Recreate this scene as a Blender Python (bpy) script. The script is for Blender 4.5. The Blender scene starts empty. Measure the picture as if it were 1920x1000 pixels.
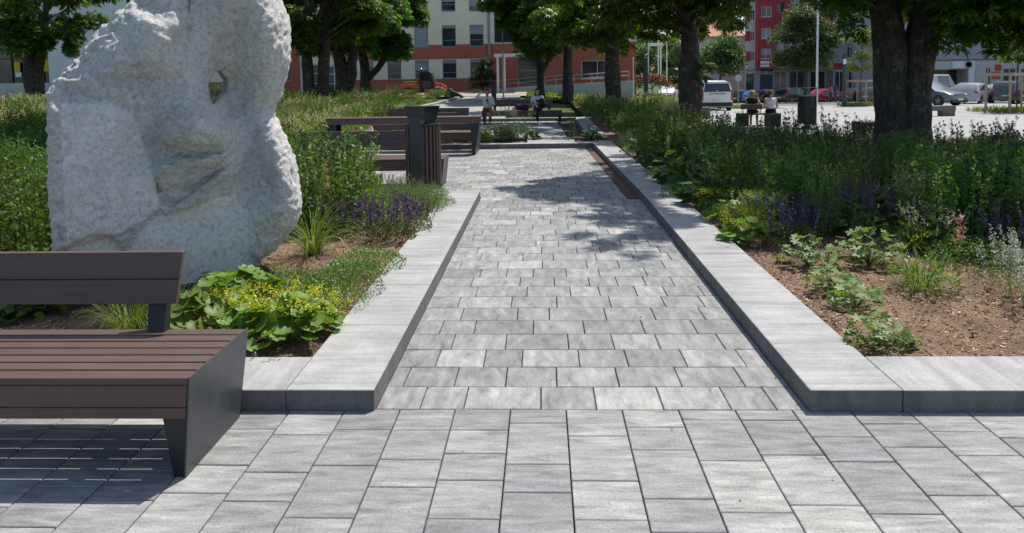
import bpy, math, random
import numpy as np
from mathutils import Vector, Matrix
sc = bpy.context.scene
COL = sc.collection
R = random.Random(11)
NR = np.random.default_rng(5)
rad = math.radians

# ------------------------------------------------------------------ camera (values measured from perspective of the paving)
FPX, PITCH, YAW, ROLL, CXP, CYP, EYE = 1428.8, rad(4), -.0407, -.0159, 960., 241.5, 1.8
def _basis():
    c, s = math.cos(YAW), math.sin(YAW)
    fw = np.array([s*math.cos(PITCH), c*math.cos(PITCH), -math.sin(PITCH)])
    r0 = np.array([c, -s, 0.]); u0 = np.cross(r0, fw)
    r = r0*math.cos(ROLL)+u0*math.sin(ROLL); u = -r0*math.sin(ROLL)+u0*math.cos(ROLL)
    return fw, r, u
FW, RT, UP = _basis()
def ray(px, py): return FW+RT*((px-CXP)/FPX)-UP*((py-CYP)/FPX)
def G(px, py, z=0.):
    d = ray(px, py); t = (z-EYE)/d[2]; return Vector((d[0]*t, d[1]*t, z))
def Y(px, py, y):
    d = ray(px, py); t = y/d[1]; return Vector((d[0]*t, y, EYE+d[2]*t))
cam = bpy.data.cameras.new('camera'); camo = bpy.data.objects.new('camera', cam); COL.objects.link(camo)
camo.matrix_world = Matrix(((RT[0], UP[0], -FW[0], 0), (RT[1], UP[1], -FW[1], 0), (RT[2], UP[2], -FW[2], EYE), (0, 0, 0, 1)))
cam.sensor_width = 36; cam.lens = FPX/1920*36; cam.shift_y = -(500-CYP)/1920; cam.clip_start = .05; cam.clip_end = 3000
sc.camera = camo

# ------------------------------------------------------------------ light
SUN_EL, SUN_AZ = rad(63), rad(40)
w = bpy.data.worlds.new('World'); sc.world = w; w.use_nodes = True
nt = w.node_tree; bg = nt.nodes['Background']
sky = nt.nodes.new('ShaderNodeTexSky'); sky.sky_type = 'NISHITA'; sky.sun_disc = False
sky.sun_elevation = SUN_EL; sky.sun_rotation = SUN_AZ; sky.air_density = 1.0; sky.dust_density = 1.5
nt.links.new(sky.outputs[0], bg.inputs[0]); bg.inputs[1].default_value = .138
sl = bpy.data.lights.new('sun', 'SUN'); sl.energy = 4.7; sl.angle = rad(.53); sl.color = (1, .955, .88)
so = bpy.data.objects.new('sun', sl); COL.objects.link(so)
SD = Vector((math.sin(SUN_AZ)*math.cos(SUN_EL), math.cos(SUN_AZ)*math.cos(SUN_EL), math.sin(SUN_EL)))
so.rotation_euler = SD.to_track_quat('Z', 'Y').to_euler(); so.location = (0, 0, 30)
sc.view_settings.view_transform = 'Standard'; sc.view_settings.look = 'None'; sc.view_settings.exposure = .22
sc.cycles.max_bounces = 6; sc.cycles.diffuse_bounces = 3; sc.cycles.transmission_bounces = 4; sc.cycles.transparent_max_bounces = 6
sc.cycles.use_denoising = True

# ------------------------------------------------------------------ object helpers
def tag(o, label=None, cat=None, group=None, kind=None):
    if label: o['label'] = label
    if cat: o['category'] = cat
    if group: o['group'] = group
    if kind: o['kind'] = kind
    return o
def thing(name, label, cat, loc=(0, 0, 0), rz=0., group=None):
    o = bpy.data.objects.new(name, None); COL.objects.link(o); o.empty_display_size = .2
    o.location = loc; o.rotation_euler = (0, 0, rz)
    return tag(o, label, cat, group)
def dup(o, parent=None, loc=None, rz=None, label=None, group=None, s=None):
    c = o.copy(); COL.objects.link(c)
    if parent is not None: c.parent = parent
    for ch in o.children: dup(ch, c)
    if loc is not None: c.location = loc
    if rz is not None: c.rotation_euler = (0, 0, rz)
    if label: c['label'] = label
    if group: c['group'] = group
    if s is not None: c.scale = (s, s, s) if not hasattr(s, '__len__') else s
    return c
def new_ob(name, me, mat=None, parent=None):
    if mat is not None:
        for m in (mat if isinstance(mat, (list, tuple)) else [mat]): me.materials.append(m)
    o = bpy.data.objects.new(name, me); COL.objects.link(o)
    if parent is not None: o.parent = parent
    return o
class MB:
    def __init__(s): s.v = []; s.f = []; s.mi = []; s.cur = 0
    def add(s, v, f):
        o = len(s.v); s.v += [tuple(p) for p in v]; s.f += [[i+o for i in q] for q in f]; s.mi += [s.cur]*len(f); return s
    def box(s, x0, y0, z0, x1, y1, z1, b=0., M=None):
        if x1 < x0: x0, x1 = x1, x0
        if y1 < y0: y0, y1 = y1, y0
        if z1 < z0: z0, z1 = z1, z0
        b = min(b, .49*min(x1-x0, y1-y0, z1-z0))
        if b <= 0:
            v = [(x, y, z) for x in (x0, x1) for y in (y0, y1) for z in (z0, z1)]
            f = [(0, 1, 3, 2), (4, 6, 7, 5), (0, 4, 5, 1), (2, 3, 7, 6), (0, 2, 6, 4), (1, 5, 7, 3)]
        else:
            v = []; idx = {}
            for i, (x, sx) in enumerate(((x0, 1), (x1, -1))):
                for j, (y, sy) in enumerate(((y0, 1), (y1, -1))):
                    for k, (z, sz) in enumerate(((z0, 1), (z1, -1))):
                        for a in range(3):
                            idx[i, j, k, a] = len(v)
                            v.append((x+sx*b*(a != 0), y+sy*b*(a != 1), z+sz*b*(a != 2)))
            f = []
            for i in (0, 1):
                q = [idx[i, 0, 0, 0], idx[i, 0, 1, 0], idx[i, 1, 1, 0], idx[i, 1, 0, 0]]; f.append(q if i == 0 else q[::-1])
                q = [idx[0, i, 0, 1], idx[1, i, 0, 1], idx[1, i, 1, 1], idx[0, i, 1, 1]]; f.append(q if i == 0 else q[::-1])
                q = [idx[0, 0, i, 2], idx[0, 1, i, 2], idx[1, 1, i, 2], idx[1, 0, i, 2]]; f.append(q if i == 0 else q[::-1])
            for i in (0, 1):
                for j in (0, 1):
                    fl = (i+j) % 2
                    for (q) in ([idx[i, j, 0, 0], idx[i, j, 0, 1], idx[i, j, 1, 1], idx[i, j, 1, 0]],
                                [idx[i, 0, j, 0], idx[i, 1, j, 0], idx[i, 1, j, 2], idx[i, 0, j, 2]],
                                [idx[0, i, j, 1], idx[0, i, j, 2], idx[1, i, j, 2], idx[1, i, j, 1]]):
                        f.append(q)
            for i in (0, 1):
                for j in (0, 1):
                    for k in (0, 1): f.append([idx[i, j, k, 0], idx[i, j, k, 1], idx[i, j, k, 2]])
        if M is not None: v = [M @ Vector(p) for p in v]
        return s.add(v, f)
    def hexa(s, lo, hi):      # two quads (bottom, top) of 4 points each
        return s.add(list(lo)+list(hi), [(3, 2, 1, 0), (4, 5, 6, 7), (0, 1, 5, 4), (1, 2, 6, 5), (2, 3, 7, 6), (3, 0, 4, 7)])
    def prism(s, poly, a, b, ax='y', M=None):  # poly of (p,q): ax y -> (x,z), ax x -> (y,z), ax z -> (x,y)
        def m(p, q, t): return {'y': (p, t, q), 'x': (t, p, q), 'z': (p, q, t)}[ax]
        n = len(poly); v = [m(p, q, a) for p, q in poly]+[m(p, q, b) for p, q in poly]
        if M is not None: v = [M @ Vector(p) for p in v]
        return s.add(v, [list(range(n))[::-1], [n+i for i in range(n)]]+[(i, (i+1) % n, n+(i+1) % n, n+i) for i in range(n)])
    def tube(s, pts, rs, n=8, caps=True, sq=None):
        pts = [Vector(p) for p in pts]; rs = rs if hasattr(rs, '__len__') else [rs]*len(pts)
        v = []; f = []; prev = None
        for i, p in enumerate(pts):
            t = (pts[min(i+1, len(pts)-1)]-pts[max(i-1, 0)]).normalized()
            if prev is None:
                a = t.orthogonal().normalized()
            else:
                a = (prev-t*prev.dot(t)); a = a.normalized() if a.length > 1e-6 else t.orthogonal().normalized()
            prev = a; b = t.cross(a)
            for k in range(n):
                th = 2*math.pi*(k+.5)/n
                v.append(p+(a*math.cos(th)+b*math.sin(th))*rs[i])
        for i in range(len(pts)-1):
            for k in range(n):
                f.append((i*n+k, i*n+(k+1) % n, (i+1)*n+(k+1) % n, (i+1)*n+k))
        if caps:
            f.append(list(range(n))[::-1]); f.append([(len(pts)-1)*n+k for k in range(n)])
        return s.add(v, f)
    def lathe(s, prof, n=16, c=(0, 0, 0), ax='z'):
        v = []; f = []
        for r_, z in prof:
            for k in range(n):
                th = 2*math.pi*k/n; a, b = r_*math.cos(th), r_*math.sin(th)
                p = {'z': (a, b, z), 'x': (z, a, b), 'y': (b, z, a)}[ax]
                v.append((p[0]+c[0], p[1]+c[1], p[2]+c[2]))
        m = len(prof)
        for i in range(m-1):
            for k in range(n): f.append((i*n+k, i*n+(k+1) % n, (i+1)*n+(k+1) % n, (i+1)*n+k))
        f.append(list(range(n))[::-1]); f.append([(m-1)*n+k for k in range(n)])
        return s.add(v, f)
    def quad(s, a, b, c, d): return s.add([a, b, c, d], [(0, 1, 2, 3)])
    def build(s, name, mat=None, parent=None, smooth=False):
        me = bpy.data.meshes.new(name); me.from_pydata(s.v, [], s.f)
        if any(s.mi): me.polygons.foreach_set('material_index', s.mi)
        if smooth: me.polygons.foreach_set('use_smooth', [True]*len(s.f))
        me.update(); return new_ob(name, me, mat, parent)
def fixn(o):
    import bmesh
    bm = bmesh.new(); bm.from_mesh(o.data); bmesh.ops.recalc_face_normals(bm, faces=bm.faces); bm.to_mesh(o.data); bm.free(); return o
def smooth_angle(o, ang=40):
    me = o.data
    me.polygons.foreach_set('use_smooth', [True]*len(me.polygons))
    try: me.set_sharp_from_angle(angle=rad(ang))
    except Exception: pass
    return o
def np_mesh(name, V, Fs, smooth=False):
    """V (n,3) array; Fs list of (m,k) index arrays"""
    me = bpy.data.meshes.new(name); me.vertices.add(len(V)); me.vertices.foreach_set('co', np.asarray(V, np.float32).ravel())
    Fs = [np.asarray(F, np.int32) for F in Fs if len(F)]
    tot = np.concatenate([np.full(len(F), F.shape[1], np.int32) for F in Fs]); loops = np.concatenate([F.ravel() for F in Fs])
    me.loops.add(len(loops)); me.loops.foreach_set('vertex_index', loops)
    me.polygons.add(len(tot)); st = np.concatenate([[0], np.cumsum(tot)[:-1]]).astype(np.int32)
    me.polygons.foreach_set('loop_start', st); me.polygons.foreach_set('loop_total', tot)
    if smooth: me.polygons.foreach_set('use_smooth', np.ones(len(tot), bool))
    me.update(calc_edges=True); me.validate(); return me
def norm(a): return a/np.maximum(np.linalg.norm(a, axis=-1, keepdims=True), 1e-9)
class Leaves:
    """many small leaves: template (k,3): x side, y along, z normal"""
    def __init__(s): s.V = []; s.F = {}; s.n = 0
    def inst(s, T, faces, c, d, nrm, size, wid=1.):
        T = np.asarray(T, float); c = np.asarray(c, float); N = len(c)
        d = norm(np.asarray(d, float)); nrm = np.asarray(nrm, float); nrm = norm(nrm-d*(nrm*d).sum(-1, keepdims=True)); side = np.cross(d, nrm)
        size = np.broadcast_to(np.asarray(size, float), (N,)); wid = np.broadcast_to(np.asarray(wid, float), (N,))
        V = c[:, None]+size[:, None, None]*(T[None, :, 0:1]*side[:, None]*wid[:, None, None]+T[None, :, 1:2]*d[:, None]+T[None, :, 2:3]*nrm[:, None])
        k = len(T); off = s.n+np.arange(N)[:, None, None]*k
        for fa in faces:
            s.F.setdefault(len(fa), []).append((off[:, :, 0]+np.asarray(fa)[None]))
        s.V.append(V.reshape(-1, 3)); s.n += N*k
    def add(s, V, F):
        V = np.asarray(V, float)
        for fa in F: s.F.setdefault(len(fa), []).append(np.asarray([fa])+s.n)
        s.V.append(V); s.n += len(V)
    def tube(s, pts, r0, r1, n=3):
        pts = np.asarray(pts, float); m = len(pts); V = []
        t = np.gradient(pts, axis=0); t = norm(t); a = norm(np.cross(t, [.3, .9, .25])); b = np.cross(t, a)
        for i in range(m):
            r_ = r0+(r1-r0)*i/(m-1)
            for k in range(n):
                th = 2*math.pi*k/n; V.append(pts[i]+r_*(a[i]*math.cos(th)+b[i]*math.sin(th)))
        F = [(i*n+k, i*n+(k+1) % n, (i+1)*n+(k+1) % n, (i+1)*n+k) for i in range(m-1) for k in range(n)]
        q = np.asarray(F)+s.n; s.F.setdefault(4, []).append(q); s.V.append(np.asarray(V)); s.n += len(V)
    def mesh(s, name, smooth=False):
        return np_mesh(name, np.concatenate(s.V), [np.concatenate(v) for v in s.F.values()], smooth)

# ------------------------------------------------------------------ materials
class NT:
    def __init__(s, name):
        s.m = bpy.data.materials.new(name); s.m.use_nodes = True; s.t = s.m.node_tree; s.t.nodes.clear()
        s.out = s.n('ShaderNodeOutputMaterial')
    def n(s, typ, **kw):
        nd = s.t.nodes.new(typ)
        for k, v in kw.items(): setattr(nd, k, v)
        return nd
    def l(s, a, b): s.t.links.new(a, b)
    def coord(s, kind='Object', scale=(1, 1, 1), loc=None):
        tc = s.n('ShaderNodeTexCoord'); mp = s.n('ShaderNodeMapping'); mp.inputs['Scale'].default_value = scale
        if kind == 'Position':
            g = s.n('ShaderNodeNewGeometry'); s.l(g.outputs['Position'], mp.inputs[0])
        else: s.l(tc.outputs[kind], mp.inputs[0])
        return mp
    def noise(s, vec, scale, detail=4, rough=.55, dist=0.):
        t = s.n('ShaderNodeTexNoise'); t.inputs['Scale'].default_value = scale; t.inputs['Detail'].default_value = detail
        t.inputs['Roughness'].default_value = rough; t.inputs['Distortion'].default_value = dist
        if vec is not None: s.l(vec.outputs[0] if hasattr(vec, 'outputs') else vec, t.inputs['Vector'])
        return t.outputs['Fac']
    def ramp(s, fac, stops):
        r = s.n('ShaderNodeValToRGB'); e = r.color_ramp.elements
        while len(e) < len(stops): e.new(.5)
        for i, (p, c) in enumerate(stops):
            e[i].position = p; e[i].color = (c[0], c[1], c[2], 1) if hasattr(c, '__len__') else (c, c, c, 1)
        s.l(fac, r.inputs[0]); return r.outputs[0]
    def mix(s, a, b, fac, mode='MIX'):
        m = s.n('ShaderNodeMix', data_type='RGBA', blend_type=mode)
        for i, v in ((0, fac), (6, a), (7, b)):
            if hasattr(v, 'is_output'): s.l(v, m.inputs[i])
            elif hasattr(v, '__len__'): m.inputs[i].default_value = (v[0], v[1], v[2], 1)
            else: m.inputs[i].default_value = v
        return m.outputs[2]
    def math(s, op, a, b=None):
        m = s.n('ShaderNodeMath', operation=op)
        for i, v in enumerate((a, b)):
            if v is None: continue
            if hasattr(v, 'is_output'): s.l(v, m.inputs[i])
            else: m.inputs[i].default_value = v
        return m.outputs[0]
    def bump(s, h, strength=.3, dist=.01, nrm=None):
        b = s.n('ShaderNodeBump'); b.inputs['Strength'].default_value = strength; b.inputs['Distance'].default_value = dist
        s.l(h, b.inputs['Height'])
        if nrm is not None: s.l(nrm, b.inputs['Normal'])
        return b.outputs[0]
    def bsdf(s, col, rough=.6, metal=0., spec=.5, nrm=None, coat=0., trans=None):
        p = s.n('ShaderNodeBsdfPrincipled')
        if hasattr(col, 'is_output'): s.l(col, p.inputs['Base Color'])
        else: p.inputs['Base Color'].default_value = (*col, 1)
        if hasattr(rough, 'is_output'): s.l(rough, p.inputs['Roughness'])
        else: p.inputs['Roughness'].default_value = rough
        p.inputs['Metallic'].default_value = metal; p.inputs['Specular IOR Level'].default_value = spec
        if coat: p.inputs['Coat Weight'].default_value = coat; p.inputs['Coat Roughness'].default_value = .05
        if nrm is not None: s.l(nrm, p.inputs['Normal'])
        s.l(p.outputs[0], s.out.inputs[0]); return s.m
def plain(name, col, rough=.6, metal=0., var=.12, scale=6., bump=0., coat=0., spec=.5):
    t = NT(name); v = t.coord('Object'); n = t.noise(v, scale, 5)
    c = t.ramp(n, [(.3, [x*(1-var) for x in col]), (.7, [min(1, x*(1+var)) for x in col])])
    return t.bsdf(c, rough, metal, spec, t.bump(t.noise(v, scale*12, 4), bump, .004) if bump else None, coat)
def leaf_mat(name, c1, c2, c3, trans=.35, rough=.45, tcol=1.6):
    """leaf: colour varies from leaf to leaf and from plant to plant"""
    t = NT(name); g = t.n('ShaderNodeNewGeometry'); oi = t.n('ShaderNodeObjectInfo')
    c = t.ramp(g.outputs['Random Per Island'], [(0., c1), (.5, c2), (1., c3)])
    h = t.n('ShaderNodeHueSaturation'); t.l(c, h.inputs['Color'])
    t.l(t.math('ADD', t.math('MULTIPLY', oi.outputs['Random'], .04), .48), h.inputs['Hue'])
    t.l(t.math('ADD', t.math('MULTIPLY', oi.outputs['Random'], .5), .75), h.inputs['Value'])
    c = h.outputs[0]
    p = t.n('ShaderNodeBsdfPrincipled'); t.l(c, p.inputs['Base Color']); p.inputs['Roughness'].default_value = rough; p.inputs['Specular IOR Level'].default_value = .35
    tr = t.n('ShaderNodeBsdfTranslucent'); t.l(t.mix(c, (tcol, tcol*1.05, .35), 1., 'MULTIPLY'), tr.inputs[0])
    mx = t.n('ShaderNodeMixShader'); mx.inputs[0].default_value = trans
    t.l(p.outputs[0], mx.inputs[1]); t.l(tr.outputs[0], mx.inputs[2]); t.l(mx.outputs[0], t.out.inputs[0]); return t.m
def glass_mat(name, col=(.03, .04, .05), rough=.06):
    t = NT(name); v = t.coord('Object'); n = t.noise(v, .8, 2)
    return t.bsdf(t.ramp(n, [(.3, [c*.6 for c in col]), (.7, [c*1.5 for c in col])]), rough, 0, .8)

# stone of the pavers: streaks run across the slab, tone changes from slab to slab
def paver_mat(name, stretch, lo=.27, hi=.50):
    t = NT(name); g = t.n('ShaderNodeNewGeometry'); rnd = g.outputs['Random Per Island']
    mp = t.n('ShaderNodeMapping'); mp.inputs['Scale'].default_value = stretch
    cb = t.n('ShaderNodeCombineXYZ')
    for i, k in enumerate((37., 53., 71.)): t.l(t.math('MULTIPLY', rnd, k), cb.inputs[i])
    ad = t.n('ShaderNodeVectorMath', operation='ADD'); t.l(g.outputs['Position'], ad.inputs[0]); t.l(cb.outputs[0], ad.inputs[1]); t.l(ad.outputs[0], mp.inputs[0])
    st = t.noise(mp, 1., 5, .6, .4)
    base = t.ramp(rnd, [(0, (.212, .214, .215)), (.25, (.285, .286, .284)), (.45, (.215, .217, .219)), (.68, (.318, .317, .311)), (.88, (.25, .251, .25)), (.97, (.365, .358, .340))])
    c = t.mix(base, t.ramp(st, [(.30, .62), (.45, .91), (.56, 1.06), (.72, 1.38)]), 1., 'MULTIPLY')
    pos = t.coord('Position')
    fine = t.noise(pos, 260., 3, .7)
    c = t.mix(c, t.ramp(fine, [(.28, .68), (.5, 1.), (.72, 1.22)]), .8, 'MULTIPLY')
    gr = t.noise(pos, 75., 3, .75); c = t.mix(c, t.ramp(gr, [(.28, .72), (.5, 1.), (.7, 1.2)]), .9, 'MULTIPLY')
    big = t.noise(pos, 3.2, 4, .6)
    c = t.mix(c, t.ramp(big, [(.3, (.86, .855, .85)), (.65, (1.06, 1.06, 1.05))]), 1., 'MULTIPLY')
    spk = t.n('ShaderNodeTexVoronoi'); spk.inputs['Scale'].default_value = 21.; t.l(pos.outputs[0], spk.inputs['Vector'])
    c = t.mix((.10, .095, .085), c, t.ramp(spk.outputs['Distance'], [(.045, 0.), (.07, 1.)]))
    c = t.mix((.33, .30, .25), c, t.ramp(t.noise(pos, 9., 3, .7), [(.22, .25), (.33, 1.)]))
    return t.bsdf(c, .82, 0, .3, t.bump(fine, .5, .0016))
def conc_mat(name, col, streak=(1.2, 16, 16), var=.16):
    t = NT(name); mp = t.coord('Object', streak); pos = t.coord('Object')
    c = t.ramp(t.noise(mp, 1., 5, .62, .3), [(.28, [x*(1-var) for x in col]), (.5, col), (.75, [min(1, x*(1+var)) for x in col])])
    fine = t.noise(pos, 220., 3, .7)
    c = t.mix(c, t.ramp(fine, [(.3, .74), (.7, 1.16)]), .8, 'MULTIPLY')
    c = t.mix(c, t.ramp(t.noise(pos, 70., 3, .75), [(.28, .75), (.5, 1.), (.7, 1.15)]), .8, 'MULTIPLY')
    c = t.mix(c, t.ramp(t.noise(pos, 2.6, 5, .6), [(.3, .80), (.65, 1.06)]), 1., 'MULTIPLY')
    spk = t.n('ShaderNodeTexVoronoi'); spk.inputs['Scale'].default_value = 15.; t.l(pos.outputs[0], spk.inputs['Vector'])
    c = t.mix((.12, .115, .11), c, t.ramp(spk.outputs['Distance'], [(.04, 0.2), (.06, 1.)]))
    return t.bsdf(c, .85, 0, .3, t.bump(fine, .4, .0014))
def soil_mat(name):
    t = NT(name); v = t.coord('Object')
    n = t.noise(v, 70., 6, .75); n2 = t.noise(v, 3., 4)
    c = t.ramp(n, [(.3, (.055, .036, .025)), (.46, (.185, .118, .078)), (.58, (.33, .225, .15)), (.74, (.53, .40, .285))])
    c = t.mix(c, t.ramp(n2, [(.3, .55), (.7, 1.1)]), 1., 'MULTIPLY')
    return t.bsdf(c, .95, 0, .2, t.bump(n, 1., .012))
M = {}
M['pav_x'] = paver_mat('paver stone streaked across', (4.5, 21., 20.))
M['pav_y'] = paver_mat('paver stone streaked along', (15., 4.5, 20.))
M['joint'] = plain('joint sand', (.035, .033, .03), .95, scale=60)
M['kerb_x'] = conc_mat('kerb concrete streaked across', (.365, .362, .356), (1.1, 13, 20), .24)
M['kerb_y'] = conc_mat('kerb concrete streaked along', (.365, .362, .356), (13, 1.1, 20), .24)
M['kerb_s'] = conc_mat('kerb side concrete shade darkened', (.165, .163, .158), (9, 9, 3), .25)  # cast side faces, with the shade of the kerb fronts put into the colour
M['soil'] = soil_mat('bark mulch soil')
M['chip'] = None
def steel(name, col, rough=.42):
    t = NT(name); v = t.coord('Object')
    n = t.noise(v, 5., 5, .65)
    c = t.ramp(n, [(.35, [x*.85 for x in col]), (.65, [x*1.2 for x in col])])
    spk = t.noise(v, 120., 2, .5)
    c = t.mix(c, (.25, .25, .25), t.ramp(spk, [(.72, 0.), (.78, .35)]))
    sc_ = t.noise(t.coord('Object', (60, 6, 6)), 3., 4, .8)
    c = t.mix(c, (.16, .165, .17), t.ramp(sc_, [(.64, 0.), (.74, .5)]))
    return t.bsdf(c, t.ramp(n, [(.3, rough*.8), (.7, rough*1.25)]), .0, .5)
M['steel'] = steel('anthracite powder coated steel', (.052, .056, .06))
M['steel_d'] = steel('shade darkened steel', (.013, .0135, .0145))  # near black: shade inside the folded bench legs is put into the colour
def plank_mat(name, col):
    t = NT(name); v = t.coord('Object', (1.2, 40, 40)); n = t.noise(v, 1.5, 5, .6); g = t.n('ShaderNodeNewGeometry')
    c = t.ramp(n, [(.3, [x*.86 for x in col]), (.7, [x*1.14 for x in col])])
    c = t.mix(c, t.ramp(g.outputs['Random Per Island'], [(0, .93), (1, 1.07)]), 1., 'MULTIPLY')
    v2 = t.coord('Object'); d = t.noise(v2, 4., 4, .7)
    c = t.mix(c, (.22, .19, .16), t.ramp(d, [(.62, 0.), (.8, .22)]))
    return t.bsdf(c, t.ramp(d, [(.3, .44), (.7, .58)]), 0, .5, t.bump(n, .12, .002))
M['plank'] = plank_mat('brown composite plank', (.098, .062, .050))
M['corten'] = plain('corten steel', (.075, .034, .024), .8, var=.45, scale=9, bump=.2)
# ------------------------------------------------------------------ ground heights
def sstep(a, b, x):
    t = min(1, max(0, (x-a)/(b-a))); return t*t*(3-2*t)
def gz(x, y):
    if y < 5: return 0.
    s = x/y
    q = min(max(0, y-18), 115); return -(.0145*q+.00016*q*q)*sstep(.03, .26, s)+.45*sstep(40, 68, y)*sstep(.1, -.03, s)
def sheet(name, mat, poly_fn, xs, ys, dz, kind='structure'):
    """grid sheet following the ground; poly_fn(x,y)->bool keeps a cell"""
    vi = {}; mb = MB()
    for i in range(len(xs)-1):
        for j in range(len(ys)-1):
            if poly_fn is None or poly_fn((xs[i]+xs[i+1])/2, (ys[j]+ys[j+1])/2):
                q = []
                for a, b in ((i, j), (i+1, j), (i+1, j+1), (i, j+1)):
                    if (a, b) not in vi: vi[a, b] = len(mb.v); mb.v.append((xs[a], ys[b], gz(xs[a], ys[b])+dz))
                    q.append(vi[a, b])
                mb.f.append(q); mb.mi.append(0)
    o = mb.build(name, mat, smooth=True); tag(o, kind=kind); return o
def lin(a, b, n): return [a+(b-a)*i/(n-1) for i in range(n)]
XL, XR, Y0 = -.931, 1.391, 3.97       # path edges and front of the kerbs
YB1 = 11.05                            # where the left kerb ends
YF = 18.62                             # kerb across the far end of the square
t_ = NT('far ground'); v_ = t_.coord('Object'); 
grassm = t_.bsdf(t_.ramp(t_.noise(v_, 1.5, 6, .7), [(.3, (.035, .06, .015)), (.6, (.07, .115, .03)), (.8, (.12, .15, .05))]), .9, 0, .2, t_.bump(t_.noise(v_, 30., 4), .6, .03))
xs = sorted(set(lin(-60, 60, 61)+[-700, -300, -150, 150, 300, 700])); ys = sorted(set(lin(0, 120, 61)+[-60, -20, 160, 300, 700]))
ground = sheet('ground', grassm, None, xs, ys, -.16)
# bedding sheet under the pavers
jb = MB(); jb.quad((-9, -4, -.03), (9, -4, -.03), (9, Y0+.25, -.03), (-9, Y0+.25, -.03)); jb.quad((-5.4, Y0+.25, -.03), (1.5, Y0+.25, -.03), (1.5, YF+.05, -.03), (-5.4, YF+.05, -.03))
tag(jb.build('joint_sand_ground', M['joint']), kind='structure')
def slab(mb, x0, x1, y0, y1, z=0., g=.0032, b=.0035):
    x0 += g; x1 -= g; y0 += g; y1 -= g
    if x1-x0 < .02 or y1-y0 < .02: return
    z += R.uniform(-.0012, .0012); tx = R.uniform(-.0012, .0012); ty = R.uniform(-.0012, .0012)
    zz = lambda i, j: z+tx*(i-.5)+ty*(j-.5)
    v = [(x0, y0, z-.028), (x1, y0, z-.028), (x1, y1, z-.028), (x0, y1, z-.028), (x0, y0, zz(0, 0)-b), (x1, y0, zz(1, 0)-b), (x1, y1, zz(1, 1)-b), (x0, y1, zz(0, 1)-b),
         (x0+b, y0+b, zz(0, 0)), (x1-b, y0+b, zz(1, 0)), (x1-b, y1-b, zz(1, 1)), (x0+b, y1-b, zz(0, 1))]
    mb.add(v, [(8, 9, 10, 11), (0, 1, 5, 4), (1, 2, 6, 5), (2, 3, 7, 6), (3, 0, 4, 7), (4, 5, 9, 8), (5, 6, 10, 9), (6, 7, 11, 10), (7, 4, 8, 11)])
LEN = (.24, .30, .36, .42)
def courses_x(mb, x0, x1, y0, y1, z=0., cut=None):   # rows run along x
    y = y0; last = []
    while y < y1-.01:
        yy = min(y+.30, y1); x = x0-R.uniform(0, .3); ends = []
        while x < x1:
            L = R.choice(LEN)
            for _ in range(6):
                if any(abs(x+L-e) < .05 for e in last): L = R.choice(LEN)
            xe = cut[0]-(y-10.98)*.0215 if cut and cut[2] < (y+yy)/2 < cut[3] else x1
            a, b = max(x, x0), min(x+L, xe)
            if xe-b < .07: b = xe
            if b-x0 < .07: L = b-x; x += L; x = x0 if x < x0+.07 else x; x0_pad = True; continue
            x = b if b < xe else x1+1; ends.append(b)
            slab(mb, a, b, y, yy, z)
        if cut and cut[2] < (y+yy)/2 < cut[3]: pass
        last = ends; y = yy
def courses_y(mb, x0, x1, y0, y1, xref, z=0.):
    k = math.floor((x0-xref)/.3); last = []
    while xref+k*.3 < x1:
        a, b = max(x0, xref+k*.3), min(x1, xref+(k+1)*.3); k += 1
        y = y1-R.choice((.12, .16, .2, .24, .3)); ends = [y]; slab(mb, a, b, y, y1, z)
        while y > y0:
            L = R.choice(LEN)
            for _ in range(6):
                if any(abs(y-L-e) < .05 for e in last): L = R.choice(LEN)
            slab(mb, a, b, max(y-L, y0), y, z); y -= L; ends.append(y)
        last = ends
xref = G(957, 768)[0]; YR = G(1000, 768)[1]
mb = MB(); courses_y(mb, -6.5, 6.5, .2, YR, xref); tag(mb.build('square_pavement', M['pav_x']), kind='structure')
CU = (1.195, 1.36, 10.98, YF)
mb = MB(); courses_x(mb, XL, XR, YR, YR+.3*24, 0, CU); yb = YR+.3*24
courses_x(mb, -5.3, XR, yb, YF, 0, CU); tag(mb.build('path_pavement', M['pav_y']), kind='structure')
# flush corten strip beside the right kerb
mb = MB(); y = 10.99
while y < YF-.1:
    mb.box(1.2, y, -.028, 1.375, min(y+1.24, YF-.01), -.004, .003); y += 1.25
mb.v = [(x-(y-10.98)*.0215, y, z) for x, y, z in mb.v]
o = mb.build('corten_drain_cover', M['corten']); tag(o, 'rust brown steel strip set flush in the paving along the right kerb', 'drain cover')
# kerb stones: blocks with fine joints
def kerb(name, runs, mat, label=None, bend=False):
    mb = MB()
    for (x0, y0, x1, y1, z1, along, L, off) in runs:
        a0, a1 = (y0, y1) if along == 'y' else (x0, x1); a = a0; first = off or L
        while a < a1-.01:
            p, q = a, min(a+first, a1); a += first; first = L
            if q-p < .03: continue
            dz = R.uniform(-.0015, .0015)
            if along == 'y': mb.box(x0, p+.0012, -.1, x1, q-.0012, z1+dz, .004)
            else: mb.box(p+.0012, y0, -.1, q-.0012, y1, z1+dz, .004)
    if bend: mb.v = [(x-max(0, y-10.72)*.0215, y, z) for x, y, z in mb.v]
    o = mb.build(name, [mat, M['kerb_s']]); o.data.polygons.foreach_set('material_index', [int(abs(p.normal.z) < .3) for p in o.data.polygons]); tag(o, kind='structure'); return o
KH = .12
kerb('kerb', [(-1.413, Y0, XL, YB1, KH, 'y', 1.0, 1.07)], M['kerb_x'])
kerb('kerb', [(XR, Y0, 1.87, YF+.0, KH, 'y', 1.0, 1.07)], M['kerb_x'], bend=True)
kerb('kerb', [(1.8725, Y0, 8, Y0+.485, KH, 'x', 1.0, .0), (-8.4, Y0, -1.4155, Y0+.485, KH, 'x', 1.0, .0)], M['kerb_y'])
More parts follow.
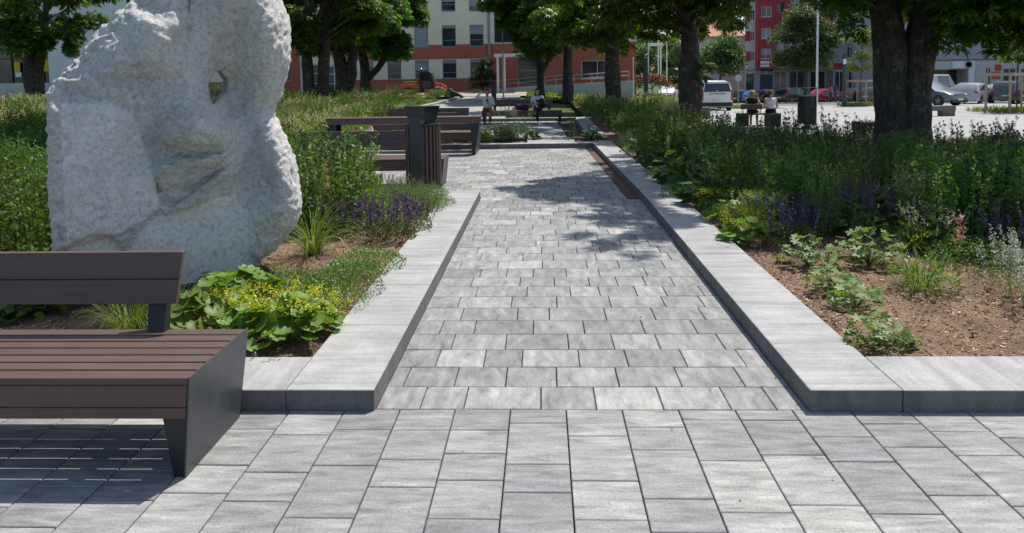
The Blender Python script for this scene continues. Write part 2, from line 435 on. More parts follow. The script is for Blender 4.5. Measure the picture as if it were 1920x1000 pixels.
kerb('kerb', [(-5.6, YF+.003, 1.70, YF+.30, KH, 'x', 1.0, 0)], M['kerb_y'])
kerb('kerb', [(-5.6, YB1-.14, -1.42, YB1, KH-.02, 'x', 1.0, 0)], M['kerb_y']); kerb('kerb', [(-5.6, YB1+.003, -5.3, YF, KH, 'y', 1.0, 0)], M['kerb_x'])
# beds
def bed(name, x0, x1, y0, y1, z, n=.02, step=.12):
    nx, ny = max(3, int((x1-x0)/step)), max(3, int((y1-y0)/step)); X, Yy = np.meshgrid(np.linspace(x0, x1, nx), np.linspace(y0, y1, ny), indexing='ij')
    Z = z+n*(np.sin(X*2.3+1)*np.cos(Yy*1.9)+.6*np.sin(X*5.1+Yy*4.3))+NR.normal(0, .006, X.shape)
    for a, b in ((0, slice(None)), (-1, slice(None)), (slice(None), 0), (slice(None), -1)): Z[a, b] = z-.03
    V = np.stack([X, Yy, Z], -1).reshape(-1, 3); i, j = np.meshgrid(np.arange(nx-1), np.arange(ny-1), indexing='ij'); a = (i*ny+j).ravel()
    me = np_mesh(name, V, [np.stack([a, a+ny, a+ny+1, a+1], -1)], True); o = new_ob(name, me, M['soil']); tag(o, kind='structure'); return o
bed('bed_ground', -8.4, -1.405, Y0+.48, YB1-.13, .075)
bed('bed_ground', 1.862, 11.5, Y0+.48, 19.2, .08)
# bark mulch: loose chips on the open parts of the beds
lv = Leaves(); T = [(-.5, 0, 0), (.5, 0, .1), (.45, 1, .16), (-.4, 1, 0)]
pts = np.concatenate([np.stack([NR.uniform(1.9, 5.2, 13000), NR.uniform(4.48, 7.6, 13000)], -1), np.stack([NR.uniform(-3.9, -1.45, 6500), NR.uniform(4.5, 8.6, 6500)], -1)])
n = len(pts); c = np.concatenate([pts, np.zeros((n, 1))], 1)
c[:, 2] = np.where(c[:, 0] > 0, .08, .075)+.02*(np.sin(c[:, 0]*2.3+1)*np.cos(c[:, 1]*1.9)+.6*np.sin(c[:, 0]*5.1+c[:, 1]*4.3))+NR.uniform(0, .012, n)
d = norm(NR.normal(0, 1, (n, 3))*[1, 1, .3]); nn = norm(NR.normal(0, .45, (n, 3))+[0, 0, 1])
lv.inst(T, [(0, 1, 2, 3)], c, d, nn, NR.uniform(.008, .032, n), NR.uniform(.16, .45, n))
t_ = NT('bark chips'); g_ = t_.n('ShaderNodeNewGeometry')
chipm = t_.bsdf(t_.ramp(g_.outputs['Random Per Island'], [(0, (.05, .032, .022)), (.35, (.18, .112, .073)), (.7, (.36, .245, .165)), (1, (.60, .46, .33))]), .9, 0, .2)
tag(new_ob('bark_mulch', lv.mesh('bark_mulch'), chipm), kind='stuff', label='brown bark mulch scattered over the open soil')

# ------------------------------------------------------------------ bench of the family: seat front at local y=0, right end at x=0, faces -y
def bench_parts(root, L, back=True, slats=7, sh=.48, depth=.68):
    # end panels (slightly leaning inwards) with a folded inner leg
    for sx, nm in ((0., 1), (-L, -1)):
        mb = MB(); t = .008; k = nm
        a = [(sx-k*.055, .03, 0), (sx-k*.055, depth-.03, 0)]; top = [(sx, 0, sh), (sx, depth, sh)]
        lo = [(a[0][0]-k*t, a[0][1], 0), (a[0][0], a[0][1], 0), (a[1][0], a[1][1], 0), (a[1][0]-k*t, a[1][1], 0)]
        hi = [(top[0][0]-k*t, 0, sh), (top[0][0], 0, sh), (top[1][0], depth, sh), (top[1][0]-k*t, depth, sh)]
        mb.hexa(lo, hi)
        fixn(mb.build('end_panel', M['steel'], root))
        for yy in (.012, depth-.02):   # folded plate: wide at the seat, narrow at the foot
            mb = MB()
            mb.hexa([(sx-k*.115, yy+.03, 0), (sx-k*.066, yy+.03, 0), (sx-k*.066, yy+.038, 0), (sx-k*.115, yy+.038, 0)],
                    [(sx-k*.148, yy+.012, sh-.165), (sx-k*.035, yy+.012, sh-.165), (sx-k*.035, yy+.02, sh-.165), (sx-k*.148, yy+.02, sh-.165)])
            mb.hexa([(sx-k*.115, .05, 0), (sx-k*.108, .05, 0), (sx-k*.108, depth-.05, 0), (sx-k*.115, depth-.05, 0)],
                    [(sx-k*.148, .04, sh-.165), (sx-k*.141, .04, sh-.165), (sx-k*.141, depth-.04, sh-.165), (sx-k*.148, depth-.04, sh-.165)]) if yy < .1 else None
            fixn(mb.build('leg', M['steel_d'], root))
    x0, x1 = -L+.012, -.012
    mb = MB(); pw = (depth-.012)/slats
    for i in range(slats):
        mb.box(x0, .004+i*pw+.0075*(i > 0), sh-.036, x1, .004+(i+1)*pw-.0075, sh-.003, .003)
    mb.build('seat', M['plank'], root)
    def board(mb, ya, yb_, za, zb_):
        e = lambda z: .012+.055*(sh-z)/sh
        mb.hexa([(-L+e(za), ya, za), (-e(za), ya, za), (-e(za), yb_, za), (-L+e(za), yb_, za)], [(-L+e(zb_), ya, zb_), (-e(zb_), ya, zb_), (-e(zb_), yb_, zb_), (-L+e(zb_), yb_, zb_)])
    mb = MB(); board(mb, .004, .032, sh-.138, sh-.0375); board(mb, .006, .034, sh-.192, sh-.141); o = fixn(mb.build('front_board', M['plank'], root)); bv = o.modifiers.new('bevel', 'BEVEL'); bv.width = .003; bv.segments = 1
    mb = MB(); board(mb, depth-.034, depth-.006, sh-.192, sh-.0375); fixn(mb.build('rear_board', M['plank'], root))
    mb = MB()
    for xx in (-.42, -L/2, -L+.42): mb.box(xx-.03, .036, sh-.10, xx+.03, depth-.036, sh-.0365)
    mb.box(-L+.18, .036, sh-.165, -.18, .08, sh-.102); mb.build('seat_frame', M['steel_d'], root)
    if back:
        def by(z): return depth-.075+(z-sh)*.26
        for xx in (-.425, -L+.51, -L/2):
            mb = MB()
            mb.hexa([(xx-.085, by(sh)-.005, sh-.03), (xx+.0, by(sh)-.005, sh-.03), (xx+.0, by(sh)+.065, sh-.03), (xx-.085, by(sh)+.065, sh-.03)],
                    [(xx-.12, by(sh+.36)+.03, sh+.36), (xx+.0, by(sh+.36)+.03, sh+.36), (xx+.0, by(sh+.36)+.05, sh+.36), (xx-.12, by(sh+.36)+.05, sh+.36)])
            fixn(mb.build('bracket', M['steel_d'], root))
        mb = MB(); e0, e1 = -L+.353, -.353
        for z0, z1, ex in ((.150, .272, 0), (.276, .412, .008)):
            yb0, yb1 = by(sh+z0), by(sh+z1); t = .034
            mb.hexa([(e0-ex, yb0-t, sh+z0), (e1+ex, yb0-t, sh+z0), (e1+ex, yb0, sh+z0), (e0-ex, yb0, sh+z0)],
                    [(e0-ex-.008, yb1-t, sh+z1), (e1+ex+.008, yb1-t, sh+z1), (e1+ex+.008, yb1, sh+z1), (e0-ex-.008, yb1, sh+z1)])
        o = mb.build('backrest', M['plank'], root); fixn(o)
        bv = o.modifiers.new('bevel', 'BEVEL'); bv.width = .004; bv.segments = 2
b1 = thing('park_bench', 'long brown slatted bench with grey steel end in front of the stone sculpture', 'bench', (-1.585, 3.245, 0), 0, 'brown slatted benches with backrests')
bench_parts(b1, 3.0)
# ------------------------------------------------------------------ implicit surfaces (stone, people)
def surface_nets(F, org, h):
    s = F < 0; nx, ny, nz = F.shape
    c = [(i, j, k) for i in (0, 1) for j in (0, 1) for k in (0, 1)]
    def S(A, o): return A[o[0]:nx-1+o[0], o[1]:ny-1+o[1], o[2]:nz-1+o[2]]
    cnt = sum(S(s, o).astype(np.int8) for o in c); act = (cnt > 0) & (cnt < 8)
    I = np.argwhere(act); vid = -np.ones(act.shape, np.int32); vid[act] = np.arange(len(I))
    acc = np.zeros((len(I), 3)); num = np.zeros(len(I))
    for a in c:
        for ax in range(3):
            if a[ax]: continue
            b = list(a); b[ax] = 1
            fa = F[I[:, 0]+a[0], I[:, 1]+a[1], I[:, 2]+a[2]]; fb = F[I[:, 0]+b[0], I[:, 1]+b[1], I[:, 2]+b[2]]
            m = (fa < 0) != (fb < 0); t = fa[m]/(fa[m]-fb[m])
            p = np.tile(np.array(a, float), (m.sum(), 1)); p[:, ax] = t; acc[m] += p; num[m] += 1
    V = (I+acc/num[:, None])*h+np.asarray(org); Q = []
    for ax in range(3):
        u, v = (ax+1) % 3, (ax+2) % 3; sl0 = [slice(None)]*3; sl1 = [slice(None)]*3; sl0[ax] = slice(0, -1); sl1[ax] = slice(1, None)
        e = np.argwhere(s[tuple(sl0)] != s[tuple(sl1)])
        ok = (e[:, u] > 0) & (e[:, v] > 0) & (e[:, u] < F.shape[u]-1) & (e[:, v] < F.shape[v]-1); e = e[ok]
        fl = s[tuple(sl0)][e[:, 0], e[:, 1], e[:, 2]]
        q = []
        for du, dv in ((-1, -1), (0, -1), (0, 0), (-1, 0)):
            k = e.copy(); k[:, u] += du; k[:, v] += dv; q.append(vid[k[:, 0], k[:, 1], k[:, 2]])
        q = np.stack(q, -1); q[~fl] = q[~fl][:, ::-1]; Q.append(q)
    return V, np.concatenate(Q)
def vnoise(P, seed=0):
    i = np.floor(P).astype(np.int64); f = P-i; f = f*f*(3-2*f); out = 0
    for a in (0, 1):
        for b in (0, 1):
            for c in (0, 1):
                h = (i[..., 0]+a)*374761393+(i[..., 1]+b)*668265263+(i[..., 2]+c)*2147483647+seed*974711
                h = (h ^ (h >> 13))*1274126177; h = (h ^ (h >> 16)) & 0xffff
                out = out+(h/65535.*2-1)*np.where(a, f[..., 0], 1-f[..., 0])*np.where(b, f[..., 1], 1-f[..., 1])*np.where(c, f[..., 2], 1-f[..., 2])
    return out
def poly_sd(P, poly):
    """signed distance to closed polygon, negative inside"""
    d = np.full(P.shape[:-1], 1e9); ins = np.zeros(P.shape[:-1], bool); n = len(poly)
    for i in range(n):
        a, b = np.array(poly[i]), np.array(poly[(i+1) % n]); e = b-a; w_ = P-a
        t = np.clip((w_@e)/(e@e), 0, 1); q = w_-t[..., None]*e; d = np.minimum(d, np.hypot(q[..., 0], q[..., 1]))
        c1 = (P[..., 1] >= a[1]) != (P[..., 1] >= b[1])
        with np.errstate(divide='ignore', invalid='ignore'):
            xx = a[0]+(P[..., 1]-a[1])/(b[1]-a[1]+1e-12)*e[0]
        ins ^= c1 & (P[..., 0] < xx)
    return np.where(ins, -d, d)
def smooth_poly(pts, it=2):
    p = np.array(pts, float)
    for _ in range(it):
        q = np.roll(p, -1, 0); p = np.stack([.75*p+.25*q, .25*p+.75*q], 1).reshape(-1, 2)
    return p
# ------------------------------------------------------------------ sculpture
SA = Vector((-3.66, 5.45, 0)); ST = Vector((.875, .484, 0)).normalized(); SN = Vector((ST.y, -ST.x, 0))   # along the face, and its outward normal
def s_uv(px, py, w_=.25):
    d = Vector(ray(px, py)); o = SA-SN*w_; t = (o-Vector((0, 0, EYE))).dot(SN)/d.dot(SN); p = Vector((0, 0, EYE))+d*t
    return ((p-o).dot(ST), p.z)
sil = [(112, 600), (104, 468), (98, 330), (92, 250), (89, 185), (97, 165), (122, 138), (160, 95), (190, 60), (222, 30), (250, 8), (270, -14), (300, -60), (350, -98), (400, -110), (450, -100), (490, -66), (510, -30),
       (525, 0), (536, 30), (543, 70), (542, 110), (535, 150), (525, 185), (511, 208), (521, 234), (540, 265), (552, 300), (558, 340), (563, 385), (556, 415), (535, 442), (508, 470), (483, 490), (468, 507), (460, 535), (405, 545), (300, 570), (180, 590)]
hole = [(399, 136), (408, 128), (419, 136), (429, 152), (432, 166), (421, 178), (409, 188), (399, 200), (391, 186), (388, 170), (391, 150)]
def sculpture():
    h = .0165; U0, U1, V0, V1, W0, W1 = -.25, 2.35, .1, 2.98, -.34, 1.0
    u = np.arange(U0, U1, h); v = np.arange(V0, V1, h); ww = np.arange(W0, W1, h)  # depth
    UU, VV = np.meshgrid(u, v, indexing='ij'); P = np.stack([UU, VV], -1)
    d = poly_sd(P, smooth_poly([s_uv(*p) for p in sil])); dh = poly_sd(P, smooth_poly([s_uv(*p, .12) for p in hole]))
    D = -d
    # photo-like design coordinates over the face (affine)
    a, b, c_ = np.array(s_uv(100, 100)), np.array(s_uv(500, 100)), np.array(s_uv(100, 500))
    A = np.stack([(b-a)/400, (c_-a)/400], 1); q = (P-a)@np.linalg.inv(A).T; X, Z = q[..., 0]+100, q[..., 1]+100
    Rr = np.interp(X, [120, 330, 480], [.04, .10, .34])*np.interp(Z, [430, 520], [1, .5])
    Rr = np.where((X < 330) & (Z < 150), .14, Rr)
    prof = lambda D_, r_: np.sqrt(np.clip(1-(1-np.clip(D_/r_, 0, 1))**2, 0, 1))
    CPT = [(300,-60,.05),(400,-90,.08),(480,-60,.08),(345,-60,.02),(270,0,.03),(308,-5,.15),(341,0,.03),(368,0,.14),(420,0,.17),(480,0,.21),(520,0,.13),(210,60,.06),(258,60,.19),(308,60,.18),(334,62,.06),(360,60,.12),(400,60,.09),(440,60,.13),(490,60,.24),(530,60,.13),
        (160,110,.05),(220,110,.15),(280,110,.17),(328,108,.12),(368,110,.10),(405,102,.01),(440,110,.05),(482,110,.20),(520,110,.20),(110,165,.05),(170,165,.10),(230,165,.10),(290,165,.08),(338,165,.14),(372,165,.08),(394,165,-.06),(436,165,-.08),(462,165,.04),(490,165,.18),(520,165,.13),
        (110,210,.08),(180,210,.10),(230,215,.10),(268,215,.06),(308,215,.16),(350,210,.21),(385,205,.14),(415,212,-.03),(446,215,-.09),(480,215,.11),(505,215,.06),(100,260,.10),(160,260,.11),(225,255,.11),(264,250,.03),(298,250,.17),(345,250,.22),(390,250,.20),(425,255,.11),(450,260,-.07),(482,260,.11),(515,260,.18),
        (270,280,.02),(308,278,.18),(350,278,.20),(395,280,.19),(432,284,.11),(462,292,-.05),(502,290,.22),(535,290,.11),(286,300,.02),(340,302,.06),(385,300,.08),(425,302,.12),(268,330,.0),(297,332,.12),(340,328,.18),(390,325,.16),(425,320,.13),(458,330,-.03),(484,335,.01),(520,330,.27),(546,330,.12),
        (150,340,.11),(220,340,.11),(250,330,.09),(286,370,.08),(330,370,.12),(362,372,.09),(410,370,.07),(455,370,.02),(488,380,.03),(522,370,.28),(548,370,.14),(150,410,.10),(220,410,.10),(255,405,.06),(300,408,.03),(350,402,.05),(420,400,.06),(468,410,.07),(500,410,.16),(532,410,.17),(150,460,.09),(250,460,.06),(350,460,.06),(430,460,.06),(478,460,.08),(502,455,.12),(150,530,.06),(300,530,.05),(430,520,.05)]
    num = np.zeros_like(X); den = np.zeros_like(X)+1e-9
    for (cx_, cz_, dv) in CPT:
        w_ = np.exp(-((X-cx_)**2+(Z-cz_)**2)/(2*23.**2))+1e-5/(1+((X-cx_)**2+(Z-cz_)**2)/900.); num += w_*dv; den += w_
    fld = num/den
    Q = np.stack([X, Z], -1); ss = lambda a_, b_, t_: (lambda q_: q_*q_*(3-2*q_))(np.clip((t_-a_)/(b_-a_), 0, 1))
    bk = prof(D, Rr*1.2)*(.40+.1*np.sin(X*.01))
    Dh = np.maximum(dh, 0); bk = bk-.5*(.20*np.exp(-(Dh/.10)**2)+.12*np.exp(-(Dh/.24)**2))
    rel = np.zeros_like(X)
    # two slanted cuts below the upper bulge: an underside that runs back to a ledge, and a plane that runs back to the lower shelf
    zr = np.interp(X, [280, 300, 315, 350, 395, 430], [322, 309, 305, 307, 301, 293]); wd = np.interp(X, [270, 300, 360, 420], [26, 40, 34, 12])
    zb_ = np.interp(X, [283, 290, 308, 330, 427], [345, 392, 403, 392, 318]); win = ss(272, 286, X)*(1-ss(385, 430, X))
    up_ = fld*(1-np.clip((Z-(zr-wd))/wd, 0, 1))+.085*np.clip((Z-(zr-wd))/wd, 0, 1)
    lo_ = .155-.115*np.clip((Z-zr)/np.maximum(zb_-zr, 6), 0, 1)
    cut = np.where(Z < zr, up_, lo_); fld = fld+(cut-fld)*win*ss(0, 4, Z-(zr-wd)+4)*(1-ss(-3, 3, Z-zb_))
    rel += .012*np.exp(-((Z-zb_-7)/7.)**2)*win
    rel -= .025*np.exp(-((X-338-.15*(Z-40)*-.2)/5.)**2)*(1-ss(60, 95, Z))
    plate = poly_sd(Q, [(60, 190), (200, 195), (238, 215), (252, 255), (270, 300), (280, 345), (286, 400), (262, 420), (215, 440), (60, 470)])
    rel += .022*np.clip(.5-plate/5, 0, 1)
    low = poly_sd(Q, smooth_poly([(250, 440), (292, 408), (352, 402), (398, 380), (432, 384), (452, 402), (474, 446), (474, 490), (462, 540), (300, 570), (225, 500)]))
    rel -= .010*np.clip(.5-low/4, 0, 1)
    arch = poly_sd(Q, smooth_poly([(104, 470), (140, 446), (170, 434), (205, 440), (222, 470), (215, 600), (100, 600)]))
    rel -= .03*np.clip(.5-arch/4, 0, 1)
    sm = np.clip(1-np.clip(.5-low/8, 0, 1)-np.clip(.5-arch/8, 0, 1)*.7, 0.06, 1)*np.clip(1-.45*np.clip(.5-plate/8, 0, 1), 0, 1)
    edge = prof(D, np.maximum(Rr, .06))
    fr = prof(D, Rr)*(.08+1.75*fld)+rel*edge*1.4; wm = .25
    wf, wb = wm-fr, wm+bk
    Wg = ww[None, None]
    F = np.maximum(wf[..., None]-Wg, Wg-wb[..., None]); F = np.maximum(F, np.maximum(d, -dh)[..., None]*1.0)
    Vt, Qd = surface_nets(F, (U0, V0, W0), h)
    for _ in range(1):   # one smoothing pass
        acc = np.zeros_like(Vt); nn_ = np.zeros(len(Vt))
        for i in range(4):
            for j in (1, 3): np.add.at(acc, Qd[:, i], Vt[Qd[:, (i+j) % 4]]); np.add.at(nn_, Qd[:, i], 1)
        Vt = .5*Vt+.5*acc/nn_[:, None]
    n0 = np.cross(Vt[Qd[:, 2]]-Vt[Qd[:, 0]], Vt[Qd[:, 3]]-Vt[Qd[:, 1]]); N = np.zeros_like(Vt)
    for i in range(4): np.add.at(N, Qd[:, i], n0)
    N = norm(N)
    ui = np.clip(((Vt[:, 0]-U0)/h).round().astype(int), 0, len(u)-1); vi = np.clip(((Vt[:, 1]-V0)/h).round().astype(int), 0, len(v)-1)
    am = sm[ui, vi]; fl = np.clip((.02-np.abs(D[ui, vi]))/.02, 0, 1)
    am = np.maximum(am, np.where(D[ui, vi] < .10, .9, 0))*np.where((D[ui, vi] < .09) & (X[ui, vi] < 300), 1.5, np.where(D[ui, vi] < .09, .95, 1.))
    ridge = lambda x: 1-2*np.abs(x)
    Pn = Vt*[1, 1, 1]; an = .6
    Pr = np.stack([(Vt[:, 0]*np.cos(an)+Vt[:, 1]*np.sin(an))*9, (-Vt[:, 0]*np.sin(an)+Vt[:, 1]*np.cos(an))*26, Vt[:, 2]*12], -1)
    disp = .010*vnoise(Pn*4, 1)+.006*ridge(vnoise(Pn*12, 2))+.009*ridge(vnoise(Pr, 3))+.010*vnoise(Pn*24, 4)+.006*ridge(vnoise(Pn*42, 6))
    Vt = Vt+N*(disp*am)[:, None]
    W = np.stack([SA.x+ST.x*Vt[:, 0]-SN.x*Vt[:, 2], SA.y+ST.y*Vt[:, 0]-SN.y*Vt[:, 2], Vt[:, 1]], -1)
    me = np_mesh('stone_sculpture', W, [Qd], True)
    at = me.attributes.new('rough', 'FLOAT', 'POINT'); at.data.foreach_set('value', np.clip(am, 0, 1).astype(np.float32))
    return me
def stone_mat():
    t = NT('carved grey marble'); v = t.coord('Object')
    at = t.n('ShaderNodeAttribute', attribute_name='rough'); am = at.outputs['Fac']
    c = t.ramp(t.noise(v, 2.2, 6, .65, .4), [(.28, (.62, .605, .575)), (.45, (.75, .737, .713)), (.6, (.81, .79, .75)), (.78, (.88, .87, .85))])
    c = t.mix(c, t.ramp(t.noise(v, 30., 5, .75), [(.32, .62), (.5, 1.), (.72, 1.2)]), 1., 'MULTIPLY')
    c = t.mix(c, (.52, .50, .45), t.ramp(t.noise(v, 4.5, 5, .7), [(.54, 0.), (.68, .55)]))
    # pale tool scratches
    vo = t.n('ShaderNodeTexVoronoi', feature='DISTANCE_TO_EDGE'); vo.inputs['Scale'].default_value = 15.
    wv = t.coord('Object', (1, 1, .8)); nz = t.n('ShaderNodeTexNoise'); nz.inputs['Scale'].default_value = 14.; t.l(wv.outputs[0], nz.inputs['Vector'])
    ad = t.n('ShaderNodeVectorMath', operation='MULTIPLY_ADD'); ad.inputs[1].default_value = (.22, .22, .22); t.l(nz.outputs['Color'], ad.inputs[0]); t.l(wv.outputs[0], ad.inputs[2])
    t.l(ad.outputs[0], vo.inputs['Vector'])
    scr = t.ramp(vo.outputs['Distance'], [(.0, 1.), (.035, 0.)])
    c = t.mix(c, (.68, .68, .67), t.math('MULTIPLY', t.math('MULTIPLY', scr, am), .4))
    c = t.mix(c, t.ramp(am, [(.08, (.80, .80, .80)), (.35, (1., 1., 1.))]), 1., 'MULTIPLY')
    spk = t.noise(v, 130., 3, .7); c = t.mix(c, t.ramp(spk, [(.28, .62), (.45, 1.), (.75, 1.18)]), .8, 'MULTIPLY')
    n1 = t.noise(v, 45., 5, .7); n2 = t.noise(v, 150., 4, .7)
    hgt = t.math('ADD', t.math('MULTIPLY', n1, 1.), t.math('MULTIPLY', n2, .4))
    hgt = t.math('MULTIPLY', t.math('ADD', hgt, t.math('MULTIPLY', scr, .06)), t.math('ADD', am, .06))
    return t.bsdf(c, .85, 0, .3, t.bump(hgt, 1., .03))
M['stone'] = stone_mat()
scu = thing('stone_sculpture', 'tall pale grey carved stone sculpture with a hole standing in the planted bed', 'sculpture', (0, 0, 0))
new_ob('carved_block', sculpture(), M['stone'], scu)
def sp(u_, w_, z): p = SA+ST*u_-SN*w_; return (p.x, p.y, z)
mb = MB()
lo = [(-.06, .02), (1.62, .0), (1.55, .55), (0., .55)]
mb.hexa([sp(a, b, .02) for a, b in lo], [sp(a, b, .155) for a, b in lo])
pl = mb.build('plinth', M['corten'], scu); fixn(pl)
# ------------------------------------------------------------------ trees
def PXY(P):
    q = np.asarray(P, float)-[0, 0, EYE]; d = np.maximum(q@FW, .05); return CXP+FPX*(q@RT)/d, CYP-FPX*(q@UP)/d
M['chestnut'] = leaf_mat('horse chestnut leaves', (.026, .058, .010), (.045, .094, .014), (.082, .145, .020), .42, .40, 2.4)
M['linden'] = leaf_mat('linden leaves', (.055, .10, .035), (.085, .14, .05), (.12, .18, .07), .3, .5)
M['young'] = leaf_mat('young tree leaves', (.08, .12, .02), (.13, .17, .03), (.18, .21, .05), .4, .5)
M['maple'] = leaf_mat('red maple leaves', (.11, .022, .025), (.17, .035, .035), (.22, .06, .05), .3, .5, 1.3)
M['shrubdk'] = leaf_mat('dark shrub leaves', (.015, .035, .012), (.025, .05, .015), (.04, .07, .02), .25)
def bark_mat(name, col):
    t = NT(name); v = t.coord('Object', (9, 9, 1.6)); n = t.noise(v, 2.2, 6, .7, .5); v2 = t.coord('Object'); n2 = t.noise(v2, 5., 4, .7)
    c = t.ramp(n, [(.3, [x*.35 for x in col]), (.5, col), (.7, [x*1.6 for x in col])])
    c = t.mix(c, (.20, .20, .17), t.ramp(n2, [(.54, 0.), (.66, .65)]))
    return t.bsdf(c, .95, 0, .2, t.bump(n, 1., .05))
M['bark'] = bark_mat('chestnut bark', (.066, .058, .049))
M['bark2'] = bark_mat('smooth bark', (.10, .085, .07))
LEAFLET = [(0, 0, 0), (-.17, .62, .035), (0, .55, -.03), (.17, .62, .035), (0, 1., -.12)]
LEAFLET_F = [(0, 2, 4, 1), (0, 3, 4, 2)]
DIAM = [(0, 0, 0), (-.32, .45, .06), (0, .45, -.02), (.32, .45, .06), (0, 1., -.1)]
def palm_leaves(lv, c, d, nrm, size, k=5):
    n = len(c); d = norm(d); nrm = norm(nrm-d*(nrm*d).sum(1, keepdims=True)); side = np.cross(d, nrm)
    for a, s in zip(np.linspace(-1.5, 1.5, k), (np.cos(np.linspace(-1.5, 1.5, k))*.45+.55)):
        dd = d*math.cos(a)+side*math.sin(a)-nrm*.12
        lv.inst(LEAFLET, LEAFLET_F, c, dd+NR.normal(0, .06, (n, 3)), nrm+NR.normal(0, .15, (n, 3)), size*s)
def crown_pts(lobes, per):
    C_, D_ = [], []
    for (x, y, z, r) in lobes:
        n = int(per*r*r); u = norm(NR.normal(0, 1, (n, 3))); u[:, 2] = np.where(u[:, 2] < -.35, -u[:, 2]*.6, u[:, 2])
        rr = r*NR.uniform(.45, 1.05, (n, 1)); p = np.array([x, y, z])+u*rr*[1, 1, .8]
        C_.append(p); D_.append(u)
    return np.concatenate(C_), np.concatenate(D_)
def trunk_mesh(name, stems, mat, parent, n=14, seed=0):
    mb = MB()
    for pts, rs in stems:
        m0 = len(mb.v); mb.tube(pts, rs, n if max(rs) > .2 else (8 if max(rs) > .06 else 5))
        for i in range(m0, len(mb.v)):
            p = mb.v[i]; j = (i-m0)//(n if max(rs) > .2 else (8 if max(rs) > .06 else 5)); r_ = rs[min(j, len(rs)-1)]
            q = np.array([[p[0]*3, p[1]*3, p[2]*1.2+seed]]); s_ = .13*r_*float(vnoise(q, seed)[0])+.05*r_*float(vnoise(q*3, seed+3)[0])
            c0 = pts[min(j, len(pts)-1)]; dv = Vector((p[0]-c0[0], p[1]-c0[1], 0))
            if dv.length > 1e-5: dv.normalize(); mb.v[i] = (p[0]+dv.x*s_*1.5, p[1]+dv.y*s_*1.5, p[2])
    return mb.build(name, mat, parent, True)
def refine(pts, rs, k=3):
    P, S = [], []
    for i in range(len(pts)-1):
        for j in range(k):
            t = j/k; P.append(tuple(np.array(pts[i])*(1-t)+np.array(pts[i+1])*t)); S.append(rs[i]*(1-t)+rs[i+1]*t)
    return P+[tuple(pts[-1])], S+[rs[-1]]
def limbs_to(lobes, base, r0, k=9, rr=R, ok=None):
    out = []
    if ok: lobes = [l for l in lobes if ok(l)]
    for (x, y, z, r) in rr.sample(lobes, min(k, len(lobes))):
        e = np.array([x, y, z]); b = np.array(base)+[0, 0, rr.uniform(0, 1.2)]; m = b*.5+e*.5+[0, 0, .35*abs(e[2]-b[2])*.3]+[rr.uniform(-.2, .2), rr.uniform(-.2, .2), 0]
        out.append(refine([tuple(b), tuple(m), tuple(e)], [r0, r0*.6, r0*.2], 3))
    return out
def chestnut(label, x, y, z0, tr, H=11., Rc=4.2, zb=3., stems=None, leaf=.30, per=330, nl=44, extra=(), clear=None, seed=1, group='chestnut trees along the path', wob=.12, lean=(0, 0), zmax=None):
    rr = random.Random(seed); root = thing('chestnut_tree', label, 'tree', (x, y, z0), 0, group)
    lobes = []
    for i in range(nl):
        z = zb+.35+rr.uniform(-.45, 1.2)+(H-zb-2.)*rr.random()**1.35; prof = min(1, max(.42, ((z-zb)/3.0))**.7)*math.sqrt(max(.05, 1-max(0, (z-zb-(H-zb)*.45)/((H-zb)*.6))**2))
        a = rr.uniform(0, 2*math.pi); q = Rc*prof*rr.uniform(.45, .95); lobes.append((q*math.cos(a)+lean[0], q*math.sin(a)+lean[1], z, rr.uniform(.8, 1.35)))
    lobes += list(extra)
    c, u = crown_pts(lobes, per)
    n = len(c); d = norm(u*[1, 1, .5]+NR.normal(0, .45, (n, 3))+[0, 0, -.45]); nn = norm(u*.6+NR.normal(0, .35, (n, 3))+[0, 0, .9])
    sz = NR.uniform(.6, 1.1, n)*leaf
    if clear is not None:
        px, py = PXY(c+[x, y, z0]); wv = (11*np.sin(px*.047+seed)+7*np.sin(px*.131+2*seed)+4*np.sin(px*.31))*np.clip((py-40)/40, 0, 1); k = ~clear(px, py+1.5*wv+NR.normal(0, 8, n)*np.clip((py-30)/40, 0, 1), c); c, d, nn, sz = c[k], d[k], nn[k], sz[k]
    lv = Leaves(); palm_leaves(lv, c, d, nn, sz)
    new_ob('crown', lv.mesh('chestnut_crown'), M['chestnut'], root)
    if stems is None:
        stems = [refine([(0, 0, -.15), (0.02, 0, .3), (wob*.3, 0, zb*.6), (wob, .1, zb+.6), (wob*1.5+lean[0]*.5, lean[1]*.5, H*.72)], [tr*1.45, tr*1.08, tr*.95, tr*.8, tr*.25], 4)]
    okl = None
    if clear is not None:
        def okl(l): q = np.array([[x+l[0], y+l[1], z0+l[2]]]); a_, b_ = PXY(q); return not bool(clear(a_, b_, np.array([[l[0], l[1], l[2]]]))[0])
    st = stems+limbs_to([l for l in lobes if l[3] > .5 and l[2] > zb+1.5], (wob, 0, zb+.1), tr*.4, 12, rr, okl)
    trunk_mesh('trunk', st, M['bark'], root, 14, seed)
    return root, lobes
